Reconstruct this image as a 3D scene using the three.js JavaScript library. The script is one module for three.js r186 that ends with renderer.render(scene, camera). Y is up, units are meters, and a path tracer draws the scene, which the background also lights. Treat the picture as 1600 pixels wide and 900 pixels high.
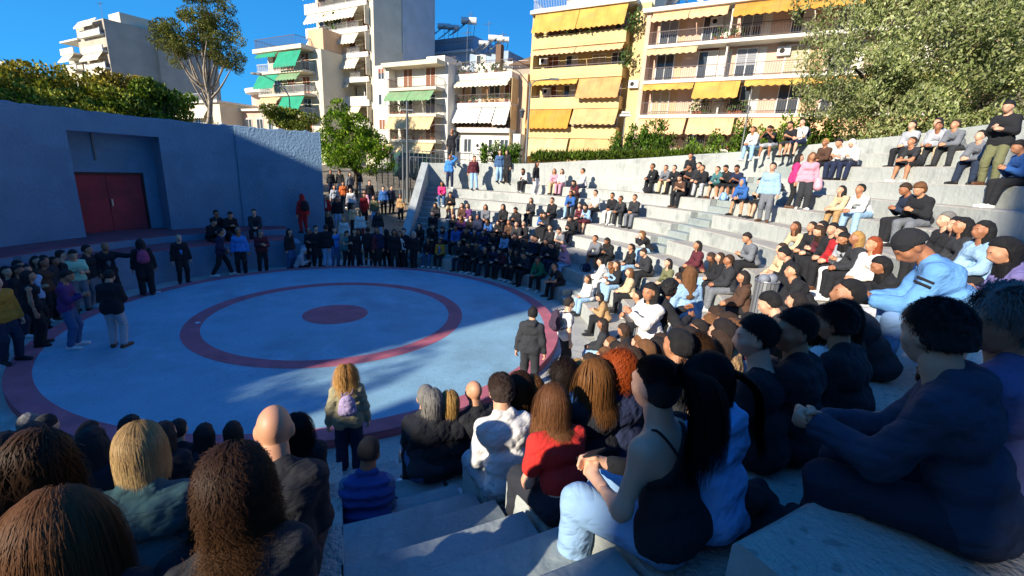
import * as THREE from 'three';
import { mergeGeometries } from 'three/addons/utils/BufferGeometryUtils.js';
import { ImprovedNoise } from 'three/addons/math/ImprovedNoise.js';

// ---------------------------------------------------------------- camera, sky, sun, exposure
const R = Math.PI / 180;
const scene = new THREE.Scene();
const F = 695, PITCH = 14.9 * R, ROLL = 3.1 * R, EYE = 4.15;
const camera = new THREE.PerspectiveCamera(2 * Math.atan(450 / F) / R, 16 / 9, 0.05, 3000);
camera.position.set(0, EYE, 0);
camera.rotation.set(-PITCH, 0, ROLL, 'YXZ');
scene.add(camera);
const renderer = new THREE.WebGLRenderer({ antialias: true });
renderer.setSize(1024, 576);
renderer.toneMapping = THREE.LinearToneMapping;
renderer.toneMappingExposure = 1.95;
renderer.shadowMap.enabled = true;
const SUN = new THREE.Vector3(-0.646, 0.407, 0.646).normalize();
const sun = new THREE.DirectionalLight(new THREE.Color(1, 0.91, 0.78), 4.5);
sun.target.position.set(0, 0, -15); sun.position.copy(SUN).multiplyScalar(150).add(sun.target.position);
sun.castShadow = true; sun.shadow.mapSize.set(4096, 4096); sun.shadow.bias = -0.0004;
Object.assign(sun.shadow.camera, { left: -80, right: 80, top: 60, bottom: -60, near: 1, far: 330 });
scene.add(sun, sun.target);
{ // clear deep blue autumn sky, paler towards the horizon and round the low sun
  const W = 256, H = 128, d = new Float32Array(W * H * 4);
  for (let j = 0; j < H; j++) for (let i = 0; i < W; i++) {
    const el = ((j + 0.5) / H - 0.5) * Math.PI, az = ((i + 0.5) / W - 0.5) * 2 * Math.PI;
    const v = new THREE.Vector3(Math.cos(el) * Math.cos(az), Math.sin(el), Math.cos(el) * Math.sin(az));
    const h = Math.max(0, v.y), t = Math.pow(1 - h, 2.5), g = Math.pow(Math.max(0, v.dot(SUN)), 6) * 0.35;
    const o = (j * W + i) * 4;
    const mix = (a, b) => a + (b - a) * t;
    d[o] = mix(0.001, 0.04) + g * 0.25; d[o + 1] = mix(0.075, 0.28) + g * 0.35; d[o + 2] = mix(0.32, 0.6) + g * 0.35; d[o + 3] = 1;
    if (v.y < 0) { d[o] = 0.05; d[o + 1] = 0.09; d[o + 2] = 0.14; }
  }
  const sky = new THREE.DataTexture(d, W, H, THREE.RGBAFormat, THREE.FloatType);
  sky.mapping = THREE.EquirectangularReflectionMapping; sky.magFilter = sky.minFilter = THREE.LinearFilter; sky.needsUpdate = true;
  scene.background = sky; scene.environment = sky;
}

// ---------------------------------------------------------------- helpers
let seedN = 7;
function reseed(s) { seedN = s >>> 0; }
function rnd() { seedN = (seedN + 0x6d2b79f5) >>> 0; let t = Math.imul(seedN ^ (seedN >>> 15), 1 | seedN); t = (t + Math.imul(t ^ (t >>> 7), 61 | t)) ^ t; return ((t ^ (t >>> 14)) >>> 0) / 4294967296; }
const rr = (a, b) => a + (b - a) * rnd();
const perlin = new ImprovedNoise();
const noise = (x, y, z) => perlin.noise(x + 31.7, y + 11.3, z + 57.1);
const fbm = (x, y, z, n = 4) => { let a = 0, s = 1; for (let i = 0; i < n; i++) { a += noise(x, y, z) * s; x *= 2.03; y *= 2.03; z *= 2.03; s *= 0.5; } return a; };
const clamp = (x, a, b) => Math.min(b, Math.max(a, x));
const lerp = (a, b, t) => a + (b - a) * t;
const sstep = (a, b, x) => { const t = clamp((x - a) / (b - a), 0, 1); return t * t * (3 - 2 * t); };
const names = {};
function numbered(n) { const k = names[n] = (names[n] ?? -1) + 1; return k ? n + '_' + String(k).padStart(3, '0') : n; }
function tag(o, label, category, group) { o.userData.label = label; o.userData.category = category; if (group) o.userData.group = group; return o; }
function structure(o) { o.userData.kind = 'structure'; return o; }
function shadowed(m) { m.castShadow = true; m.receiveShadow = true; return m; }
function mesh(name, geo, mat, parent = scene) { const m = shadowed(new THREE.Mesh(Array.isArray(geo) ? merged(geo) : geo, mat)); m.name = parent === scene ? numbered(name) : name; parent.add(m); return m; }
function group(name, pos = [0, 0, 0], turn = 0) { const g = new THREE.Group(); g.name = numbered(name); g.position.set(...pos); g.rotation.y = turn; scene.add(g); return g; }
function sub(name, parent) { const g = new THREE.Group(); g.name = name; parent.add(g); return g; }
function merged(list) {
  const L = list.map((g) => { const q = g.index ? g.toNonIndexed() : g; for (const k of Object.keys(q.attributes)) if (!['position', 'normal', 'uv'].includes(k)) q.deleteAttribute(k); return q; });
  return mergeGeometries(L);
}
function bx(x0, x1, y0, y1, z0, z1) { const g = new THREE.BoxGeometry(Math.abs(x1 - x0), Math.abs(y1 - y0), Math.abs(z1 - z0)); g.translate((x0 + x1) / 2, (y0 + y1) / 2, (z0 + z1) / 2); return uvMetres(g); }
function uvMetres(g) { // box-projected uv in metres
  const p = g.attributes.position, n = g.attributes.normal, uv = new Float32Array(p.count * 2);
  for (let i = 0; i < p.count; i++) {
    const ax = Math.abs(n.getX(i)), ay = Math.abs(n.getY(i)), az = Math.abs(n.getZ(i));
    const [u, v] = ay > ax && ay > az ? [p.getX(i), p.getZ(i)] : ax > az ? [p.getZ(i), p.getY(i)] : [p.getX(i), p.getY(i)];
    uv[2 * i] = u; uv[2 * i + 1] = v;
  }
  g.setAttribute('uv', new THREE.BufferAttribute(uv, 2)); return g;
}
function tube(pts, r, seg = 6, rad = 6) { const c = pts.length === 2 ? new THREE.LineCurve3(...pts.map((p) => new THREE.Vector3(...p))) : new THREE.CatmullRomCurve3(pts.map((p) => new THREE.Vector3(...p))); return new THREE.TubeGeometry(c, pts.length === 2 ? 1 : seg, r, rad, false); }
function taperTube(pts, r0, r1, seg = 8, rad = 7) {
  const c = new THREE.CatmullRomCurve3(pts.map((p) => new THREE.Vector3(...p))), g = new THREE.TubeGeometry(c, seg, 1, rad, false), p = g.attributes.position;
  for (let i = 0; i <= seg; i++) { const q = c.getPointAt(i / seg), r = lerp(r0, r1, i / seg); for (let j = 0; j <= rad; j++) { const k = i * (rad + 1) + j; p.setXYZ(k, q.x + (p.getX(k) - q.x) * r, q.y + (p.getY(k) - q.y) * r, q.z + (p.getZ(k) - q.z) * r); } }
  g.computeVertexNormals(); return g;
}
// pixel of the 1600 x 900 photograph -> ray from the camera (three axes)
function ray(px, py) {
  let x = px - 800, y = py - 450; const c = Math.cos(ROLL), s = -Math.sin(ROLL);
  [x, y] = [c * x - s * y, s * x + c * y];
  return new THREE.Vector3(x, -y * Math.cos(PITCH) - F * Math.sin(PITCH), -(F * Math.cos(PITCH) - y * Math.sin(PITCH)));
}
function atDist(px, py, d) { const r = ray(px, py), t = d / Math.hypot(r.x, r.z); return new THREE.Vector3(r.x * t, EYE + r.y * t, r.z * t); }
const CX = -4.876, CZ = -11.745;                                  // centre of the orchestra
const pol = (r, th, y = 0) => new THREE.Vector3(CX + r * Math.cos(th * R), y, CZ - r * Math.sin(th * R));
const rOf = (x, z) => Math.hypot(x - CX, z - CZ), thOf = (x, z) => Math.atan2(CZ - z, x - CX) / R;

// ---------------------------------------------------------------- textures and materials
function tex(size, repeat, fn, srgb = true) { // fn(u,v) tileable -> [r,g,b] in 0..1 sRGB (or data)
  const d = new Uint8Array(size * size * 4);
  for (let j = 0; j < size; j++) for (let i = 0; i < size; i++) { const c = fn(i / size, j / size), o = (j * size + i) * 4; for (let k = 0; k < 3; k++) d[o + k] = clamp(c[k], 0, 1) * 255; d[o + 3] = 255; }
  const t = new THREE.DataTexture(d, size, size); t.wrapS = t.wrapT = THREE.RepeatWrapping; t.magFilter = THREE.LinearFilter; t.repeat.set(1 / repeat, 1 / repeat);
  if (srgb) t.colorSpace = THREE.SRGBColorSpace; t.needsUpdate = true; return t;
}
// tileable noise on a torus-like blend
function tn(u, v, f, z = 0) { const a = (u0, v0) => noise(u0 * f, v0 * f, z); const s = sstep(0, 1, u), t = sstep(0, 1, v); return lerp(lerp(a(u, v), a(u - 1, v), s), lerp(a(u, v - 1), a(u - 1, v - 1), s), t) * 1.25; }
function tfbm(u, v, f, z = 0, n = 4) { let s = 0, a = 1; for (let i = 0; i < n; i++) { s += tn(u, v, f, z + i * 9) * a; f *= 2; a *= 0.55; } return s; }
function mottled(base, amp, f, repeat, opt = {}) { // colour map of stains and grain
  const { speck = 0, speckCol = [0.9, 0.9, 0.85], stain = 0, stainCol = [0.35, 0.3, 0.25], size = 512, z = 3 } = opt;
  reseed(z * 911 + 5);
  const grain = new Float32Array(size * size).map(() => rnd());
  return tex(size, repeat, (u, v) => {
    const n = tfbm(u, v, f, z) * amp, gr = (grain[(Math.floor(v * size) * size + Math.floor(u * size)) % grain.length] - 0.5) * (opt.grain ?? 0.05);
    let c = base.map((b) => b * (1 + n) + gr);
    if (speck) { const sp = sstep(0.22, 0.4, tn(u, v, f * 14, z + 40)) * speck; c = c.map((b, k) => lerp(b, speckCol[k], sp)); const dk = sstep(0.25, 0.42, tn(u, v, f * 12, z + 60)) * speck; c = c.map((b, k) => lerp(b, b * 0.55, dk)); }
    if (stain) { const st = sstep(0.12, 0.5, tfbm(u, v, f * 0.7, z + 80, 3)) * stain; c = c.map((b, k) => lerp(b, stainCol[k], st)); }
    return c;
  });
}
function bumpTex(f, repeat, z = 1, size = 256, pow = 1) { return tex(size, repeat, (u, v) => { const b = Math.pow(clamp(0.5 + 0.5 * tfbm(u, v, f, z, 5), 0, 1), pow); return [b, b, b]; }, false); }
const M = {};
const std = (o) => new THREE.MeshStandardMaterial({ roughness: 0.85, ...o });
const lin = (r, g, b) => new THREE.Color().setRGB(r, g, b);
const flat = {};
function paint(hex, rough = 0.8, extra = {}) { const k = hex + '|' + rough + JSON.stringify(extra); return flat[k] ??= std({ color: new THREE.Color(hex), roughness: rough, ...extra }); }
const grainBump = bumpTex(24, 0.6, 5), plasterBump = bumpTex(10, 1.6, 9), coarseBump = bumpTex(26, 0.9, 21, 512);
M.floor = std({ map: mottled([0.50, 0.655, 0.715], 0.07, 5, 4.3, { grain: 0.12, stain: 0.3, stainCol: [0.43, 0.55, 0.59], speck: 0.12, speckCol: [0.70, 0.75, 0.78], size: 1024 }), roughness: 0.85, bumpMap: grainBump, bumpScale: 0.004 });
M.red = std({ map: mottled([0.70, 0.38, 0.42], 0.10, 5, 2.1, { grain: 0.1, stain: 0.25, stainCol: [0.55, 0.4, 0.42], z: 6 }), roughness: 0.85, bumpMap: grainBump, bumpScale: 0.004 });
M.walk = std({ map: mottled([0.68, 0.67, 0.63], 0.10, 5, 2.6, { grain: 0.1, speck: 0.25, stain: 0.3, stainCol: [0.5, 0.48, 0.44], z: 8 }), bumpMap: grainBump, bumpScale: 0.006 });
M.tread = std({ map: mottled([0.69, 0.665, 0.61], 0.08, 4, 2.6, { grain: 0.09, speck: 0.35, speckCol: [0.80, 0.78, 0.73], stain: 0.3, stainCol: [0.55, 0.52, 0.47], z: 12, size: 1024 }), bumpMap: coarseBump, bumpScale: 0.012, roughness: 0.9 });
M.riser = std({ map: tex(512, 2.6, (u, v) => { const n = 0.05 * tfbm(u, v, 4, 15), st = 0.10 * clamp(tn(u, v * 0.12, 26, 17) + 0.4 * tn(u, v * 0.2, 60, 18), 0, 1) + 0.10 * sstep(0.15, 0.5, tfbm(u, v, 3, 19, 3)), gr = 0.03 * tn(u, v, 130, 20); return [0.655, 0.67, 0.645].map((b, i) => b * (1 + n - st * [1, 0.95, 0.9][i]) + gr); }), bumpMap: plasterBump, bumpScale: 0.012, roughness: 0.8 });
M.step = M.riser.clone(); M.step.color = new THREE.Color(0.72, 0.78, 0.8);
M.skene = std({ map: mottled([0.45, 0.56, 0.645], 0.07, 3, 3.1, { grain: 0.05, stain: 0.4, stainCol: [0.40, 0.49, 0.56], z: 19, size: 1024 }), bumpMap: bumpTex(14, 1.4, 33, 512), bumpScale: 0.016, roughness: 0.85 });
M.skeneRough = M.skene.clone(); M.skeneRough.bumpScale = 0.022;
M.door = std({ map: mottled([0.68, 0.2, 0.23], 0.10, 3, 2.2, { grain: 0.05, stain: 0.3, stainCol: [0.4, 0.16, 0.17], z: 23 }), roughness: 0.7 });
M.stageRed = std({ map: mottled([0.58, 0.30, 0.33], 0.10, 4, 2.4, { grain: 0.06, stain: 0.5, stainCol: [0.5, 0.42, 0.42], z: 25 }), roughness: 0.85 });
M.earth = std({ map: mottled([0.48, 0.44, 0.36], 0.2, 5, 6, { grain: 0.12, speck: 0.3, z: 29 }), roughness: 1 });
M.asphalt = std({ map: mottled([0.33, 0.33, 0.33], 0.1, 6, 4, { grain: 0.1, z: 31 }), roughness: 0.95 });
M.steel = std({ color: lin(0.42, 0.42, 0.43), roughness: 0.4, metalness: 0.8 });
M.pole = std({ color: lin(0.16, 0.17, 0.17), roughness: 0.6, metalness: 0.3 });
M.glass = new THREE.MeshPhysicalMaterial({ color: lin(0.05, 0.06, 0.07), roughness: 0.08, metalness: 0, specularIntensity: 0.9 });
// ================================================================ the setting: ground, orchestra, tiers, walls
const TIER0 = 7.2, RUN = 0.85, RISE = 0.45, BASE = -0.15, NT = 12;
const rT = (k, th = 0) => TIER0 + lerp(0.79, RUN, sstep(-52, -12, th)) * k, hT = (k) => BASE + RISE * (k + 1);
// angle (degrees) -> radius and top of the wall that closes the seating at the back
const BACK = [[92, 13.25, 4.25], [70, 13.5, 4.45], [50, 14.3, 4.85], [30, 15.6, 5.3], [14, 16.9, 5.75], [0, 17.0, 5.95], [-30, 17.0, 5.95], [-140, 17.0, 5.95]];
function back(th, c) { for (let i = 1; i < BACK.length; i++) { const a = BACK[i - 1], b = BACK[i]; if (th >= b[0]) return lerp(a[c], b[c], sstep(0, 1, clamp((a[0] - th) / (a[0] - b[0]), 0, 1)) * 0.4 + 0.6 * clamp((a[0] - th) / (a[0] - b[0]), 0, 1)); } return BACK[BACK.length - 1][c]; }
const TH0 = 91, TH1 = -134;
const AISLES = [[84.3, 90.2], [18.3, 23.2], [-67.6, -62.0]];
// solid ring sector: r0..r1, y0..y1, from th0 down to th1 (degrees); returns separate geometries for its top, front and ends
function sector(r0, r1, y0, y1, th0, th1, step = 1.2, bev = 0.02) {
  const n = Math.max(1, Math.ceil(Math.abs(th0 - th1) / step)), top = [], front = [], ends = [], backF = [];
  const q = (out, a, b, c, d) => out.push(a, b, c, a, c, d);
  const at = (f, th) => (typeof f === 'function' ? f(th) : f);
  for (let i = 0; i < n; i++) {
    const a = lerp(th0, th1, i / n), b = lerp(th0, th1, (i + 1) / n);
    const A = (r, y) => pol(at(r, a), a, at(y, a)), B = (r, y) => pol(at(r, b), b, at(y, b));
    const rb = (th) => at(r0, th) + bev, yb = (th) => at(y1, th) - bev;
    q(top, A(rb, y1), B(rb, y1), B(r1, y1), A(r1, y1));
    q(top, A(r0, yb), B(r0, yb), B(rb, y1), A(rb, y1));
    q(front, A(r0, y0), B(r0, y0), B(r0, yb), A(r0, yb));
    q(backF, B(r1, y0), A(r1, y0), A(r1, y1), B(r1, y1));
    if (i === 0) { const P = (r, y) => pol(at(r, th0), th0, at(y, th0)); q(ends, P(r0, y0), P(r0, yb), P(rb, y1), P(r1, y1)); q(ends, P(r0, y0), P(r1, y1), P(r1, y1), P(r1, y0)); }
    if (i === n - 1) { const P = (r, y) => pol(at(r, th1), th1, at(y, th1)); q(ends, P(r1, y1), P(rb, y1), P(r0, yb), P(r0, y0)); q(ends, P(r1, y0), P(r1, y1), P(r1, y1), P(r0, y0)); }
  }
  const geo = (v, kind) => {
    const pos = new Float32Array(v.length * 3), uv = new Float32Array(v.length * 2);
    v.forEach((p, i) => { pos.set([p.x, p.y, p.z], i * 3); const r = rOf(p.x, p.z), th = thOf(p.x, p.z) * R; uv.set(kind === 'top' ? [p.x, p.z] : kind === 'side' ? [th * r0n, p.y] : [r, p.y], i * 2); });
    const g = new THREE.BufferGeometry(); g.setAttribute('position', new THREE.BufferAttribute(pos, 3)); g.setAttribute('uv', new THREE.BufferAttribute(uv, 2)); g.computeVertexNormals(); return g;
  };
  const r0n = typeof r0 === 'function' ? r0(th0) : r0;
  return { top: geo(top, 'top'), front: geo(front, 'side'), ends: geo(ends, 'end'), back: geo(backF, 'side') };
}
const sectorAll = (...a) => { const s = sector(...a); return merged([s.top, s.front, s.ends, s.back]); };
const rampY = (r) => clamp(-0.15 + (r - 8.2) * 0.155, -0.15, 1.9);      // passage between stage wall and seating
function groundY(r, th) {
  if (r < 7) return -0.35;
  const street = lerp(3.0, 4.7, sstep(85, 20, th));
  const seat = th < 91 && th > -134;
  if (seat) { const rb = back(th, 1); return r < rb + 0.2 ? -0.35 : lerp(back(th, 2) - 0.25, street + 0.4, sstep(rb, rb + 14, r)); }
  if (th >= 91 && th <= 116) return Math.max(-0.15, rampY(r)) + sstep(20, 34, r) * 1.6 - 0.004;
  const far = lerp(2.2, 3.2, sstep(12, 40, r)); return r < 11 ? -0.35 : far;
}
{ // terrain: one polar sheet out to the horizon
  const rs = [0, 6, 7, 7.6, 8.2, 9, 10, 10.9, 11.05, 12, 13, 13.4]; for (let r = 13.8; r < 19; r += 0.35) rs.push(r); for (let r = 19; r < 900; r *= 1.14) rs.push(r); rs.push(1500);
  const NTH = 360, pos = [], uv = [], idx = [];
  rs.forEach((r, i) => { for (let j = 0; j <= NTH; j++) { let th = 180 - j; const p = pol(r, th, groundY(r, th) + (r > 22 ? fbm(r * Math.cos(th * R) * 0.05, r * Math.sin(th * R) * 0.05, 2) * 0.25 : 0)); pos.push(p.x, p.y, p.z); uv.push(p.x, p.z); if (i && j) { const a = i * (NTH + 1) + j; idx.push(a - NTH - 2, a, a - 1, a - NTH - 2, a - NTH - 1, a); } } });
  const g = new THREE.BufferGeometry(); g.setAttribute('position', new THREE.Float32BufferAttribute(pos, 3)); g.setAttribute('uv', new THREE.Float32BufferAttribute(uv, 2)); g.setIndex(idx); g.computeVertexNormals();
  if (g.attributes.normal.getY(400) < 0) { for (let i = 0; i < idx.length; i += 3) [idx[i], idx[i + 1]] = [idx[i + 1], idx[i]]; g.setIndex(idx); g.computeVertexNormals(); }
  structure(mesh('terrain', g, M.earth));
}
{ // orchestra
  const disc = new THREE.CylinderGeometry(6.2, 6.2, 0.25, 128, 1); disc.translate(CX, -0.125, CZ);
  const p = disc.attributes.position, n = disc.attributes.normal, uv = disc.attributes.uv; for (let i = 0; i < p.count; i++) uv.setXY(i, n.getY(i) > 0.5 ? p.getX(i) : Math.atan2(p.getZ(i) - CZ, p.getX(i) - CX) * 6, n.getY(i) > 0.5 ? p.getZ(i) : p.getY(i));
  structure(mesh('orchestra_floor', disc, M.floor));
  const ring = (r0, r1) => { const g = new THREE.RingGeometry(r0, r1, 160, 1); g.rotateX(-Math.PI / 2); g.translate(CX, 0.004, CZ); const q = g.attributes.position, u = g.attributes.uv; for (let i = 0; i < q.count; i++) u.setXY(i, q.getX(i), q.getZ(i)); return g; };
  structure(mesh('painted_ring', ring(5.83, 6.2), M.red)); structure(mesh('painted_ring', ring(3.12, 3.51), M.red));
  const dg = new THREE.CircleGeometry(0.855, 64); dg.rotateX(-Math.PI / 2); dg.translate(CX, 0.004, CZ); const q = dg.attributes.position, u = dg.attributes.uv; for (let i = 0; i < q.count; i++) u.setXY(i, q.getX(i), q.getZ(i));
  structure(mesh('painted_disc', dg, M.red));
  const side = new THREE.CylinderGeometry(6.204, 6.204, 0.148, 160, 1, true); side.translate(CX, -0.074, CZ); structure(mesh('painted_edge', side, M.red));
  const wk = new THREE.RingGeometry(6.1, 8.6, 160, 1); wk.rotateX(-Math.PI / 2); wk.translate(CX, BASE, CZ); const wq = wk.attributes.position, wu = wk.attributes.uv; for (let i = 0; i < wq.count; i++) wu.setXY(i, wq.getX(i), wq.getZ(i));
  structure(mesh('walkway', wk, M.walk));
}
// seating tiers, cut by the aisles and the back wall
const spans = [[AISLES[0][0], AISLES[1][1]], [AISLES[1][0], AISLES[2][1]], [AISLES[2][0], TH1]];
function clipTier(k, a, b) { // part of a..b (a>b) where tier k still lies in front of the back wall
  let out = null;
  for (let th = a; th >= b - 1e-6; th -= 0.5) if (back(th, 1) > rT(k, th) + 0.35) { if (!out) out = [th, th]; out[1] = th; }
  return out;
}
for (let k = 0; k < NT; k++) {
  const g = structure(group('seating_tier'));
  const tops = [], fronts = [];
  for (const [a, b] of spans) {
    const c = clipTier(k, a, b); if (!c || c[0] - c[1] < 1) continue;
    const s = sector((th) => rT(k, th), (th) => (k === NT - 1 ? back(th, 1) + 0.02 : Math.min(rT(k + 1, th) + 0.03, back(th, 1) + 0.02)), k ? hT(k - 1) - 0.02 : BASE - 0.1, hT(k), c[0], c[1], 1.2, 0.025);
    tops.push(s.top); fronts.push(s.front, s.ends);
  }
  if (!tops.length) { scene.remove(g); continue; }
  mesh('tread', tops, M.tread, g); mesh('riser', fronts, M.riser, g);
}
// aisle steps: two to a tier
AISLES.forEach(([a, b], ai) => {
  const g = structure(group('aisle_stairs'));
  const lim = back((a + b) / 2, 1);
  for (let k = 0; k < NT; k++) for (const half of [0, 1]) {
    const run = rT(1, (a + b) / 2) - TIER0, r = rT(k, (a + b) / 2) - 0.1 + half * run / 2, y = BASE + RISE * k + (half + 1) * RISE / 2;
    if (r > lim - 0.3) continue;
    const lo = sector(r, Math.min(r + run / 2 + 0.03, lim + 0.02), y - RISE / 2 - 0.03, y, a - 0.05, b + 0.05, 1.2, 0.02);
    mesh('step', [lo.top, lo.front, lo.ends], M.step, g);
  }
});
{ // wall behind the seating and the sloping end wall beside the far stairs
  const g = group('back_wall'); tag(g, 'long low grey wall curving behind the uppermost seats', 'wall');
  const s = sector((th) => back(th, 1), (th) => back(th, 1) + 0.32, -0.3, (th) => back(th, 2), TH0, TH1, 1.5, 0.03);
  mesh('wall', [s.front, s.ends, s.back], M.riser, g); mesh('coping', s.top, M.riser, g);
  const e = group('end_wall'); tag(e, 'sloping grey end wall beside the far stairs', 'wall');
  const top = (r) => lerp(0.75, 4.25, clamp((r - 7.6) / (13.25 - 7.6), 0, 1));
  const pts = []; for (let r = 7.3; r <= 13.58; r += 0.35) pts.push(r); const P = [];
  const sh = new THREE.Shape(); sh.moveTo(7.3, -0.3); pts.forEach((r) => sh.lineTo(r, top(r))); sh.lineTo(13.58, -0.3); sh.closePath();
  const eg = new THREE.ExtrudeGeometry(sh, { depth: 0.34, bevelEnabled: true, bevelSize: 0.02, bevelThickness: 0.02, bevelSegments: 1 });
  eg.rotateY(91.6 * R); eg.translate(CX, 0, CZ);
  { // rotateY turns +x to (cos,-sin): same sense as pol()
  }
  mesh('wall', uvMetres(eg), M.riser, e);
}
// stage and stage wall
{
  const st = group('stage'); tag(st, 'raised curved stage with red floor below the tall grey wall', 'stage');
  const a = sector(7.35, 8.7, -0.3, 0.95, 200, 124, 1.5, 0.03); mesh('stage_front', [a.front, a.ends], M.skene, st); mesh('stage_floor', a.top, M.stageRed, st);
  const b = sector(8.6, 10.9, 0.9, 1.2, 202, 124, 1.5, 0.02); mesh('upper_riser', [b.front, b.ends], M.skene, st); mesh('upper_floor', b.top, M.stageRed, st);
  for (let i = 0; i < 3; i++) { const s = sectorAll(7.4 + i * 0.1, 8.6, -0.3, 0.16 + 0.31 * (2 - i), 124 - i * 2.2, 121.8 - i * 2.2); mesh('step', s, M.skene, st); }
  const w = group('stage_wall'); tag(w, 'tall curved rough grey stage wall with recessed red door', 'wall');
  const TOP = (th) => 5.28 + 0.05 * noise(th * 0.5, 1, 1) + (th < 136 ? 0.05 * noise(th * 3, 4, 1) : 0);
  const piece = (t0, t1, y0, y1) => sectorAll(wallR, (th) => wallR(th) + 0.45, y0, y1, t0, t1, 0.6, 0.02);
  const e0 = pol(10, 133), e1 = pol(9.5, 114);
  function wallR(th) { // arc, then a flat panel from 133 to its free end
    if (th >= 133) return 10; const dx = Math.cos(th * R), dz = -Math.sin(th * R), ex = e1.x - e0.x, ez = e1.z - e0.z;
    return ((e0.x - CX) * ez - (e0.z - CZ) * ex) / (dx * ez - dz * ex) - 0.06;
  }
  mesh('wall', [piece(204, 162.6, -0.3, TOP), piece(147.6, 133.02, -0.3, TOP)], M.skene, w);
  mesh('end_panel', piece(132.98, 114.05, -0.3, TOP), M.skeneRough, w);
  mesh('lintel', piece(162.58, 147.62, 4.62, TOP), M.skene, w);
  const rc = (t0, t1, y0, y1, r0 = 10.75, r1 = 11.1) => sectorAll(r0, r1, y0, y1, t0, t1, 0.8, 0.01);
  mesh('recess', [rc(163.4, 147, 3.3, 5.0), rc(149.7, 147, 1.0, 3.3), rc(163.4, 161.6, 1.0, 3.3), sectorAll(10.44, 10.78, 1.0, 4.9, 164.6, 162.65), sectorAll(10.44, 10.78, 1.0, 4.9, 147.55, 145.6)], M.skene, w);
  mesh('conduit', rc(157.1, 156.85, 3.7, 4.62, 10.70, 10.76), M.pole, w);
  const d = sub('door', w); mesh('door_frame', [rc(161.62, 161.3, 1.2, 3.3, 10.8, 10.9), rc(150.0, 149.7, 1.2, 3.3, 10.8, 10.9), rc(161.3, 150.0, 3.2, 3.3, 10.8, 10.9)], paint('#4a1a1c', 0.6), d); mesh('handle', rc(155.45, 155.2, 2.1, 2.35, 10.8, 10.85), M.steel, d); mesh('door_leaf', rc(161.55, 155.7, 1.2, 3.28, 10.86, 10.96), M.door, d); mesh('door_leaf', rc(155.62, 149.75, 1.2, 3.28, 10.86, 10.96), M.door, d);
}
// ================================================================ buildings round the square
const FA = -28.95 * R;                                             // all far facades stand along one street line
const wallTex = (rgb, z) => std({ map: mottled(rgb, 0.05, 3, 5, { grain: 0.03, stain: 0.3, stainCol: rgb.map((c) => c * 0.88), z, size: 256 }), roughness: 0.9 });
const W = {
  cream: wallTex([0.80, 0.76, 0.66], 41), white: wallTex([0.82, 0.80, 0.75], 42), yellow: wallTex([0.80, 0.71, 0.50], 43), pinkish: wallTex([0.78, 0.66, 0.58], 44),
  peach: wallTex([0.80, 0.66, 0.52], 45), grey: wallTex([0.68, 0.70, 0.71], 46), tan: wallTex([0.68, 0.64, 0.57], 47), brown: wallTex([0.42, 0.33, 0.26], 48), blueGrey: wallTex([0.58, 0.64, 0.70], 49),
};
let clothN = 0;
const cloth = (hex) => { const c = new THREE.Color(hex), g = [c.r, c.g, c.b].map((v) => Math.pow(v, 1 / 2.2)), z = 61 + clothN++ * 3; // faded, dusty awning cloth with faint seams
  return std({ map: tex(128, 3.1, (u, v) => { const k = 1 + 0.10 * tfbm(u, v, 3, z, 3) + 0.05 * tn(u, v, 24, z) - (Math.abs(u * 3 % 1 - 0.5) > 0.475 ? 0.09 : 0), d = 0.16 * sstep(0, 0.6, tfbm(u, v, 2, z + 5, 3)); return g.map((b, i) => lerp(b * k, [0.62, 0.56, 0.46][i], d)); }), roughness: 0.92 }); };
const AW = { cream: cloth('#d9cdb2'), peach: cloth('#dcae80'), orange: cloth('#c78a30'), amber: cloth('#c99a45'), green: cloth('#1f8f6c'), olive: cloth('#6f9468'), beige: cloth('#c9b182'), white: cloth('#e2ddd0'), tan: cloth('#c8935a'), dull: cloth('#c4a06c') };
const FRAME = paint('#d8d6d0', 0.6), SHUT = { brown: paint('#8a5a3f'), beige: paint('#b8a88a'), maroon: paint('#6d3b32'), white: paint('#cfcac0'), grey: paint('#8e9094') }, RAILM = paint('#5d4a42', 0.6), RAILW = paint('#c9c9c6', 0.6), DARKIN = paint('#2a2622', 0.9), CURT = paint('#c9c4ba', 0.95), ACM = paint('#d5d3cc', 0.5), POTM = paint('#8c4a2c'), LEAFM = paint('#3f5a22', 0.9);
function building(name, label, [ox, oz], turn = FA) { const g = group(name, [ox, 0, -oz], turn); tag(g, label, 'building', 'apartment buildings round the square'); return g; }
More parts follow.
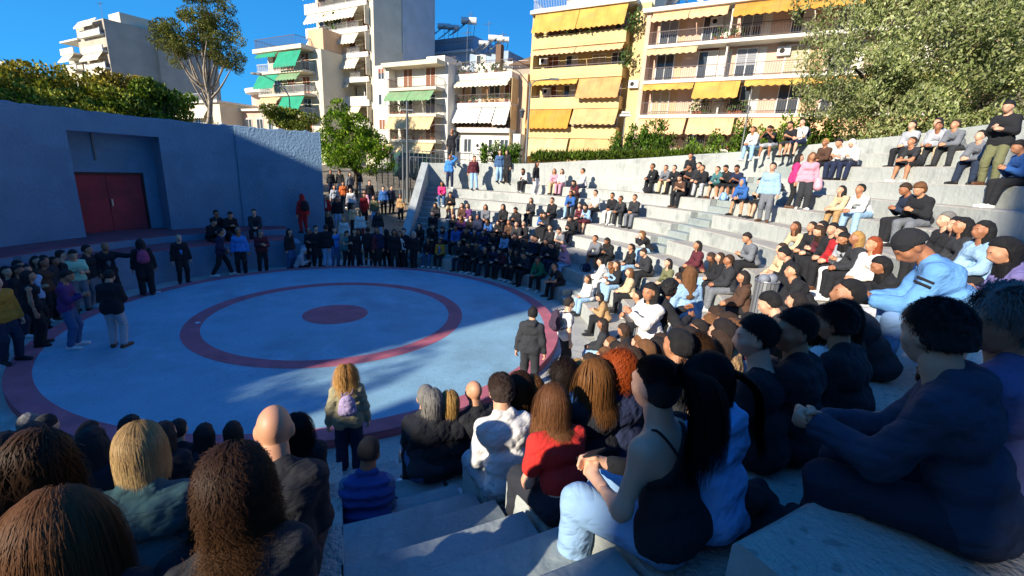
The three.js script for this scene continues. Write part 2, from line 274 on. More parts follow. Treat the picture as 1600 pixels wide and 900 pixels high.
// window or balcony door standing 3 cm proud of the wall at plane z
function opening(b, x, y, w, h, z, kind = 'glass', shutMat = SHUT.beige, part = 0) {
  const o = sub(h > 1.7 ? 'balcony_door' : 'window', b);
  const t = 0.07;
  mesh('frame', [bx(x, x + t, y, y + h, z, z + 0.08), bx(x + w - t, x + w, y, y + h, z, z + 0.08), bx(x + t, x + w - t, y + h - t, y + h, z, z + 0.08), bx(x + t, x + w - t, y, y + t, z, z + 0.08), bx(x + w / 2 - 0.03, x + w / 2 + 0.03, y + t, y + h - t, z, z + 0.065)], FRAME, o);
  if (kind === 'glass') { mesh('pane', bx(x + t, x + w / 2 - 0.03, y + t, y + h - t, z, z + 0.04), M.glass, o); mesh('pane', bx(x + w / 2 + 0.03, x + w - t, y + t, y + h - t, z, z + 0.04), rnd() < 0.5 ? M.glass : CURT, o); }
  else { const hs = part || h; const g = []; for (let q = y + h - hs; q < y + h - t; q += 0.16) g.push(bx(x + t, x + w - t, q, Math.min(q + 0.145, y + h - t), z, z + 0.05 + 0.012 * ((Math.round(q * 10)) % 2))); mesh('shutter', g, shutMat, o); if (part) mesh('pane', bx(x + t, x + w - t, y + t, y + h - hs, z, z + 0.04), M.glass, o); }
  return o;
}
// cloth awning from the slab edge: top edge at (y1,z1), drops to (y0,z0), with a scalloped valance and folding arms
function awning(b, x0, x1, y1, y0, z1, z0, mat, panels = 1, arms = true) {
  const a = sub('awning', b), gap = 0.05, w = (x1 - x0) / panels;
  for (let i = 0; i < panels; i++) {
    const xa = x0 + i * w + (i ? gap : 0), xb = x0 + (i + 1) * w, n = Math.max(3, Math.round((xb - xa) / 0.5)), pos = [], idx = [];
    const rows = [[y1, z1], [lerp(y1, y0, 0.5) - 0.03, lerp(z1, z0, 0.5)], [y0, z0], [y0 - 0.2, z0 + 0.01]];
    for (let s = 0; s < 2; s++) rows.forEach(([y, z], r) => { for (let k = 0; k <= 2 * n; k++) { const x = lerp(xa, xb, k / (2 * n)); const sag = r === 3 ? (k % 2 ? -0.06 : 0.04) : 0.02 * noise(x * 3, y * 3, r); pos.push(x, y + sag, z + 0.03 * noise(x * 1.7, y, 5) - (s ? 0.012 : 0)); } });
    const c = 2 * n + 1, B = 4 * c;
    for (let r = 0; r < 3; r++) for (let k = 0; k < 2 * n; k++) { const p = r * c + k; idx.push(p, p + c, p + 1, p + 1, p + c, p + c + 1); const q = p + B; idx.push(q, q + 1, q + c, q + 1, q + c + 1, q + c); }
    const g = new THREE.BufferGeometry(); g.setAttribute('position', new THREE.Float32BufferAttribute(pos, 3)); { const uv = []; for (let i = 0; i < pos.length; i += 3) uv.push(pos[i], Math.hypot(pos[i + 1] - y1, pos[i + 2] - z1)); g.setAttribute('uv', new THREE.Float32BufferAttribute(uv, 2)); } g.setIndex(idx); g.computeVertexNormals();
    mesh('cloth_panel', g, mat, a);
  }
  if (arms) for (const x of [x0 + 0.1, x1 - 0.1]) mesh('arm', tube([[x, y1 - 0.6, z1 - 0.4], [x, y0, z0]], 0.02, 1, 4), FRAME, a);
  return a;
}
function railing(b, x0, x1, y, z, h = 0.95, mat = RAILM, gap = 0.14, sides = 0) {
  const g = [bx(x0, x1, y + h - 0.04, y + h, z - 0.02, z + 0.02), bx(x0, x1, y + 0.08, y + 0.11, z - 0.015, z + 0.015)];
  for (let x = x0 + 0.05; x < x1; x += gap) g.push(bx(x, x + 0.018, y + 0.11, y + h - 0.04, z - 0.009, z + 0.009));
  if (sides) for (const x of [x0, x1]) { g.push(bx(x - 0.02, x + 0.02, y + h - 0.04, y + h, z - sides, z - 0.02)); for (let q = 0.1; q < sides; q += gap) g.push(bx(x - 0.009, x + 0.009, y + 0.1, y + h - 0.04, z - q - 0.018, z - q)); }
  return mesh('railing', g, mat, b);
}
function acUnit(b, x, y, z) { const a = sub('air_conditioner', b); mesh('case', bx(x, x + 0.85, y, y + 0.6, z, z + 0.32), ACM, a); const f = new THREE.TorusGeometry(0.2, 0.03, 6, 16); f.translate(x + 0.32, y + 0.3, z + 0.325); const d = new THREE.CircleGeometry(0.2, 16); d.translate(x + 0.32, y + 0.3, z + 0.323); mesh('fan', [uvMetres(d)], DARKIN, a); mesh('grille', uvMetres(f), FRAME, a); }
function leafTuft(list, x, y, z, s, n = 26) { for (let i = 0; i < n; i++) { const g = new THREE.PlaneGeometry(0.12 * s, 0.2 * s); g.rotateX(rr(-1.5, 1.5)); g.rotateY(rr(0, 6)); g.translate(x + rr(-0.5, 0.5) * s, y + rr(0, 0.8) * s, z + rr(-0.35, 0.35) * s); list.push(g); } }
function pots(b, x0, x1, y, z, n, s = 0.7) { const P = [], L = []; for (let i = 0; i < n; i++) { const x = lerp(x0, x1, (i + rr(0.2, 0.8)) / n); const c = new THREE.CylinderGeometry(0.16, 0.11, 0.26, 8); c.translate(x, y + 0.13, z); P.push(uvMetres(c)); leafTuft(L, x, y + 0.25, z, s * rr(0.7, 1.4)); } const o = sub('potted_plant', b); mesh('pot', P, POTM, o); mesh('leaves', L, LEAFM, o); }
function dishes(b, list, y, z) { for (const x of list) { const d = new THREE.SphereGeometry(0.45, 12, 6, 0, 6.3, 0, 0.8); d.rotateX(1.1); d.rotateY(rr(-0.6, 0.6)); d.translate(x, y + 0.7, z); const o = sub('satellite_dish', b); mesh('dish', uvMetres(d), FRAME, o); mesh('mast', tube([[x, y, z - 0.1], [x, y + 0.7, z]], 0.03, 1, 5), M.pole, o); } }
function tanks(b, list) { for (const [x, y, z, s] of list) { const o = sub('solar_heater', b); const t = new THREE.CylinderGeometry(0.28 * s, 0.28 * s, 1.3 * s, 12); t.rotateZ(Math.PI / 2); t.rotateY(0.5); t.translate(x, y + 1.35 * s, z); mesh('tank', uvMetres(t), ACM, o); const p = bx(-0.65 * s, 0.65 * s, -0.9 * s, 0.9 * s, -0.04, 0.04); p.rotateX(-0.85); p.rotateY(-0.5); p.translate(x - 0.4 * s, y + 0.65 * s, z + 0.75 * s); mesh('collector', p, M.glass, o); mesh('stand', [tube([[x, y, z], [x, y + 1.2 * s, z]], 0.04, 1, 4), tube([[x + 0.5 * s, y, z], [x + 0.5 * s, y + 1.2 * s, z - 0.3]], 0.04, 1, 4)], M.pole, o); } }
const antenna = (b, x, y, z, h = 2) => { const g = [tube([[x, y, z], [x, y + h, z]], 0.025, 1, 4), tube([[x - 0.7, y + h * 0.9, z], [x + 0.5, y + h * 0.9, z]], 0.015, 1, 4)]; for (let i = 0; i < 6; i++) g.push(tube([[x - 0.6 + i * 0.2, y + h * 0.9, z - 0.25], [x - 0.6 + i * 0.2, y + h * 0.9, z + 0.25]], 0.01, 1, 3)); mesh('antenna', g, M.pole, b); };
const G0 = 1.0;                                                    // foot of the buildings, below street level
reseed(101);
{ // pinkish block with long white slabs (right)
  const b = building('apartment_block', 'long pinkish apartment block with white balcony slabs and yellow awnings, behind the olive tree', [9.52, 39.88]);
  const L = 30, Z = 0, D = -1.3;                                    // slab edge at z=0, wall at z=D
  mesh('wall', [bx(0.35, L, G0, 16.7, D - 10, D), bx(0, 0.35, G0, 16.9, D - 10, Z - 0.15)], W.pinkish, b);
  mesh('roof_slab', bx(-0.3, L, 16.7, 17.0, D - 10.2, Z + 0.15), W.white, b);
  mesh('roof_parapet', bx(0, L, 17.0, 17.5, D - 10, D - 1.5), W.white, b);
  for (const y of [14.2, 11.58, 8.96, 6.34]) mesh('balcony_slab', bx(0.35, L, y - 0.1, y + 0.14, D, Z), W.white, b);
  for (const y of [14.34, 11.72, 9.1]) { for (let x = 0.4; x < L - 3; x += 5.6) railing(b, x, Math.min(x + 5.45, L), y, Z - 0.06, 0.95, RAILM, 0.16); }
  railing(b, 0.4, 12, 6.48, Z - 0.06, 0.9, RAILM, 0.16);
  for (const [y, kinds] of [[14.34, 'pgpgpg'], [11.72, 'ggpspg'], [9.1, 'ssgggs'], [6.48, 'ggsgsg']]) for (let i = 0; i < 9; i++) {
    const x = 0.9 + i * 3.0 + (i % 2) * 0.25, k = kinds[i % 6];
    opening(b, x, y + 0.05, 1.45, 2.15, D, k === 'g' ? 'glass' : 'shut', k === 'p' ? SHUT.grey : SHUT.beige, k === 'p' ? 1.2 : 0);
    mesh('wall_panel', bx(x + 1.52, x + 1.52 + (i % 2 ? 0.9 : 0.5), y + 0.1, y + 2.2, D - 0.05, D + 0.02), i % 3 ? W.white : W.peach, b);
    if (i % 3 === 1) mesh('lintel_panel', bx(x, x + 1.45, y + 2.21, y + 2.42, D - 0.05, D + 0.03), SHUT.maroon, b);
  }
  for (const x of [6.2, 13.5, 21]) mesh('divider', bx(x, x + 0.12, 6.5, 16.6, D, Z - 0.4), W.white, b);
  awning(b, 0.5, 6.0, 16.65, 16.1, -0.1, 0.35, AW.peach, 2); awning(b, 6.4, 20.5, 16.65, 15.75, -0.1, 0.9, AW.orange, 3);
  awning(b, 0.4, 4.2, 14.05, 13.75, -0.1, 0.25, AW.beige, 1); awning(b, 0.4, 4.3, 11.45, 11.15, -0.1, 0.25, AW.amber, 1); awning(b, 4.4, 7.6, 11.45, 10.35, -0.1, 0.75, AW.amber, 1); awning(b, 7.9, 20, 11.45, 11.2, -0.1, 0.25, AW.amber, 3);
  awning(b, 0.4, 4.1, 8.85, 7.75, -0.1, 0.7, AW.peach, 2); awning(b, 4.3, 7.6, 8.85, 7.75, -0.1, 0.7, AW.peach, 1); awning(b, 7.8, 22, 8.85, 7.75, -0.1, 0.7, AW.peach, 4);
  awning(b, 4.2, 8.4, 6.2, 5.6, -0.1, 0.3, AW.amber, 1);
  acUnit(b, 4.7, 15.6, D); acUnit(b, 9.6, 13.2, D); acUnit(b, 17.5, 15.3, D);
  pots(b, 5.2, 7.2, 14.34, -0.4, 5); pots(b, 4.4, 5.2, 9.1, -0.4, 3, 1); pots(b, 7, 8, 9.1, -0.4, 4, 0.9); pots(b, 1, 10, 6.48, -0.4, 9, 0.8);
  antenna(b, 0.6, 17.5, -3, 2.2); antenna(b, 5, 17.5, -5, 2.5); dishes(b, [3.2], 17.5, -3.5);
  tanks(b, [[1.5, 17.5, -4, 1.1]]);
}
{ // yellow block
  const b = building('apartment_block', 'yellow apartment block with deep balconies and orange and tan awnings', [0.53, 46]);
  const D = -1.6, X = 9.0;
  mesh('wall', [bx(-0.1, 10.6, G0, 18.1, D - 10, D), bx(-0.15, 0.12, G0, 18.1, D, -0.4)], W.yellow, b);
  mesh('side_wall', bx(9.4, 10.62, G0, 18.1, D, -0.9), W.yellow, b);
  mesh('roof_slab', bx(-0.2, 9.6, 18.0, 18.3, D - 10, 0.1), W.white, b);
  railing(b, 0, 9.4, 18.3, -0.1, 0.9, RAILW, 0.16, 3);
  mesh('penthouse', bx(1.5, 10, 18.3, 20.8, D - 9, D - 2.5), W.cream, b); mesh('penthouse_roof', bx(1, 10.4, 20.8, 21.1, D - 9.2, D - 1.2), W.brown, b);
  for (const [y, h] of [[15.2, 0.9], [12.55, 0.8], [9.98, 0.85], [7.4, 0.85]]) {
    const q = sub('balcony', b); mesh('slab', bx(0.12, X, y - 0.15, y + 0.05, D, -0.02), W.yellow, q); mesh('parapet', [bx(0.12, X, y + 0.05, y + h, -0.16, 0), bx(X - 0.14, X, y + 0.05, y + h, D, -0.16)], W.yellow, q);
    mesh('handrail', [bx(0.2, X, y + h + 0.14, y + h + 0.19, -0.1, -0.05), ...[0.3, 2.4, 4.6, 6.8, 8.8].map((x) => bx(x, x + 0.04, y + h, y + h + 0.14, -0.1, -0.06))], RAILM, q);
    opening(b, 1.0, y + 0.1, 1.3, 2.1, D, 'shut', SHUT.brown); opening(b, 3.0, y + 0.05, 1.2, 2.1, D); opening(b, 5.6, y + 0.9, 1.3, 1.2, D, rnd() < 0.5 ? 'glass' : 'shut'); opening(b, 7.4, y + 0.05, 1.2, 2.1, D);
  }
  railing(b, 4.7, 9, 8.25, -0.05, 0.75, RAILW, 0.12);
  awning(b, 0.3, 8.9, 17.95, 16.45, -0.1, 0.6, AW.amber, 2); awning(b, 0.2, 8.9, 14.98, 14.65, -0.1, 0.3, AW.peach, 2); awning(b, 0.3, 5.0, 12.35, 12.1, -0.1, 0.25, AW.amber, 1);
  awning(b, 5.1, 9.0, 12.35, 10.8, -0.1, 0.6, AW.tan, 1); awning(b, 0.2, 4.6, 9.8, 8.25, -0.1, 0.6, AW.orange, 1); awning(b, 4.8, 9.0, 9.8, 8.6, -0.1, 0.6, AW.dull, 1);
  awning(b, 0.3, 4.5, 7.2, 5.7, -0.1, 0.5, AW.beige, 1); awning(b, 4.7, 9.1, 7.2, 5.2, -0.1, 0.5, AW.dull, 1);
  acUnit(b, 0.4, 14.0, D + 0.1); acUnit(b, 0.9, 11.3, D + 0.1); acUnit(b, 9.5, 11.5, -0.88);
  { const L = []; for (const [x, y] of [[9.4, 16.6], [9.7, 16.2], [9.2, 15.8], [9.6, 15.6], [9.3, 13.8], [9.1, 13.3], [9.5, 13.0], [6, 15.9], [4, 16]]) leafTuft(L, x, y, 0, 1.1, 40); mesh('hanging_plant', L, LEAFM, b); }
  antenna(b, 8, 21, -6, 2);
}
{ // low cream block with roof terrace
  const b = building('apartment_block', 'low cream apartment block with white awning and a planted roof terrace', [-8.31, 49.3]);
  const D = -1.4;
  mesh('wall', [bx(0, 9.2, G0, 13.0, D - 9, D), bx(-0.1, 0.15, G0, 13, D, 0)], W.peach, b);
  for (const [y0, y1] of [[12.45, 13.0], [9.9, 10.32], [7.55, 8.0]]) mesh('balcony_slab', [bx(0.15, 8.25, y0, y1, D, 0), bx(0.15, 8.25, y1, y1 + 0.02, -0.2, -0.01)], W.white, b);
  for (const y of [10.32, 8.0]) railing(b, 0.2, 8.2, y, -0.08, 0.8, RAILM, 0.16);
  railing(b, 0.1, 8.2, 13.02, -0.08, 1.1, RAILM, 0.14, 4);
  for (const y of [10.35, 8.02]) { opening(b, 0.8, y, 1.2, 2.0, D, 'shut', SHUT.brown); opening(b, 2.7, y, 1.3, 2.0, D); opening(b, 4.9, y + 0.6, 1.3, 1.3, D); opening(b, 6.7, y, 1.2, 2.0, D, 'shut', SHUT.maroon); }
  awning(b, 0.3, 8.1, 12.42, 11.95, -0.05, 0.45, AW.cream, 2); awning(b, 0.2, 4.9, 9.85, 8.6, -0.05, 0.6, AW.white, 1); awning(b, 5.0, 6.5, 9.85, 8.6, -0.05, 0.6, AW.white, 1); awning(b, 6.6, 8.2, 9.85, 8.45, -0.05, 0.6, AW.white, 1);
  for (const y of [10.3, 7.9, 5.4]) mesh('side_curtain', bx(8.26, 8.32, y, y + 2.2, D + 0.1, -0.05), AW.beige, b);
  mesh('ground_floor', bx(0.2, 9.3, G0, 7.5, D, -0.5), W.white, b);
  for (const x of [1.2, 2.6, 5.6, 7.0]) opening(b, x, 5.6, 1.0, 1.4, -0.5); acUnit(b, 4.2, 6.0, -0.5); acUnit(b, 8.2, 5.6, -0.5);
  pots(b, 0.4, 7.8, 13.0, -0.5, 7, 1.1); pots(b, 0.4, 7.9, 10.32, -0.5, 9, 0.7); pots(b, 0.4, 7.9, 8.0, -0.4, 14, 0.8); dishes(b, [1.7, 5.9, 2.4], 13.0, -1.5);
  mesh('terrace_room', bx(0.3, 7, 13, 15.2, D - 8.5, D - 4), W.white, b); mesh('chimney', bx(4.6, 5.2, 13, 16.2, D - 2, D - 1.4), W.brown, b); antenna(b, 2.2, 13, -1.2, 4.5); antenna(b, 4, 15, -5, 3);
}
{ // pergola roof between low and yellow blocks
  const b = building('rooftop_pergola', 'brown slatted roof canopy between the cream and yellow blocks', [-1.6, 49.5]); const s = []; for (let i = 0; i < 11; i++) s.push(bx(0.1, 4.2, 14.3 + i * 0.17, 14.42 + i * 0.17, -0.2 - i * 0.45, 0.1 - i * 0.45)); s.forEach((q) => mesh('slat', q, W.brown, b)); mesh('wall', bx(0.2, 4, G0, 14.2, -6, -0.5), W.tan, b);
}
{ // narrow cream house
  const b = building('apartment_block', 'narrow pale cream apartment block with small balconies and green awnings', [-15.72, 50.61]);
  const D = -1.3;
  mesh('wall', [bx(-0.4, 1.85, G0, 13.9, D - 9, -0.35), bx(1.85, 8.8, G0, 13.9, D - 9, D)], W.white, b);
  mesh('roof_slab', bx(1.3, 8.6, 13.55, 13.95, D - 4, 0.2), W.cream, b); mesh('roof_room', bx(3.5, 6, 13.95, 15.4, D - 6, D - 3), W.white, b); railing(b, 1.4, 8.6, 13.96, D - 1.5, 0.8, RAILM, 0.2);
  for (const y of [11.3, 8.8, 6.3, 3.9]) { mesh('balcony_slab', bx(1.85, 8.35, y, y + 0.28, D, 0), W.cream, b); railing(b, 1.9, 8.3, y + 0.28, -0.06, 0.9, RAILM, 0.15, 1.2); opening(b, 3.0, y + 0.3, 1.3, 2.0, D, y > 11 ? 'shut' : 'glass', SHUT.brown); opening(b, 6.0, y + 0.3, 1.3, 2.0, D, y > 11 || y < 7 ? 'shut' : 'glass', SHUT.brown); opening(b, 0.35, y + 1.2, 0.95, 1.15, -0.35, y > 11 || y < 7 ? 'shut' : 'glass', SHUT.brown, y > 11 ? 0.5 : 0); }
  awning(b, 2.0, 8.1, 11.2, 10.45, -0.05, 0.6, AW.olive, 2); awning(b, 2.0, 8.1, 8.75, 7.75, -0.05, 0.6, AW.beige, 2); awning(b, 2.0, 8.1, 6.25, 5.25, -0.05, 0.6, AW.beige, 2);
  pots(b, 2.1, 4, 9.1, -0.4, 4, 1); pots(b, 2.1, 8, 6.6, -0.4, 5, 0.6); antenna(b, 2.2, 13.9, -2, 1.5);
}
{ // tall cream tower with blank grey side
  const b = building('apartment_tower', 'tall cream apartment tower with white balconies and blank grey side wall', [-25.33, 56.59]);
  const D = -1.6;
  mesh('wall', bx(0, 10.5, G0, 26, D - 3, D), W.cream, b); mesh('side_wall', bx(0.2, 10.62, G0, 25.2, D - 8.6, D - 3), W.grey, b); mesh('side_return', bx(9.95, 10.6, G0, 25, D, -0.3), W.cream, b);
  for (let i = 0; i < 7; i++) {
    const y = 7.6 + i * 2.45, q = sub('balcony', b); mesh('slab', bx(0.1, 9.95, y, y + 0.2, D, 0), W.white, q);
    mesh('parapet', [bx(0.1, 2.4, y + 0.2, y + 1.05, -0.14, 0.01), bx(2.4, 9.95, y + 0.2, y + (i > 1 ? 0.5 : 1.0), -0.14, 0)], W.white, q);
    if (i > 1) railing(b, 2.5, 8.6, y + 0.5, -0.08, 0.6, RAILW, 0.14);
    for (const x of [0.6, 3.0, 5.2, 7.6]) opening(b, x, y + 0.25, 1.3, 2.0, D, rnd() < 0.6 ? 'glass' : 'shut', SHUT.brown);
    if (i !== 1) awning(b, 0.5, 8.6, y + 2.4, y + 1.5, -0.05, 0.55, AW.cream, 2); else awning(b, 0.6, 7, y + 2.4, y + 2.1, -0.05, 0.3, AW.cream, 2);
    mesh('side_curtain', bx(9.97, 10.03, y + 0.6, y + 2.3, -0.28, 0.35), AW.cream, b);
  }
  pots(b, 3.2, 4.6, 17.8, -0.3, 3, 1.5);
}
{ // solar heater block behind
  const b = building('apartment_block', 'blue-grey rooftop block carrying solar water heaters, behind the low cream block', [-15, 66]);
  mesh('wall', [bx(0, 9.5, G0, 18.2, -12, 0), bx(10, 15.5, G0, 17.6, -11, 1)], W.blueGrey, b); mesh('roof_room', bx(0.2, 9, 18.2, 20.3, -8, -1.2), W.blueGrey, b); mesh('roof_edge', bx(-0.2, 9.8, 18.1, 18.4, -12, 0.3), W.grey, b);
  railing(b, 0, 9.6, 18.4, 0.2, 1, RAILM, 0.2); opening(b, 6, 15.4, 1.4, 2.1, 0); opening(b, 2, 16, 1.4, 2.1, 0); opening(b, 11, 16, 1.4, 1.4, 1);
  tanks(b, [[1.2, 20.3, -2, 1.0], [3.6, 20.3, -2, 1.3], [4.8, 20.3, -2.4, 1.2], [7.6, 20.3, -2, 1.5], [11.4, 17.6, 0, 1.0], [13.0, 17.6, 0, 1.3], [14.2, 17.6, 0.2, 1.1]]); antenna(b, 12.3, 17.6, 0.5, 3.6); antenna(b, 7.2, 20.3, -3, 3.4);
}
{ // green awnings
  const b = building('apartment_block', 'cream apartment block with bright green awnings, left of the tall tower', [-30.08, 54.21]);
  const D = -1.5;
  mesh('wall', bx(0, 9.2, G0, 15.3, D - 9, D), W.cream, b); mesh('roof_slab', bx(-0.2, 8.2, 15.1, 15.5, D - 5, 0.1), W.cream, b); railing(b, 0, 7, 15.5, -0.1, 1, RAILM, 0.15, 4); mesh('stair_head', bx(6.6, 9, 15.3, 17.4, D - 4, D - 0.5), W.peach, b);
  for (const y of [12.9, 10.6, 8.35, 6]) { mesh('balcony_slab', bx(0.1, 8.1, y, y + 0.25, D, 0), W.cream, b); railing(b, 0.1, 8.1, y + 0.25, -0.06, 0.8, RAILW, 0.12, 1.3); for (const x of [1.0, 3.4, 6.0]) opening(b, x, y + 0.27, 1.3, 1.9, D, rnd() < 0.5 ? 'glass' : 'shut', SHUT.brown); }
  awning(b, 4.2, 8.0, 14.95, 13.5, -0.05, 0.7, AW.green, 1); awning(b, 0.5, 4.1, 15.0, 14.7, -0.05, 0.3, AW.green, 1); awning(b, 0.3, 3.9, 12.8, 11.5, -0.05, 0.7, AW.green, 1); awning(b, 4.0, 7.6, 12.8, 12.3, -0.05, 0.4, AW.olive, 1); awning(b, 4.3, 8.0, 10.5, 9.2, -0.05, 0.7, AW.green, 1); awning(b, 0.4, 4.0, 10.5, 10.0, -0.05, 0.5, AW.beige, 1);
  pots(b, 3.6, 5.2, 10.85, -0.4, 3, 1.2);
}
{ // far left block with blank tan side wall
  const b = building('apartment_block', 'stepped cream apartment block with a blank tan side wall, far left', [-62.26, 71.76]);
  mesh('side_wall', bx(-10, 0, G0, 22.4, -7.6, -0.6), W.tan, b); mesh('wall', bx(-18, -0.1, G0, 18.6, -7.4, -1.6), W.cream, b); mesh('stair_head', bx(-4.5, -0.8, 22.4, 24, -8, -3), W.cream, b); antenna(b, -1, 22.4, -9, 2.2); antenna(b, -1.2, 22.4, -1, 2.4);
  for (let i = 0; i < 7; i++) { const y = 6.4 + i * 2.3; for (const [x0, x1, z] of [[-7.6, -0.3, 0], [-13, -8, 0.9]]) { if (i === 6 && x0 < -9) continue; const q = sub('balcony', b); mesh('slab', bx(x0, x1, y, y + 0.22, -1.6, z), W.white, q); mesh('parapet', bx(x0, x1, y + 0.22, y + 0.95, z - 0.15, z), W.white, q); opening(b, x0 + 0.8, y + 0.3, 1.4, 1.7, -1.6); opening(b, x0 + 3, y + 0.3, 1.4, 1.7, -1.6); if (i % 3 !== 2) awning(b, x0 + 0.3, x1 - 0.4, y + 2.25, y + 1.3, z - 0.1, z + 0.6, AW.cream, 2); } }
  for (const y of [17.8, 20.2]) mesh('terrace_slab', bx(-16, -9, y, y + 0.25, -6, -0.2), W.white, b);
}
{ const b = building('apartment_block', 'plain grey blank side wall of a block behind the slim tree', [-58.3, 77.3]); mesh('wall', bx(-9, 0, G0, 20.8, -9, 0), W.tan, b); opening(b, -3, 15, 1.4, 1.4, 0); opening(b, -6, 15, 1.4, 1.4, 0); mesh('roof_edge', bx(-9.1, 0.1, 20.8, 21.05, -9.1, 0.1), W.tan, b); }
{ const b = building('apartment_block', 'distant white block with solar tanks, at the far left edge', [-103, 92]); mesh('wall', bx(-16, 2, G0, 17, -8, 0), W.white, b); for (let i = 0; i < 5; i++) opening(b, -13 + i * 3, 13.6, 1.5, 1.6, 0); tanks(b, [[-11, 17, -3, 1.7], [-8, 17, -3, 1.7], [-5, 17, -3, 1.7]]); mesh('roof_edge', bx(-16.1, 2.1, 17, 17.4, -8.1, 0.1), W.white, b); }
{ // low houses behind the slim tree
  const b = building('low_house', 'low house with cream awning and a railed roof, behind the slim tree', [-43, 62]); mesh('wall', bx(-4, 6, G0, 10.3, -8, 0), W.cream, b); mesh('roof_edge', bx(-4.2, 6.2, 10.3, 10.55, -8, 0.4), W.white, b); railing(b, -4, 6, 10.55, 0.2, 0.9, RAILW, 0.2); awning(b, -3, 4, 10.1, 8.6, 0.1, 1.0, AW.cream, 2); for (const x of [-2.5, 0, 2.5]) opening(b, x, 6.6, 1.4, 2.1, 0);
  const p = building('low_house', 'pale pink house with a rounded white roof canopy', [-35.5, 61]); mesh('wall', bx(-4, 7, G0, 9.6, -9, 0), W.pinkish, p); const c = new THREE.CylinderGeometry(3.6, 3.4, 0.5, 32); c.scale(1, 1, 0.5); c.translate(1.2, 12.2, -2); mesh('canopy', uvMetres(c), W.white, p); mesh('roof_room', bx(-2, 5, 9.6, 11.95, -7, -2), W.pinkish, p); mesh('roof_edge', bx(-4.2, 7.2, 9.6, 9.85, -9, 0.5), W.white, p); for (const x of [-2.8, -0.4, 2, 4.4]) opening(p, x, 7, 1.4, 1.7, 0); opening(p, 0, 10, 1.4, 1.5, -2); opening(p, 2.5, 10, 1.4, 1.5, -2);
  const t = building('apartment_block', 'distant tan block seen through the slim tree', [-44, 88]); mesh('wall', bx(-4, 9, G0, 15.2, -8, 0), W.tan, t); mesh('roof_room', bx(3, 8, 15.2, 16.4, -6, -2), W.tan, t); for (let i = 0; i < 4; i++) opening(t, -3 + i * 3, 12.6, 1.5, 1.6, 0);
}
{ // blocks outside the frame, behind and to the left of the camera; they shade the lower seats
  const casters = [['apartment_block', -47, -25.5, 13.5, 'four-storey apartment block outside the frame, beyond the stage wall'], ['apartment_block', -25.4, -8.75, 18.5, 'six-storey apartment block outside the frame, left of the seats'], ['low_house', -8.7, -6.5, 10.8, 'low house outside the frame, in the gap between two blocks'], ['low_house', -6.45, -4.7, 13.0, 'lower flat-roofed house outside the frame, left of the camera'], ['low_house', -4.65, -0.95, 13.8, 'flat-roofed house outside the frame, behind the camera'], ['low_house', -0.9, 0.35, 16.4, 'narrow flat-roofed house outside the frame, beside the tall block'], ['apartment_block', 0.4, 42, 24, 'tall apartment block outside the frame, behind the camera']];
  for (const [n, u0, u1, h, label] of casters) { const q = Math.SQRT1_2, s0 = -25; const b = building(n, label, [(s0 + u1) * q, (s0 - u1) * q], 135 * R);
    const L = u1 - u0; mesh('wall', bx(0, L, G0, h, -12, 0), W.cream, b); if (L > 10) for (let y = 4; y < h - 3; y += 3) { for (let x = 2; x < L - 2; x += 4.5) opening(b, x, y + 0.2, 1.4, 2, 0); mesh('balcony_slab', bx(0.5, L - 0.5, y - 0.1, y + 0.1, 0, 1.2), W.white, b); } }
}
// ================================================================ trees, plants, street furniture
const leafGeo = (w, l) => { const g = new THREE.BufferGeometry(); g.setAttribute('position', new THREE.Float32BufferAttribute([0, 0, 0, -w / 2, l * 0.5, 0.12 * l, 0, l, -0.05 * l, w / 2, l * 0.5, 0.12 * l], 3)); g.setAttribute('uv', new THREE.Float32BufferAttribute([0.5, 0, 0, 0.5, 0.5, 1, 1, 0.5], 2)); g.setIndex([0, 2, 1, 0, 3, 2]); g.computeVertexNormals(); return g; };
const leafMat = (hex, tr = 0.3) => new THREE.MeshPhysicalMaterial({ color: new THREE.Color(hex), roughness: 0.75, transmission: tr, thickness: 0, side: THREE.DoubleSide, specularIntensity: 0.3 });
const _m = new THREE.Matrix4(), _q = new THREE.Quaternion(), _e = new THREE.Euler(), _p = new THREE.Vector3(), _s = new THREE.Vector3(), _c = new THREE.Color();
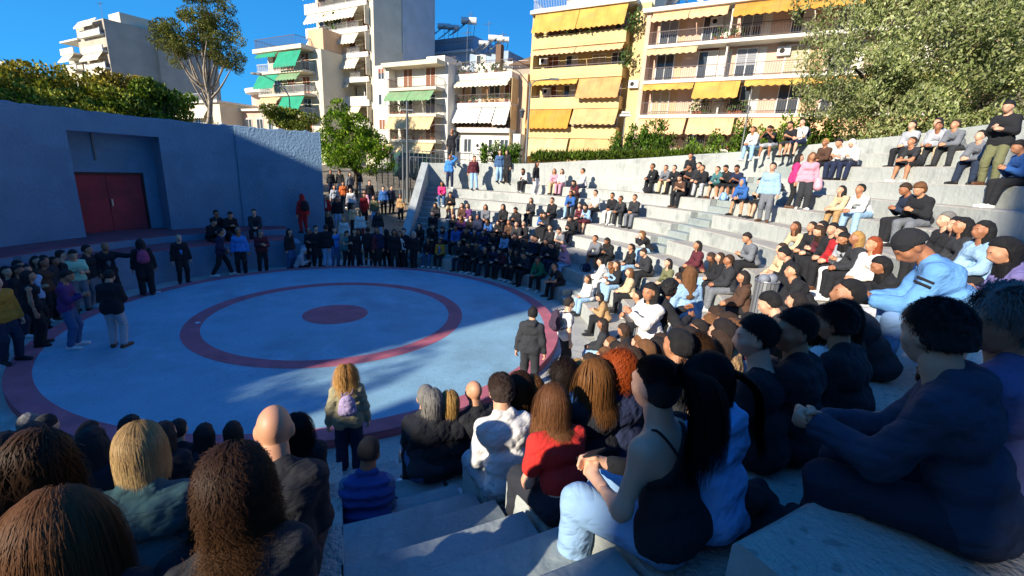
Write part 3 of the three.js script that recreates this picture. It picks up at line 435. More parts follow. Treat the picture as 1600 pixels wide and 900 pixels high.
// leaves on and inside clumps [x,y,z,rx,ry,rz]; hanging > 0 lets them droop
function crown(name, parent, clumps, n, geo, mat, { size = 1, hang = 0.4, dark = 0.5, tones = ['#ffffff'], gap = 0.1, shell = 0.55 } = {}) {
  const list = [], vol = clumps.map((c) => c[3] * c[4] + c[4] * c[5] + c[3] * c[5]), tot = vol.reduce((a, b) => a + b, 0);
  clumps.forEach((c, ci) => {
    const k = Math.round(n * vol[ci] / tot), tone = rr(0.75, 1.15);
    for (let i = 0; i < k; i++) {
      const u = rr(-1, 1), a = rr(0, 6.283), s = Math.sqrt(1 - u * u), rad = Math.pow(rnd(), 1 / 3) * (1 - shell) + shell;
      const rough = 1 + 0.28 * noise(c[0] + s * Math.cos(a) * 2.2, c[1] + u * 2.2, c[2] + s * Math.sin(a) * 2.2);
      const x = c[0] + c[3] * s * Math.cos(a) * rad * rough, y = c[1] + c[4] * u * rad * rough, z = c[2] + c[5] * s * Math.sin(a) * rad * rough;
      if (noise(x * 1.1, y * 1.1, z * 1.1) < -0.28 + gap) continue;
      list.push([x, y, z, tone * rr(0.7, 1.2) * (1 + 0.5 * noise(x * 0.8, y * 0.8, z * 0.8))]);
    }
  });
  const m = shadowed(new THREE.InstancedMesh(geo, mat, list.length)); m.name = name;
  list.forEach(([x, y, z, t], i) => { _e.set(rr(-1.2, 1.2) + hang * 1.5, rr(0, 6.283), rr(-1.2, 1.2)); const k = size * rr(0.65, 1.35); m.setMatrixAt(i, _m.compose(_p.set(x, y, z), _q.setFromEuler(_e), _s.set(k, k, k))); m.setColorAt(i, _c.set(tones[Math.floor(rnd() * tones.length)]).multiplyScalar(clamp(t, 0.35, 1.5))); });
  m.userData.kind = 'stuff'; parent.add(m); return m;
}
const bark = std({ map: mottled([0.36, 0.30, 0.24], 0.3, 4, 0.7, { grain: 0.15, z: 51, size: 256 }), bumpMap: bumpTex(9, 0.35, 52), bumpScale: 0.03, roughness: 0.95 });
const paleBark = std({ map: mottled([0.58, 0.53, 0.46], 0.3, 4, 0.9, { grain: 0.12, z: 53, size: 256 }), roughness: 0.95 });
function tree(name, label, base, trunk, limbs, mk, mat = bark, grp) { const t = group(name, [base.x, base.y, base.z]); tag(t, label, 'tree', grp); mesh('trunk', uvMetres(trunk), mat, t); for (const l of limbs) mesh('limb', uvMetres(l), mat, t); mk(t); return t; }
reseed(202);
{ // olive tree, upper right
  const p = atDist(1445, 245, 25); p.y = 4.2;
  const cl = []; for (const [x, y, z, r] of [[-4.3, 3.8, 0.4, 1.7], [-3.6, 5.0, 0, 2.0], [-2.2, 2.6, 1.0, 2.0], [-1.2, 4.6, 1.2, 2.2], [-2.3, 7.0, 0, 1.9], [0.2, 6.6, 0.6, 2.3], [1.6, 3.4, 1.2, 2.2], [0.6, 8.8, -0.4, 2.1], [2.6, 5.8, 0.4, 2.4], [4.2, 3.6, 0, 2.3], [4.6, 7.4, -0.6, 2.4], [2.6, 9.4, -1, 2.2], [6.4, 5.4, -0.4, 2.4], [6.6, 2.6, 0.2, 2.0], [-0.4, 3.2, -1.6, 2.4], [3.4, 6, -2.2, 2.6], [7.8, 8, -1, 2.2], [-3.0, 2.5, 1.2, 1.1], [0.6, 1.9, 1.8, 1.4], [5.6, 9.8, -1.6, 2.2]]) cl.push([x, y, z, r * 0.95, r * 0.8, r * 0.95]);
  for (let i = 0; i < 46; i++) { const c = cl[Math.floor(rnd() * 20)], a = rr(0, 6.28), u = rr(-0.7, 1); cl.push([c[0] + Math.cos(a) * c[3] * 0.95, c[1] + u * c[4], c[2] + Math.sin(a) * c[5] * 0.9, rr(0.45, 0.85), rr(0.4, 0.8), rr(0.45, 0.85)]); }
  tree('olive_tree', 'large grey-green olive tree spreading above the upper right seats', p, taperTube([[0, -1.5, 0], [0.1, 0.6, 0], [-0.2, 2.0, 0.1], [0.3, 3.4, 0]], 0.42, 0.2), [[[0, 1, 0], [-1.5, 2.6, 0.2], [-3.6, 4.4, 0]], [[0, 1.4, 0], [1.6, 3.4, 0], [4.2, 5.6, 0]], [[0.1, 2.4, 0], [0.4, 5, 0.4], [0.6, 8, -0.4]], [[0, 1.6, 0], [0.3, 2.6, 1.0], [1.0, 4.4, 1.4]]].map((q) => taperTube(q, 0.17, 0.05)),
    (t) => crown('crown', t, cl, 165000, leafGeo(0.06, 0.15), leafMat('#b2b886', 0.3), { size: 1, hang: 0.3, tones: ['#ffffff', '#d8dcc0', '#c4cda6', '#f4efd8', '#9fae80'], gap: 0.14, shell: 0.35 }));
}
{ // citrus tree beside the end of the stage wall
  const p = atDist(556, 285, 33); p.y = 2.1; const cl = [];
  for (const [x, y, z, r] of [[-1.2, 2.4, 0, 1.1], [0.9, 2.2, 0.2, 1.25], [0, 3.2, 0, 1.3], [-1.0, 4.3, 0, 1.0], [0.3, 4.3, 0.3, 0.9], [-0.9, 5.3, 0, 0.7], [1.6, 3.0, 0, 0.9], [-1.7, 3.3, 0, 0.9], [2.0, 2.0, 0, 0.7], [-0.3, 2.2, 0.7, 0.9], [0.6, 3.4, -0.8, 1.0]]) cl.push([x, y, z, r, r * 0.85, r]);
  tree('citrus_tree', 'round bright green citrus tree beside the end of the stage wall', p, taperTube([[0, -0.5, 0], [0.05, 0.8, 0], [-0.05, 2.0, 0]], 0.12, 0.08), [taperTube([[0, 1.2, 0], [0.6, 2.2, 0.2]], 0.06, 0.03), taperTube([[0, 1.2, 0], [-0.7, 2.4, 0]], 0.06, 0.03)], (t) => crown('crown', t, cl, 21000, leafGeo(0.09, 0.15), leafMat('#9cba3c', 0.35), { tones: ['#ffffff', '#d8e8a0', '#a8c070', '#fff0b0', '#708a48'], gap: 0.12, shell: 0.45 }));
}
{ // slim tall tree
  const p = atDist(328, 195, 44); p.y = 3.5; const cl = [], limbs = [];
  for (const [x, y, z] of [[-3.0, 9.4, 0], [-2.4, 8.4, 0.4], [-1.2, 10.2, 0], [0.2, 11.2, 0], [1.5, 10.6, 0.3], [2.4, 9.6, 0], [2.9, 8.4, 0], [1.2, 9.0, 0.6], [-0.4, 9.0, -0.5], [2.2, 7.8, 0], [-3.2, 8.6, -0.3], [0.6, 12.0, 0], [2.1, 11.3, 0], [-1.9, 7.6, 0.3], [0.4, 8.0, 0], [-1.0, 8.2, 0.4], [1.4, 8.2, -0.4], [-1.8, 9.4, 0.2], [0.6, 9.9, 0.3], [3.0, 7.4, 0], [1.0, 10.4, -0.3]].map(([a, b, c]) => [a * 0.82, b, c])) {
    limbs.push(taperTube([[0.15, rr(3.6, 5.6), 0], [x * 0.4, y * 0.72, z], [x, y, z]], 0.1, 0.02, 7, 5));
    for (let i = 0; i < 6; i++) cl.push([x + rr(-0.7, 0.7), y + rr(-0.6, 0.6), z + rr(-0.7, 0.7), rr(0.35, 0.65), rr(0.3, 0.5), rr(0.35, 0.65)]);
  }
  for (let i = 0; i < 8; i++) cl.push([rr(-0.6, 0.6), rr(0.2, 3), rr(-0.5, 0.5), 0.4, 0.5, 0.4]);
  tree('slim_tree', 'tall slim sparse tree rising behind the stage wall', p, taperTube([[0, -1, 0], [-0.25, 2, 0], [0.2, 4, 0], [0.2, 6.4, 0], [0.0, 9.5, 0]], 0.27, 0.06, 12), limbs, (t) => crown('crown', t, cl, 30000, leafGeo(0.075, 0.14), leafMat('#8c9050', 0.3), { tones: ['#ffffff', '#c9c890', '#a2ac6e', '#fff0c4'], gap: 0.05, shell: 0.2, hang: 0.7 }), paleBark);
}
// yellow-green trees behind the stage wall
for (const [px, py, d, w, h, hex, label] of [[-25, 158, 26, 2.0, 1.6, '#b0b450', 'yellow-green tree behind the stage wall, at the left edge'], [50, 150, 29, 2.6, 1.7, '#c0b856', 'yellow-tinged broad tree behind the left part of the stage wall'], [118, 163, 28, 2.0, 1.3, '#a2aa4c', 'lower yellow-green tree behind the stage wall, above the recess'], [178, 158, 33, 1.9, 1.8, '#c0b058', 'ochre-tipped tree behind the stage wall, below the blank tan wall'], [232, 165, 29, 1.9, 1.3, '#84a046', 'deep green bushy tree behind the stage wall, right of the recess'], [460, 188, 42, 2.2, 1.2, '#9cab58', 'low green shrubs showing over the free end of the stage wall']]) {
  const p = atDist(px, py, d), cl = []; const y = p.y; p.y = 2.2; for (let i = 0; i < 15; i++) { const a = rr(0, 6.28), r = rr(0, 0.8); cl.push([Math.cos(a) * w * r, y - p.y + rr(-0.9, 0.75) * h * 0.7, Math.sin(a) * w * r, w * rr(0.28, 0.5), h * rr(0.22, 0.42), w * rr(0.28, 0.5)]); }
  tree('bushy_tree', label, p, taperTube([[0, -0.5, 0], [0.1, 1, 0], [0, y - p.y - h * 0.3, 0]], 0.16, 0.08), [taperTube([[0, 0.8, 0], [w * 0.4, y - p.y, 0]], 0.08, 0.03), taperTube([[0, 0.8, 0], [-w * 0.4, y - p.y, 0.2]], 0.08, 0.03)], (t) => crown('crown', t, cl, 11000, leafGeo(0.1, 0.17), leafMat(hex, 0.3), { tones: ['#ffffff', '#e6d58a', '#b9bd70', '#fff2b0', '#77853e'], gap: 0.1, shell: 0.35 }), bark, 'trees behind the stage wall');
}
// upright weeds, grass and climbers along the top of the back wall
function weeds(name, label, spots, hex, n) {
  const g = group(name); tag(g, label, 'plant'); const st = [], cl = [];
  for (const [px, py, d, h, k] of spots) { const p = atDist(px, py, d); for (let i = 0; i < k; i++) { const x = p.x + rr(-0.5, 0.5), z = p.z + rr(-0.4, 0.4), hh = h * rr(0.5, 1.1), y0 = p.y - 0.4; st.push(taperTube([[x, y0, z], [x + rr(-0.1, 0.1), y0 + hh * 0.5, z], [x + rr(-0.25, 0.25), y0 + hh, z]], 0.02, 0.006, 4, 4)); for (let j = 0; j < 5; j++) cl.push([x + rr(-0.15, 0.15), y0 + hh * (0.15 + j * 0.2), z + rr(-0.15, 0.15), 0.24, 0.22, 0.24]); } }
  const s = mesh('stems', st.map(uvMetres), bark, g); s.userData.kind = 'stuff'; crown('leaves', g, cl, n, leafGeo(0.08, 0.18), leafMat(hex, 0.3), { tones: ['#ffffff', '#dfe4a8', '#a8b974', '#7b9150'], gap: -0.2, shell: 0.1 });
}
weeds('weed_clump', 'tall green weeds behind the back wall before the gap between yellow and pinkish blocks', [[965, 240, 27, 1.3, 6], [990, 240, 27, 1.7, 8], [1015, 238, 27, 1.9, 9], [1040, 238, 27, 1.2, 6]], '#6d8f38', 5200);
weeds('weed_clump', 'green weeds behind the back wall, left of the seated boys on its top', [[1090, 238, 25, 1.0, 4], [1130, 236, 25, 1.2, 5], [1160, 232, 25, 1.5, 7], [1195, 228, 24, 1.3, 6], [1235, 222, 24, 1.3, 6], [1275, 222, 24, 1.1, 5]], '#84a044', 4800);
weeds('climbing_plant', 'leafy climbing plant behind the wall in front of the low cream block', [[768, 246, 29, 1.4, 6], [785, 246, 29, 0.9, 6], [800, 246, 29, 1.2, 7]], '#6c8f2c', 3000);
{ const g = group('grass_strip'); const cl = []; for (let x = 835; x < 1100; x += 4) { const p = atDist(x, 243 - (x - 835) * 0.012, 26.5 - (x - 835) * 0.008); cl.push([p.x, p.y - 0.15, p.z, 0.25, 0.25, 0.3]); } const m = crown('grass_blades', g, cl, 7000, leafGeo(0.03, 0.3), leafMat('#6f8a2c', 0.3), { tones: ['#ffffff', '#e3dc90', '#9fb060'], gap: -0.5, shell: 0.1, hang: 0 }); tag(g, 'low green grass growing along the top of the back wall', 'grass'); g.userData.kind = 'stuff'; }
// ---- street furniture
function pole(name, label, px, yTop, yBot, d, r, extra) { const a = atDist(px, yBot, d), t = atDist(px, yTop, d); const g = group(name, [a.x, a.y - 0.6, a.z]); tag(g, label, name.includes('lamp') ? 'street lamp' : 'pole'); const H = t.y - a.y + 0.6; mesh('post', uvMetres(taperTube([[0, 0, 0], [0, H * 0.5, 0], [0, H, 0]], r, r * 0.6, 4, 8)), M.pole, g); extra && extra(g, H); return g; }
pole('street_lamp', 'tall street lamp with two arms before the yellow block', 822, 128, 246, 31, 0.09, (g, H) => { for (const s of [-1, 1]) { mesh('arm', uvMetres(taperTube([[0, H - 0.3, 0], [0.25 * s, H + 0.05, 0], [s * 0.9, H + (s < 0 ? 0.65 : 0.2), 0], [s * 1.3, H + (s < 0 ? 0.8 : 0.25), 0]], 0.035, 0.025)), M.pole, g); mesh('lamp_head', bx(s * 1.2, s * 1.8, H + (s < 0 ? 0.75 : 0.2), H + (s < 0 ? 0.87 : 0.3), -0.12, 0.12), M.pole, g); } });
pole('street_lamp', 'slim lamp post with a small lantern beside the two-armed lamp', 812, 185, 246, 33, 0.05, (g, H) => { const l = new THREE.CylinderGeometry(0.2, 0.12, 0.45, 6); l.translate(0, H + 0.25, 0); mesh('lantern', uvMetres(l), M.glass, g); const c = new THREE.ConeGeometry(0.26, 0.2, 6); c.translate(0, H + 0.58, 0); mesh('lamp_cap', uvMetres(c), M.pole, g); });
pole('street_lamp', 'grey lamp post with a flat floodlight head above the back wall', 970, 182, 244, 27, 0.05, (g, H) => { mesh('lamp_head', [bx(-0.28, 0.28, H, H + 0.12, -0.14, 0.14)], ACM, g); mesh('lamp_head', bx(-0.2, 0.2, H + 0.16, H + 0.26, -0.12, 0.12), ACM, g); });
pole('street_lamp', 'curved street lamp before the green-awning block', 455, 150, 196, 46, 0.07, (g, H) => { mesh('arm', uvMetres(taperTube([[0, H - 0.1, 0], [-0.4, H + 0.6, 0], [-1.6, H + 1.3, 0], [-2.4, H + 1.6, 0]], 0.05, 0.03)), M.pole, g); mesh('lamp_head', bx(-3.1, -2.3, H + 1.55, H + 1.7, -0.15, 0.15), M.pole, g); });
pole('wooden_pole', 'dark pole rising beside the end wall before the narrow cream block', 637, 158, 300, 27, 0.09, (g, H) => { mesh('crossbar', bx(-0.35, 0.35, H - 0.5, H - 0.42, -0.05, 0.05), M.pole, g); });
pole('metal_post', 'short dark post between citrus tree and end wall', 630, 225, 300, 26, 0.06);
pole('metal_post', 'slim grey post before the pinkish block, above the boys on the wall', 1158, 140, 235, 24.5, 0.045);
{ // railing on the street side behind the far wall
  const g = group('street_railing'); tag(g, 'dark railing along the street behind the far wall', 'railing'); const a = atDist(640, 236, 31), b = atDist(812, 232, 31), n = 26; const at = (t, y) => [lerp(a.x, b.x, t), y, lerp(a.z, b.z, t)];
  for (const y of [5.0, 4.6]) mesh('rail', uvMetres(tube([at(0, y), at(1, y)], 0.03, 1, 5)), M.pole, g); for (let i = 0; i <= n; i++) mesh('baluster', uvMetres(tube([at(i / n, 3.6), at(i / n, 5.0)], 0.02, 1, 4)), M.pole, g);
}
{ const g = group('mesh_fence'); tag(g, 'grey mesh fence behind the people in the passage', 'fence'); const a = atDist(588, 262, 33), b = atDist(650, 250, 33), n = 7; const at = (t, y) => [lerp(a.x, b.x, t), y, lerp(a.z, b.z, t)]; for (let i = 0; i <= n; i++) mesh('post', uvMetres(tube([at(i / n, 1.5), at(i / n, 4.6)], 0.035, 1, 5)), M.pole, g); const w = []; for (let i = 0; i < 70; i++) w.push(uvMetres(tube([at(i / 70, 1.8), at(i / 70, 4.5)], 0.008, 1, 3))); for (let y = 1.9; y < 4.5; y += 0.2) w.push(uvMetres(tube([at(0, y), at(1, y)], 0.008, 1, 3))); const m = mesh('wire_mesh', w, M.pole, g); m.userData.kind = 'stuff'; }
{ // green parked van roof beyond the passage
  const p = atDist(660, 246, 36); const g = group('parked_van', [p.x, 2.9, p.z], FA); tag(g, 'dark green vehicle parked behind the far wall', 'van'); const s = new THREE.Shape(); s.moveTo(-2.2, 0.3); s.lineTo(-2.2, 1.6); s.quadraticCurveTo(-2.1, 1.95, -1.6, 2.0); s.lineTo(0.9, 2.0); s.lineTo(1.6, 1.2); s.lineTo(2.2, 1.0); s.lineTo(2.3, 0.3); s.closePath(); const e = new THREE.ExtrudeGeometry(s, { depth: 1.6, bevelEnabled: true, bevelSize: 0.06, bevelThickness: 0.08, bevelSegments: 2 }); e.translate(0, 0, -0.8); mesh('body', uvMetres(e), paint('#1f4a38', 0.4), g); mesh('window', bx(-1.9, 0.8, 1.3, 1.85, 0.885, 0.9), M.glass, g); for (const x of [-1.4, 1.4]) for (const z of [-0.75, 0.75]) { const w = new THREE.CylinderGeometry(0.33, 0.33, 0.22, 16); w.rotateX(Math.PI / 2); w.translate(x, 0.33, z); mesh('wheel', uvMetres(w), paint('#151515'), g); }
}
{ // leafy trees outside the frame whose shade dapples the lower seats
  for (const [s, u, h, w, n, label] of [[-22, -7.9, 11.9, 1.2, 1300, 'sparse tree outside the frame, left of the camera'], [-13.5, -5.4, 7.0, 1.4, 1500, 'taller sparse tree outside the frame, left of the camera'], [-14, -2.6, 7.4, 1.3, 1400, 'sparse tree outside the frame, behind the camera']]) {
    const q = Math.SQRT1_2, p = new THREE.Vector3((s + u) * q, 2.5, -(s - u) * q), cl = []; for (let i = 0; i < 10; i++) cl.push([rr(-w, w) * 0.8, h - 2.5 - rr(0.2, 2.6), rr(-w, w) * 0.8, rr(0.4, 0.8), rr(0.3, 0.5), rr(0.4, 0.8)]);
    tree('bushy_tree', label, p, taperTube([[0, -0.8, 0], [0.1, 2, 0], [0, h - 3.5, 0]], 0.14, 0.06), [taperTube([[0, 1.8, 0], [w * 0.5, h - 4, 0]], 0.07, 0.02)], (t) => crown('crown', t, cl, n, leafGeo(0.12, 0.2), leafMat('#5f7a2c', 0.3), { gap: 0.1, shell: 0.2 }));
  }
}
// ================================================================ people: implicit bodies on posed joints, meshed by surface nets
const V = (x, y, z) => new THREE.Vector3(x, y, z);
const cap = (a, b, ra, rb = ra) => ({ a, b, ra, rb });
const ell = (c, rx, ry, rz, q) => ({ c, r: [rx, ry, rz], q });
const tmpV = new THREE.Vector3();
function primDist(p, x, y, z) {
  if (p.c) {
    tmpV.set(x - p.c.x, y - p.c.y, z - p.c.z); if (p.qi) tmpV.applyQuaternion(p.qi);
    const [rx, ry, rz] = p.r, k0 = Math.hypot(tmpV.x / rx, tmpV.y / ry, tmpV.z / rz), k1 = Math.hypot(tmpV.x / (rx * rx), tmpV.y / (ry * ry), tmpV.z / (rz * rz));
    return k1 < 1e-6 ? -Math.min(rx, ry, rz) : k0 * (k0 - 1) / k1;
  }
  const dx = x - p.a.x, dy = y - p.a.y, dz = z - p.a.z, ex = p.ex, ey = p.ey, ez = p.ez, t = clamp((dx * ex + dy * ey + dz * ez) / p.l2, 0, 1);
  return Math.hypot(dx - ex * t, dy - ey * t, dz - ez * t) - (p.ra + (p.rb - p.ra) * t);
}
function prep(p) { if (p.c) { if (p.q) p.qi = p.q.clone().invert(); } else { p.ex = p.b.x - p.a.x; p.ey = p.b.y - p.a.y; p.ez = p.b.z - p.a.z; p.l2 = Math.max(1e-9, p.ex ** 2 + p.ey ** 2 + p.ez ** 2); } return p; }
function pBox(p, m) { if (p.c) { const r = Math.max(...p.r) + m; return [p.c.x - r, p.c.y - r, p.c.z - r, p.c.x + r, p.c.y + r, p.c.z + r]; } const r = Math.max(p.ra, p.rb) + m; return [Math.min(p.a.x, p.b.x) - r, Math.min(p.a.y, p.b.y) - r, Math.min(p.a.z, p.b.z) - r, Math.max(p.a.x, p.b.x) + r, Math.max(p.a.y, p.b.y) + r, Math.max(p.a.z, p.b.z) + r]; }
// smooth union of prims, optional displacement disp(x,y,z) and cut(x,y,z) (kept where negative)
function skin(prims, cell, k = 0.02, disp = null, cut = null) {
  prims.forEach(prep);
  const m = 4 * k + 2 * cell, boxes = prims.map((p) => pBox(p, m));
  const lo = [0, 1, 2].map((i) => Math.min(...boxes.map((b) => b[i])) - cell), hi = [3, 4, 5].map((i) => Math.max(...boxes.map((b) => b[i])) + cell);
  const n = lo.map((l, i) => Math.ceil((hi[i] - l) / cell) + 1), [nx, ny, nz] = n, f = new Float32Array(nx * ny * nz);
  prims.forEach((p, i) => {
    const b = boxes[i], s = [0, 1, 2].map((q) => Math.max(0, Math.floor((b[q] - lo[q]) / cell))), e = [3, 4, 5].map((q) => Math.min(n[q - 3] - 1, Math.ceil((b[q] - lo[q - 3]) / cell)));
    for (let z = s[2]; z <= e[2]; z++) for (let y = s[1]; y <= e[1]; y++) for (let x = s[0]; x <= e[0]; x++) f[x + nx * (y + ny * z)] += Math.exp(-clamp(primDist(p, lo[0] + x * cell, lo[1] + y * cell, lo[2] + z * cell), -0.5, 0.5) / k);
  });
  for (let i = 0, z = 0; z < nz; z++) for (let y = 0; y < ny; y++) for (let x = 0; x < nx; x++, i++) {
    let d = f[i] > 0 ? -k * Math.log(f[i]) : 0.3;
    if (d < 0.1 && d > -0.1) { const X = lo[0] + x * cell, Y = lo[1] + y * cell, Z = lo[2] + z * cell; if (disp) d += disp(X, Y, Z); if (cut) d = Math.max(d, cut(X, Y, Z)); }
    else if (d <= -0.1 && cut) d = Math.max(d, cut(lo[0] + x * cell, lo[1] + y * cell, lo[2] + z * cell));
    f[i] = d;
  }
  const pos = [], idx = [], vid = new Int32Array(nx * ny * nz).fill(-1), sx = 1, sy = nx, sz = nx * ny;
  const C8 = [0, sx, sy, sx + sy, sz, sz + sx, sz + sy, sz + sx + sy];
  const E12 = [[0, 1], [2, 3], [4, 5], [6, 7], [0, 2], [1, 3], [4, 6], [5, 7], [0, 4], [1, 5], [2, 6], [3, 7]];
  for (let z = 0; z < nz - 1; z++) for (let y = 0; y < ny - 1; y++) for (let x = 0; x < nx - 1; x++) {
    const i = x + sy * y + sz * z; let mask = 0; for (let c = 0; c < 8; c++) if (f[i + C8[c]] < 0) mask |= 1 << c;
    if (mask === 0 || mask === 255) continue;
    let ax = 0, ay = 0, az = 0, cnt = 0;
    for (const [a, b] of E12) { if (((mask >> a) & 1) === ((mask >> b) & 1)) continue; const fa = f[i + C8[a]], fb = f[i + C8[b]], t = fa / (fa - fb); ax += (a & 1) + t * ((b & 1) - (a & 1)); ay += ((a >> 1) & 1) + t * (((b >> 1) & 1) - ((a >> 1) & 1)); az += (a >> 2) + t * ((b >> 2) - (a >> 2)); cnt++; }
    vid[i] = pos.length / 3; pos.push(lo[0] + (x + ax / cnt) * cell, lo[1] + (y + ay / cnt) * cell, lo[2] + (z + az / cnt) * cell);
  }
  const quad = (a, b, c, d, flip) => { if (a < 0 || b < 0 || c < 0 || d < 0) return; flip ? idx.push(a, b, c, a, c, d) : idx.push(a, c, b, a, d, c); };
  for (let z = 1; z < nz - 1; z++) for (let y = 1; y < ny - 1; y++) for (let x = 1; x < nx - 1; x++) {
    const i = x + sy * y + sz * z, s = f[i] < 0;
    if (s !== f[i + sx] < 0) quad(vid[i], vid[i - sy], vid[i - sy - sz], vid[i - sz], !s);
    if (s !== f[i + sy] < 0) quad(vid[i], vid[i - sz], vid[i - sx - sz], vid[i - sx], !s);
    if (s !== f[i + sz] < 0) quad(vid[i], vid[i - sx], vid[i - sx - sy], vid[i - sy], !s);
  }
  const g = new THREE.BufferGeometry(); g.setAttribute('position', new THREE.Float32BufferAttribute(pos, 3));
  const uv = new Float32Array(pos.length / 3 * 2); for (let i = 0; i < uv.length / 2; i++) { uv[2 * i] = pos[3 * i] + pos[3 * i + 2] * 0.7; uv[2 * i + 1] = pos[3 * i + 1] + pos[3 * i + 2] * 0.4; } g.setAttribute('uv', new THREE.BufferAttribute(uv, 2));
  g.setIndex(idx); g.computeVertexNormals(); return g;
}
// ---- skeleton. Faces +z, left is +x. Standing: origin on the ground; sitting: origin on the seat.
function ik(a, target, l1, l2, pole) {
  const d = target.clone().sub(a), L = Math.min(d.length(), (l1 + l2) * 0.995), u = d.normalize(), end = a.clone().addScaledVector(u, L);
  const c = (l1 * l1 + L * L - l2 * l2) / (2 * L), h = Math.sqrt(Math.max(0, l1 * l1 - c * c)), pv = pole.clone().addScaledVector(u, -pole.dot(u)).normalize();
  return [a.clone().addScaledVector(u, c).addScaledVector(pv, h), end];
}
const POSE = { // hands and feet: targets [x,y,z]; lean/head in degrees
  stand: { lean: 2, hands: [[0.27, 0.82, 0.04], [-0.27, 0.82, 0.04]], feet: [[0.11, 0, 0.02], [-0.11, 0, -0.03]] },
  phone: { lean: 4, head: [22, 0], hands: [[0.1, 1.12, 0.3], [-0.05, 1.16, 0.31]], feet: [[0.11, 0, 0.02], [-0.12, 0, -0.02]] },
  cross: { lean: -2, hands: [[-0.13, 1.13, 0.2], [0.15, 1.16, 0.2]], feet: [[0.13, 0, 0.05], [-0.11, 0, -0.02]] },
  walk: { lean: 5, head: [6, 0], hands: [[0.25, 0.86, 0.16], [-0.2, 0.98, 0.2]], feet: [[0.09, 0, 0.3], [-0.09, 0.04, -0.28]] },
  shade: { lean: 0, hands: [[0.12, 1.66, 0.16], [-0.26, 0.84, 0.05]], feet: [[0.12, 0, 0], [-0.12, 0, 0]], poleL: [1, 0.2, 0.2] },
  point: { lean: 3, hands: [[0.62, 1.28, 0.3], [-0.24, 0.86, 0.1]], feet: [[0.12, 0, 0.05], [-0.12, 0, -0.05]], poleL: [0, -1, 0] },
  hug: { lean: 8, head: [8, 15], hands: [[0.05, 1.3, 0.42], [-0.12, 1.22, 0.42]], feet: [[0.1, 0, 0.02], [-0.1, 0, -0.05]] },
  prop: { lean: 10, head: [10, 20], hands: [[0.3, 0.8, -0.2], [-0.3, 0.78, -0.05]], feet: [[0.16, 0, 0.28], [-0.08, 0, 0.2]] },
  sit: { sit: 1, lean: 10, hands: [[0.08, 0.2, 0.36], [-0.04, 0.2, 0.37]], feet: [[0.12, -0.45, 0.44], [-0.12, -0.45, 0.4]] },
  bent: { sit: 1, lean: 34, head: [-14, 0], hands: [[0.06, 0.16, 0.56], [-0.06, 0.17, 0.56]], feet: [[0.17, -0.45, 0.42], [-0.17, -0.45, 0.44]] },
  text: { sit: 1, lean: 20, head: [24, 0], hands: [[0.07, 0.32, 0.38], [-0.05, 0.33, 0.39]], feet: [[0.1, -0.45, 0.46], [-0.12, -0.45, 0.38]] },
  chin: { sit: 1, lean: 28, head: [2, 10], hands: [[0.05, 0.58, 0.44], [-0.1, 0.2, 0.4]], feet: [[0.14, -0.45, 0.42], [-0.12, -0.45, 0.46]] },
  back: { sit: 1, lean: -14, head: [4, 0], hands: [[0.3, 0.02, -0.26], [-0.3, 0.02, -0.24]], feet: [[0.12, -0.45, 0.52], [-0.1, -0.45, 0.6]] },
  stretch: { sit: 1, lean: 6, hands: [[0.1, 0.2, 0.34], [-0.2, 0.2, 0.3]], feet: [[0.14, -0.42, 0.72], [-0.1, -0.42, 0.76]] },
  hide: { sit: 1, lean: 30, head: [24, 0], hands: [[0.09, 0.52, 0.5], [-0.09, 0.52, 0.5]], feet: [[0.2, -0.45, 0.4], [-0.2, -0.45, 0.42]] },
};
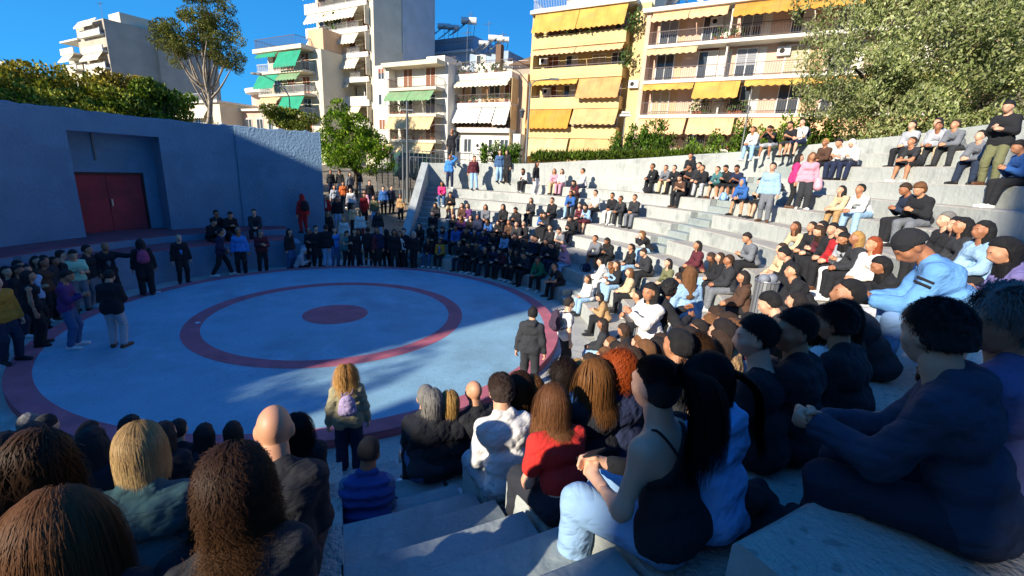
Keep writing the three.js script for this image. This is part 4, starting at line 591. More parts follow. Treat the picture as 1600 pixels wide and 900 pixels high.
function joints(po, legs = 1) {
  const J = { po }, sit = !!po.sit, lean = (po.lean || 0) * R, tw = (po.twist || 0) * R, side = (po.side || 0) * R;
  const P = J.P = po.P ? V(...po.P) : V(0, sit ? 0.13 : 0.93, sit ? -0.02 : 0); const dir = J.dir = V(Math.sin(side), Math.cos(lean) * Math.cos(side), Math.sin(lean)).normalize(), curl = J.curl = V(0, Math.cos(lean * 1.25), Math.sin(lean * 1.25));
  J.waist = P.clone().addScaledVector(dir, 0.15); J.chest = J.waist.clone().addScaledVector(dir, 0.2); J.neck = J.chest.clone().addScaledVector(curl, 0.15);
  const ax = J.ax = V(Math.cos(tw), 0, -Math.sin(tw)), fw = J.fw = V().crossVectors(ax, dir).normalize();
  const sh = po.shrug || 0;
  J.S = [1, -1].map((s) => J.neck.clone().addScaledVector(ax, s * 0.155).addScaledVector(dir, -0.08 + sh));
  const [hp, hy] = po.head || [0, 0];
  J.headQ = new THREE.Quaternion().setFromEuler(new THREE.Euler(hp * R + lean * 0.25, hy * R + tw * 0.5, (po.tilt || 0) * R, 'YXZ'));
  J.headBase = J.neck.clone().addScaledVector(dir.clone().lerp(V(0, 1, 0), 0.6).normalize(), 0.052).addScaledVector(fw, 0.018);
  J.H = J.headBase.clone().add(V(0, 0.115, 0.022).applyQuaternion(J.headQ));
  J.hip = [1, -1].map((s) => P.clone().add(V(s * 0.088, -0.02, 0)));
  J.hand = po.hands.map((h) => V(...h)); J.elbow = [];
  [0, 1].forEach((i) => { const s = i ? -1 : 1, pole = po['pole' + 'LR'[i]] ? V(...po['pole' + 'LR'[i]]) : V(s * 0.55, -0.5, -0.75); const [e, w] = ik(J.S[i], J.hand[i], 0.285, 0.255, pole); J.elbow[i] = e; J.hand[i] = w; });
  J.knee = []; J.ankle = [];
  po.feet.forEach((f, i) => { const s = i ? -1 : 1, tgt = V(f[0], f[1] + 0.08, f[2]); const kp = po.knees ? V(...po.knees[i]) : V(s * 0.12, sit ? 0.6 : 0, 1); const [k, a] = ik(J.hip[i], tgt, 0.43, 0.42, kp); J.knee[i] = k; J.ankle[i] = a; });
  J.toe = J.ankle.map((a, i) => { const d = J.knee[i].clone().sub(J.hip[i]); const t = po.toe ? V(...po.toe[i]) : V((i ? -1 : 1) * 0.05, 0, 0.17); return a.clone().add(t).add(V(0, -0.05, 0)); });
  J.heel = J.ankle.map((a, i) => { const t = J.toe[i].clone().sub(a); t.y = 0; t.normalize(); return a.clone().addScaledVector(t, -0.045).add(V(0, -0.045, 0)); });
  // hand frame: fingers along fd, palm normal pn
  J.hf = [0, 1].map((i) => { const fd = J.hand[i].clone().sub(J.elbow[i]).normalize(), inw = V(i ? 1 : -1, -0.25, -0.1); const pn = inw.addScaledVector(fd, -inw.dot(fd)).normalize(); return { fd, pn, sd: V().crossVectors(fd, pn).multiplyScalar(i ? 1 : -1) }; });
  return J;
}
const hq = (J, x, y, z) => V(x, y, z).applyQuaternion(J.headQ).add(J.H);
function headPrims(J) {
  const e = (x, y, z, a, b, c) => ell(hq(J, x, y, z), a, b, c, J.headQ), c = (p, q, ra, rb) => cap(hq(J, ...p), hq(J, ...q), ra, rb);
  return [e(0, 0.03, -0.012, 0.074, 0.09, 0.094), e(0, -0.035, 0.03, 0.058, 0.078, 0.062), e(0, -0.088, 0.05, 0.03, 0.022, 0.028), c([0, 0.012, 0.088], [0, -0.03, 0.108], 0.008, 0.014), c([-0.03, 0.026, 0.08], [0.03, 0.026, 0.08], 0.012, 0.012), e(0.045, -0.025, 0.055, 0.022, 0.02, 0.022), e(-0.045, -0.025, 0.055, 0.022, 0.02, 0.022), c([-0.016, -0.06, 0.088], [0.016, -0.06, 0.088], 0.008, 0.008), e(0.078, -0.012, -0.01, 0.012, 0.03, 0.018), e(-0.078, -0.012, -0.01, 0.012, 0.03, 0.018)];
}
function handPrims(J, i, curl = 0.5) {
  const { fd, pn, sd } = J.hf[i], w = J.hand[i], at = (f, s, n) => w.clone().addScaledVector(fd, f).addScaledVector(sd, s).addScaledVector(pn, n), out = [];
  out.push(cap(at(-0.03, 0, 0), at(0.03, 0, 0), 0.026, 0.03), cap(at(0.03, 0.022, 0), at(0.08, 0.028, 0), 0.015, 0.013), cap(at(0.03, -0.02, 0), at(0.078, -0.027, 0), 0.015, 0.013), cap(at(0.04, 0, 0), at(0.082, 0, 0.002), 0.016, 0.014));
  [[0.03, 0.068], [0.011, 0.078], [-0.009, 0.072], [-0.028, 0.056]].forEach(([s, L], k) => { const c1 = curl * (0.8 + 0.12 * k), c2 = curl * 1.7, a = at(0.082, s, 0), b = a.clone().addScaledVector(fd, Math.cos(c1) * L * 0.5).addScaledVector(pn, Math.sin(c1) * L * 0.5), d = b.clone().addScaledVector(fd, Math.cos(c1 + c2) * L * 0.5).addScaledVector(pn, Math.sin(c1 + c2) * L * 0.5); out.push(cap(a, b, 0.0092, 0.0085), cap(b, d, 0.0085, 0.007)); });
  const t0 = at(0.015, 0.026, 0.008), t1 = at(0.05, 0.05, 0.022), t2 = at(0.078, 0.05, 0.036); out.push(cap(t0, t1, 0.013, 0.0105), cap(t1, t2, 0.0105, 0.008)); return out;
}
const wr = (J, i, back = 0.03) => J.hand[i].clone().addScaledVector(J.hf[i].fd, -back);
function bodyPrims(J, fem = 0) {
  const { P, waist, chest, neck, ax, fw, dir } = J, o = (b, x, z = 0, y = 0) => b.clone().addScaledVector(ax, x).addScaledVector(fw, z).addScaledVector(dir, y), out = [];
  out.push(cap(o(P, 0.07), o(P, -0.07), 0.105 + fem * 0.008), cap(o(waist, 0.055), o(waist, -0.055), 0.092 - fem * 0.01), cap(o(chest, 0.07, 0.01), o(chest, -0.07, 0.01), 0.105 - fem * 0.008), cap(o(neck, 0.085, 0, -0.09), o(neck, -0.085, 0, -0.09), 0.062), cap(o(neck, 0, 0, -0.06), J.headBase.clone(), 0.064, 0.055), cap(J.headBase.clone(), hq(J, 0, -0.03, -0.015), 0.054, 0.057));
  if (fem) for (const s of [1, -1]) out.push(ell(o(chest, s * 0.075, 0.085, 0), 0.05, 0.05, 0.045));
  [0, 1].forEach((i) => { const k = J.knee[i], a = J.ankle[i], h = J.hip[i];
    out.push(cap(h, k, 0.088, 0.056), cap(k, k.clone().lerp(a, 0.35).add(V(0, 0, -0.008)), 0.054, 0.054), cap(k.clone().lerp(a, 0.35).add(V(0, 0, -0.008)), a, 0.052, 0.036), cap(J.heel[i], J.toe[i], 0.032, 0.026), cap(a, J.heel[i], 0.034, 0.03));
    out.push(ell(J.S[i], 0.052, 0.052, 0.055), cap(J.S[i], J.elbow[i], 0.05, 0.039), cap(J.elbow[i], wr(J, i), 0.041, 0.027)); });
  return out;
}
const folds = (amp, f = 9, sd = 0) => (x, y, z) => amp * (noise(x * f + sd, y * f * 1.6, z * f) + 0.5 * noise(x * f * 2.3, y * f * 2.6 + sd, z * f * 2.3));
function topPrims(J, fem, o = 0.016, sleeve = 'long', hem = 0) { // hem > 0 reaches below the hips, < 0 cropped
  const B = bodyPrims(J, fem), out = [], inf = (p, k = o) => { const q = { ...p }; if (q.r) q.r = q.r.map((v) => v + k); else { q.ra += k; q.rb += k; } return q; };
  if (hem >= 0) out.push(inf(B[0], o + (sleeve === '' ? 0.022 : 0.006))); out.push(inf(B[1], o + 0.012), inf(B[2], o + 0.006), inf(B[3], o));
  if (hem > 0 && !J.po.sit) { const d = J.po.sit ? V(0, -0.02, 0.12) : V(0, -hem, 0); for (const s of [1, -1]) out.push(cap(J.P.clone().addScaledVector(J.ax, s * 0.085), J.P.clone().addScaledVector(J.ax, s * 0.095).add(d), 0.1 + o, 0.1 + o)); }
  if (fem) out.push(inf(B[6], o), inf(B[7], o));
  const sl = sleeve === 'long' ? 1 : sleeve === 'short' ? 0.62 : 0;
  [0, 1].forEach((i) => { if (!sl) return; out.push(ell(J.S[i], 0.05 + o, 0.05 + o, 0.055 + o), cap(J.neck.clone().addScaledVector(J.ax, (i ? -1 : 1) * 0.04).addScaledVector(J.dir, -0.03), J.S[i].clone(), 0.03 + o, 0.04 + o)); const e = J.S[i].clone().lerp(J.elbow[i], Math.min(1, sl)); out.push(cap(J.S[i], e, 0.054 + o, 0.046 + o + (sl < 1 ? 0.006 : 0))); if (sl === 1) out.push(cap(J.elbow[i], wr(J, i, 0.035), 0.044 + o, 0.033 + o)); });
  return out;
}
function legPrims(J, o = 0.014, kind = 'long') {
  const out = [cap(J.P.clone().addScaledVector(J.ax, 0.07), J.P.clone().addScaledVector(J.ax, -0.07), 0.103 + o)];
  [0, 1].forEach((i) => { const h = J.hip[i], k = J.knee[i], a = J.ankle[i]; if (kind === 'shorts') { out.push(cap(h, h.clone().lerp(k, 0.95), 0.092 + o, 0.072 + o)); return; }
    const wide = kind === 'wide' ? 0.028 : kind === 'slim' ? -0.006 : 0.008; out.push(cap(h, k, 0.09 + o, 0.062 + o + wide * 0.6), cap(k, k.clone().lerp(a, 0.93), 0.06 + o + wide * 0.6, 0.046 + o + wide)); });
  return out;
}
const shoePrims = (J, i) => [cap(J.heel[i].clone().add(V(0, -0.005, 0)), J.toe[i].clone(), 0.042, 0.034), cap(J.ankle[i].clone().add(V(0, -0.01, 0)), J.heel[i], 0.045, 0.042), cap(J.heel[i].clone().lerp(J.toe[i], 0.5).add(V(0, 0.012, 0)), J.toe[i].clone().add(V(0, 0.004, 0)), 0.04, 0.03)];
const soleCut = (J, i) => { const y0 = Math.min(J.heel[i].y, J.toe[i].y) - 0.036; return (x, y) => y0 - y; };
// hair: implicit shell on the head, open over the face
function hairGeo(J, style, cell, rough = 1) {
  const e = (x, y, z, a, b, c) => ell(hq(J, x, y, z), a, b, c, J.headQ), hi = J.headQ.clone().invert(), L = V();
  const local = (x, y, z) => L.set(x, y, z).sub(J.H).applyQuaternion(hi);
  const backDir = J.fw.clone().multiplyScalar(-1), down = (d, bk, sx = 0) => J.H.clone().add(V(0, -d, 0)).addScaledVector(backDir, bk).addScaledVector(J.ax, sx);
  const face = (lim, low) => (x, y, z) => { const q = local(x, y, z); return Math.min(q.z - lim + Math.max(0, q.y - 0.045) * -1.6, 0.05 - Math.abs(0)) > 0 ? Math.min(q.z - lim, 0.062 - q.y) : (low !== undefined ? low - q.y : -1); };
  let prims, cut, disp = (x, y, z) => 0.006 * rough * noise(x * 28, y * 12, z * 28), k = 0.02;
  const scalp = e(0, 0.036, -0.016, 0.084, 0.098, 0.102), back = e(0, -0.02, -0.045, 0.078, 0.09, 0.072);
  const faceCut = (x, y, z) => { const q = local(x, y, z); return Math.min(q.z - 0.03 - clamp((q.y - 0.05) * 2, -0.03, 0.1), 1); };
  const lowCut = (lim) => (x, y, z) => { const q = local(x, y, z); return Math.max(faceCut(x, y, z), lim - q.y - clamp(-q.z * 0.5, 0, 0.03)); };
  if (style === 'short') { prims = [scalp, back]; cut = lowCut(-0.025); disp = (x, y, z) => 0.011 * noise(x * 46, y * 46, z * 46) - 0.004; }
  else if (style === 'fade') { prims = [e(0, 0.045, -0.012, 0.081, 0.094, 0.1), e(0, 0, -0.04, 0.074, 0.09, 0.068)]; cut = lowCut(0.0); disp = (x, y, z) => 0.003 * noise(x * 60, y * 60, z * 60); }
  else if (style === 'curly') { prims = [e(0, 0.05, -0.015, 0.105, 0.105, 0.115), e(0, -0.02, -0.05, 0.1, 0.1, 0.085)]; cut = lowCut(-0.07); disp = (x, y, z) => 0.02 * noise(x * 34, y * 34, z * 34) + 0.008 * noise(x * 80, y * 80, z * 80); }
  else if (style === 'long' || style === 'wavy') { prims = [scalp, back, cap(hq(J, 0.06, -0.02, -0.03), down(0.24, 0.05, 0.075), 0.045, 0.036), cap(hq(J, -0.06, -0.02, -0.03), down(0.24, 0.05, -0.075), 0.045, 0.036), cap(hq(J, 0, -0.02, -0.06), down(0.36, 0.105, 0), 0.07, 0.055), cap(hq(J, 0.04, -0.02, -0.05), down(0.34, 0.1, 0.06), 0.06, 0.04), cap(hq(J, -0.04, -0.02, -0.05), down(0.34, 0.1, -0.06), 0.06, 0.04)]; cut = (x, y, z) => { const q = local(x, y, z); return q.y > -0.1 ? faceCut(x, y, z) : -1; }; const a = style === 'wavy' ? 0.018 : 0.012; disp = (x, y, z) => a * noise(x * 45, y * (style === 'wavy' ? 26 : 9), z * 45); }
  else if (style === 'bob') { prims = [scalp, back, cap(hq(J, 0.065, 0, -0.02), down(0.13, 0.02, 0.08), 0.042, 0.036), cap(hq(J, -0.065, 0, -0.02), down(0.13, 0.02, -0.08), 0.042, 0.036), cap(hq(J, 0, 0, -0.06), down(0.14, 0.09, 0), 0.06, 0.05)]; cut = (x, y, z) => faceCut(x, y, z); }
  else if (style === 'pony') { prims = [scalp, e(0, 0, -0.04, 0.078, 0.088, 0.072), ell(hq(J, 0, 0.04, -0.125), 0.03, 0.03, 0.03), cap(hq(J, 0, 0.04, -0.13), down(0.1, 0.17), 0.028, 0.032), cap(down(0.1, 0.17), down(0.34, 0.14), 0.032, 0.012)]; cut = (x, y, z) => { const q = local(x, y, z); return q.z < -0.11 ? -1 : lowCut(-0.05)(x, y, z); }; }
  else if (style === 'bun') { prims = [scalp, e(0, 0, -0.04, 0.078, 0.088, 0.072), ell(hq(J, 0, 0.085, -0.1), 0.042, 0.04, 0.042)]; cut = (x, y, z) => { const q = local(x, y, z); return q.y > 0.06 && q.z < -0.06 ? -1 : lowCut(-0.05)(x, y, z); }; }
  else if (style === 'beanie') { prims = [e(0, 0.04, -0.014, 0.088, 0.104, 0.105), e(0, 0.0, -0.03, 0.085, 0.06, 0.09)]; cut = (x, y, z) => { const q = local(x, y, z); return 0.012 - q.y + Math.min(0, q.z * 0.25); }; disp = (x, y, z) => 0.0025 * Math.sin((Math.atan2(x - J.H.x, z - J.H.z)) * 40); }
  else if (style === 'hood') { prims = [e(0, 0.03, -0.02, 0.105, 0.122, 0.12), e(0, -0.04, -0.05, 0.1, 0.11, 0.085), cap(J.neck.clone().addScaledVector(J.ax, 0.08), J.neck.clone().addScaledVector(J.ax, -0.08), 0.075)]; cut = (x, y, z) => { const q = local(x, y, z); return q.y > -0.14 ? q.z - 0.055 : q.z - 0.12; }; disp = folds(0.006, 14); }
  else if (style === 'under') { prims = [e(0, 0.034, -0.016, 0.079, 0.093, 0.096), e(0, -0.02, -0.045, 0.072, 0.085, 0.066), cap(hq(J, 0, -0.02, -0.055), down(0.3, 0.085, 0), 0.05, 0.035)]; cut = (x, y, z) => { const q = local(x, y, z); return q.y > -0.1 ? faceCut(x, y, z) : -1; }; disp = null; }
  else if (style === 'slick') { prims = [e(0, 0.034, -0.014, 0.08, 0.094, 0.098), e(0, -0.01, -0.045, 0.074, 0.088, 0.068)]; cut = lowCut(-0.055); disp = (x, y, z) => 0.002 * noise(x * 60, y * 30, z * 60); }
  else if (style === 'fringe') { prims = [scalp, back]; cut = (x, y, z) => { const q = local(x, y, z); return Math.max(q.z - 0.05 - clamp((q.y - 0.03) * 3, -0.04, 0.1), -0.05 - q.y); }; }
  else return null;
  return skin(prims, cell, k, disp, cut);
}
function faceParts(J) { // eyes with lids, brows, lips: small dark shapes set in the face
  const E = (x, y, z, a, b, c) => { const g = new THREE.SphereGeometry(1, 8, 6); g.scale(a, b, c); g.applyQuaternion(J.headQ); const q = hq(J, x, y, z); g.translate(q.x, q.y, q.z); return uvMetres(g); };
  return { eyes: merged([E(0.032, 0.004, 0.083, 0.013, 0.006, 0.008), E(-0.032, 0.004, 0.083, 0.013, 0.006, 0.008), E(0.033, 0.024, 0.089, 0.019, 0.005, 0.006), E(-0.033, 0.024, 0.089, 0.019, 0.005, 0.006)]), mouth: E(0, -0.06, 0.094, 0.022, 0.006, 0.006) };
}
// ---- materials for people
const HEX = { bk: '#1a1b1f', dk: '#2b2d31', gy: '#6c7076', lg: '#a7aaae', wh: '#e2ded6', nv: '#1a2440', bl: '#2f5f9e', sb: '#3f83c8', lb: '#8fb0cc', jn: '#3f5f86', dj: '#1e2b40', rd: '#a81f24', mr: '#58202a', pk: '#cf2f70', pn: '#cf93a2', pu: '#5a2f66', lv: '#8f84b8', gn: '#1f6b45', dg: '#28463a', ol: '#6a6b4a', tn: '#a8855a', br: '#4e3526', be: '#c9b28c', mu: '#b9822a', or: '#c9652a', tl: '#3f6d70', mint: '#9cd0b0' };
const HAIR = { k: '#0d0b0a', d: '#1d130d', b: '#35210f', l: '#6b4522', y: '#a98146', r: '#8f3d14', g: '#77736c', w: '#b6b0a6' };
const SKINS = ['#c08a68', '#b07a58', '#d0a082', '#9a6647', '#c69678'];
const fabricBump = bumpTex(40, 0.12, 71, 256);
const wrinkle = tex(512, 0.55, (u, v) => { const w = 1 - Math.abs(tfbm(u + 0.15 * v, v, 4, 91, 3)) * 1.6, b = clamp(0.55 * w + 0.25 * tfbm(u, v, 7, 95, 2) + 0.04 * tn(u, v, 120, 97) + 0.2, 0, 1); return [b, b, b]; }, false);
const fabric = (k) => flat['fab' + k] ??= std({ color: new THREE.Color(HEX[k] ?? k), roughness: 0.92, bumpMap: wrinkle, bumpScale: 0.014 });
const hairBump = bumpTex(60, 0.09, 83, 256);
const hairMat = (k) => flat['hair' + k] ??= std({ color: new THREE.Color(HAIR[k] ?? k), roughness: 0.72, bumpMap: hairBump, bumpScale: 0.004 });
const skinMat = (i) => flat['skin' + i] ??= std({ color: new THREE.Color(SKINS[i % SKINS.length]), roughness: 0.55 });
const LIPS = paint('#8a4a42', 0.5), EYE_M = paint('#1a120e', 0.4), SOLE = { wh: paint('#d8d6d2', 0.6), bk: paint('#17171a', 0.6), br: paint('#5a3a24', 0.6) };
// ---- geometry cache per pose and level of detail
const cache = new Map();
const memo = (k, f) => { if (!cache.has(k)) cache.set(k, f()); return cache.get(k); };
const LOD = { far: { body: 0.04, head: 0.019, hand: 0.0145, cloth: 0.036, hair: 0.024 }, mid: { body: 0.036, head: 0.012, hand: 0.01, cloth: 0.024, hair: 0.0135 }, near: { body: 0.03, head: 0.0075, hand: 0.0065, cloth: 0.0155, hair: 0.0095 } };
function bodyGeo(J, fem, lod, curl) {
  const l = LOD[lod]; const parts = [skin(bodyPrims(J, fem), l.body, 0.018), skin([...headPrims(J), cap(J.headBase.clone(), hq(J, 0, -0.04, -0.015), 0.05, 0.054)], l.head, 0.012), ...[0, 1].map((i) => skin([...handPrims(J, i, curl), cap(wr(J, i, 0.08), J.hand[i].clone(), 0.03, 0.026)], l.hand, 0.006))];
  return mergeGeometries(parts);
}
function poseJ(name) { return memo('J' + name, () => joints(POSE[name])); }
// hair built of many fine tapering strands that fall over head, shoulders and back
function strands(g, J, hex, { n = 1500, L = 0.4, wave = 0, freq = 30, wid = 0.003, seg = 10, vary = 0.35, fall = 0.35, off = 0.012, name = 'hair', tops = [], frontZ = 0.03, tip = null, frizz = 0.1, root = null, spread = 0.6 }) {
  const ctr = V(0, 0.034, -0.014), rad = V(0.087, 0.101, 0.106), body = [...tops].map((p) => prep(p)), pos = [], col = [], nor = [], idx = [], base = new THREE.Color(hex), tipC = new THREE.Color(tip || hex), hi = J.headQ.clone().invert(), P = V(), D = V(), N = V(), T1 = V(), T2 = V(), q = V();
  const bd = (x, y, z) => { let d = 1; for (const p of body) d = Math.min(d, primDist(p, x, y, z)); return d; };
  let made = 0, tries = 0;
  while (made < n && tries++ < n * 8) {
    const u = rr(-0.75, 1), a = rr(0, 6.283), s = Math.sqrt(1 - u * u), l = V(ctr.x + s * Math.sin(a) * rad.x, ctr.y + u * rad.y, ctr.z + s * Math.cos(a) * rad.z);
    if (root) { const q0 = root(); l.copy(q0.l); if (q0.d) D.copy(q0.d); }
    else if (l.z > frontZ + clamp((l.y - 0.05) * 2, -0.03, 0.1)) continue;
    if (!root && l.y < -0.055) continue;
    made++; const lay = off * rr(0.2, 1), ph = rr(0, 6.28), len = L * rr(0.75, 1.08), tone = 1 + rr(-vary, vary), clump = Math.floor(rnd() * 60), cph = clump * 1.7; let w = wid * rr(0.6, 1.3);
    P.copy(l).applyQuaternion(J.headQ).add(J.H); const nrm = V(s * Math.sin(a), u, s * Math.cos(a)).applyQuaternion(J.headQ);
    if (!root) { D.set((Math.sign(l.x || 1) * spread + rr(-0.25, 0.25)) * Math.max(0, u), -0.25 - (1 - Math.max(0, u)), -0.75 * Math.max(0, u)).applyQuaternion(J.headQ); D.addScaledVector(nrm, -D.dot(nrm)).normalize(); }
    const start = pos.length / 3, ds = len / seg, pts = [], tilt = rr(-0.5, 0.5);
    for (let k = 0; k <= seg; k++) {
      pts.push(P.clone()); D.lerp(q.set(0, -1, 0), fall * (k > 2 ? 1 : 0.5)).normalize(); D.x += rr(-1, 1) * frizz; D.z += rr(-1, 1) * frizz; D.normalize(); P.addScaledVector(D, ds);
      q.copy(P).sub(J.H).applyQuaternion(hi).sub(ctr); const e = Math.hypot(q.x / (rad.x + lay), q.y / (rad.y + lay), q.z / (rad.z + lay)); if (e < 1) { q.divideScalar(e).add(ctr).applyQuaternion(J.headQ).add(J.H); P.copy(q); }
      const d = bd(P.x, P.y, P.z) - lay - 0.004; if (d < 0 && body.length) { const h = 0.004; N.set(bd(P.x + h, P.y, P.z) - bd(P.x - h, P.y, P.z), bd(P.x, P.y + h, P.z) - bd(P.x, P.y - h, P.z), bd(P.x, P.y, P.z + h) - bd(P.x, P.y, P.z - h)).normalize(); P.addScaledVector(N, Math.min(0.05, -d)); }
    }
    for (let k = 0; k <= seg; k++) {
      const t = k / seg, p = pts[k], nx = pts[Math.min(seg, k + 1)], pv = pts[Math.max(0, k - 1)]; D.copy(nx).sub(pv).normalize(); N.copy(p).sub(J.H); N.y = Math.max(0, N.y + 0.02); N.addScaledVector(J.fw, p.y < J.H.y - 0.1 ? -0.06 : 0).normalize(); T1.crossVectors(D, N); if (T1.lengthSq() < 1e-4) T1.set(1, 0, 0); T1.normalize(); T2.crossVectors(D, T1);
      const am = wave * sstep(0.05, 0.4, t), o1 = am * Math.sin(cph + ph * 0.25 + t * freq * L), o2 = am * Math.cos(cph + ph * 0.25 + t * freq * L), r = w * (1 - 0.75 * t * t);
      T1.applyAxisAngle(D, tilt); T2.crossVectors(D, T1); q.copy(N).multiplyScalar(0.8).addScaledVector(T2, -0.5 * Math.sign(T2.dot(N)) * -1).normalize(); for (let j = 0; j < 2; j++) { const b = j * Math.PI; nor.push(q.x, q.y, q.z); pos.push(p.x + T1.x * (o1 + r * Math.cos(b)) + T2.x * (o2 + r * Math.sin(b)), p.y + T1.y * o1 + T2.y * (o2 + r * Math.sin(b)), p.z + T1.z * (o1 + r * Math.cos(b)) + T2.z * (o2 + r * Math.sin(b))); const m = clamp(t * 1.3 - 0.2, 0, 1); col.push(...[0, 1, 2].map((c) => lerp(base.toArray()[c], tipC.toArray()[c], m) * tone)); }
      if (k) { const A = start + (k - 1) * 2, B = A + 1; const e1 = [0, 1, 2].map((c) => pos[3 * B + c] - pos[3 * A + c]), e2 = [0, 1, 2].map((c) => pos[3 * A + 6 + c] - pos[3 * A + c]), dn = (e1[1] * e2[2] - e1[2] * e2[1]) * nor[3 * A] + (e1[2] * e2[0] - e1[0] * e2[2]) * nor[3 * A + 1] + (e1[0] * e2[1] - e1[1] * e2[0]) * nor[3 * A + 2]; dn > 0 ? idx.push(A, B, A + 2, B, B + 2, A + 2) : idx.push(A, A + 2, B, B, A + 2, B + 2); }
    }
  }
  const G = new THREE.BufferGeometry(); G.setAttribute('position', new THREE.Float32BufferAttribute(pos, 3)); G.setAttribute('color', new THREE.Float32BufferAttribute(col, 3)); G.setAttribute('normal', new THREE.Float32BufferAttribute(nor, 3)); G.setIndex(idx);
  const m = mesh(name, G, flat.strand ??= new THREE.MeshPhysicalMaterial({ color: 0xffffff, vertexColors: true, roughness: 0.62, specularIntensity: 0.35, side: THREE.DoubleSide }), g); m.userData.kind = 'stuff'; return m;
}
// spec: pose, lod, fem, top [kind,colour], bot [kind,colour], hair [style,colour], skin, face
function makePerson(s) {
  const g = group('person'); const J = s.J || poseJ(s.pose), key = (s.id || s.pose) + s.lod, l = LOD[s.lod], fem = s.fem ? 1 : 0;
  const [tk, tc] = s.top, [bk, bc] = s.bot, [hs, hc] = s.hair;
  mesh('body', memo(key + 'B' + fem, () => bodyGeo(J, fem, s.lod, s.curl ?? 0.5)), skinMat(s.skin), g);
  const tops = { jacket: [0.026, 'long', 0.06, 0.014], coat: [0.028, 'long', 0.3, 0.013], hoodie: [0.023, 'long', 0.03, 0.013], shirt: [0.014, 'long', 0.03, 0.011], tee: [0.014, 'short', 0.03, 0.011], puffer: [0.042, 'long', 0.03, 0.004], vest: [0.04, '', 0.02, 0.004], crop: [0.012, 'short', -1, 0.005], tank: [0.012, '', 0.03, 0.003] };
  const T = tops[tk];
  mesh(tk === 'tee' ? 't_shirt' : tk === 'crop' ? 'crop_top' : tk === 'tank' ? 'tank_top' : tk, memo(key + 'T' + tk + fem, () => {
    const pr = topPrims(J, fem, T[0], T[1], T[2]);
    if (tk === 'hoodie' && hs !== 'hood') pr.push(cap(J.neck.clone().addScaledVector(J.ax, 0.075).addScaledVector(J.fw, -0.03), J.neck.clone().addScaledVector(J.ax, -0.075).addScaledVector(J.fw, -0.03), 0.055), cap(J.neck.clone().addScaledVector(J.ax, 0.05).addScaledVector(J.fw, -0.085).addScaledVector(J.dir, -0.02), J.neck.clone().addScaledVector(J.ax, -0.05).addScaledVector(J.fw, -0.085).addScaledVector(J.dir, -0.02), 0.055));
    if (tk === 'jacket' || tk === 'coat' || tk === 'shirt' || tk === 'vest' || tk === 'puffer') pr.push(cap(J.neck.clone().addScaledVector(J.ax, 0.045).addScaledVector(J.fw, -0.02), J.neck.clone().addScaledVector(J.ax, -0.045).addScaledVector(J.fw, -0.02), 0.05));
    const cut0 = s.topCut ? s.topCut(J) : null, hemY = tk === 'tank' ? -0.035 : tk === 'coat' ? -0.3 : -0.075, cutT = J.po.sit ? (x, y, z) => Math.max(cut0 ? cut0(x, y, z) : -1, hemY - ((x - J.P.x) * J.dir.x + (y - J.P.y) * J.dir.y + (z - J.P.z) * J.dir.z)) : cut0; const fo = folds(T[3], 9, s.seed || 0), rib = tk === 'puffer' || tk === 'vest'; return skin(pr, l.cloth, 0.011, rib ? (x, y, z) => 0.012 * Math.cos(V(x, y, z).sub(J.P).dot(J.dir) * 75) + 0.003 * noise(x * 20, y * 20, z * 20) : fo, cutT);
  }), s.topMat || fabric(tc), g);
  if (s.sleeves) for (const i of [0, 1]) mesh('sleeve', skin([ell(J.S[i], 0.06, 0.058, 0.062), cap(J.S[i], J.elbow[i], 0.064, 0.055), cap(J.elbow[i], wr(J, i, 0.035), 0.053, 0.042)], l.cloth, 0.013, folds(0.008, 10)), fabric(s.sleeves), g);
  if (s.inner) mesh('shirt', memo(key + 'I' + tk + fem, () => { const f = T[0] + (fem ? 0.02 : 0.006); return skin([cap(J.chest.clone().addScaledVector(J.fw, f + 0.045).addScaledVector(J.dir, 0.03), J.waist.clone().addScaledVector(J.fw, f + 0.035).addScaledVector(J.dir, -0.05), 0.062, 0.066)], l.cloth, 0.012, folds(0.004, 12)); }), fabric(s.inner), g);
  if (bk === 'skirt') mesh('skirt', memo(key + 'L' + bk, () => skin([cap(J.P.clone(), J.P.clone().add(J.po.sit ? V(0, -0.02, 0.3) : V(0, -0.75, 0)), 0.14, 0.24)], l.cloth, 0.016, folds(0.012, 11))), fabric(bc), g);
  else mesh(bk === 'shorts' ? 'shorts' : 'trousers', memo(key + 'L' + bk, () => skin(legPrims(J, 0.014, bk), l.cloth, 0.014, folds(0.006, 10, 5))), s.botMat || fabric(bc), g);
  for (const i of [0, 1]) mesh('shoe', memo(key + 'S' + i, () => skin(shoePrims(J, i), Math.min(l.cloth, 0.02), 0.012, null, soleCut(J, i))), SOLE[s.shoe || 'bk'], g);
  if (hs && hs !== 'bald') { if (s.hairFn) s.hairFn(g, J); else { const hg = memo(key + 'H' + hs, () => hairGeo(J, hs, l.hair)); mesh(hs === 'hood' ? 'hood' : hs === 'beanie' ? 'beanie' : 'hair', hg, hs === 'hood' ? fabric(tc) : hs === 'beanie' ? fabric(hc) : hairMat(hc), g); } }
  if (s.face !== false) { const f = memo(key + 'F', () => faceParts(J)); mesh('eyes', f.eyes, EYE_M, g); mesh('mouth', f.mouth, LIPS, g); }
  return g;
}
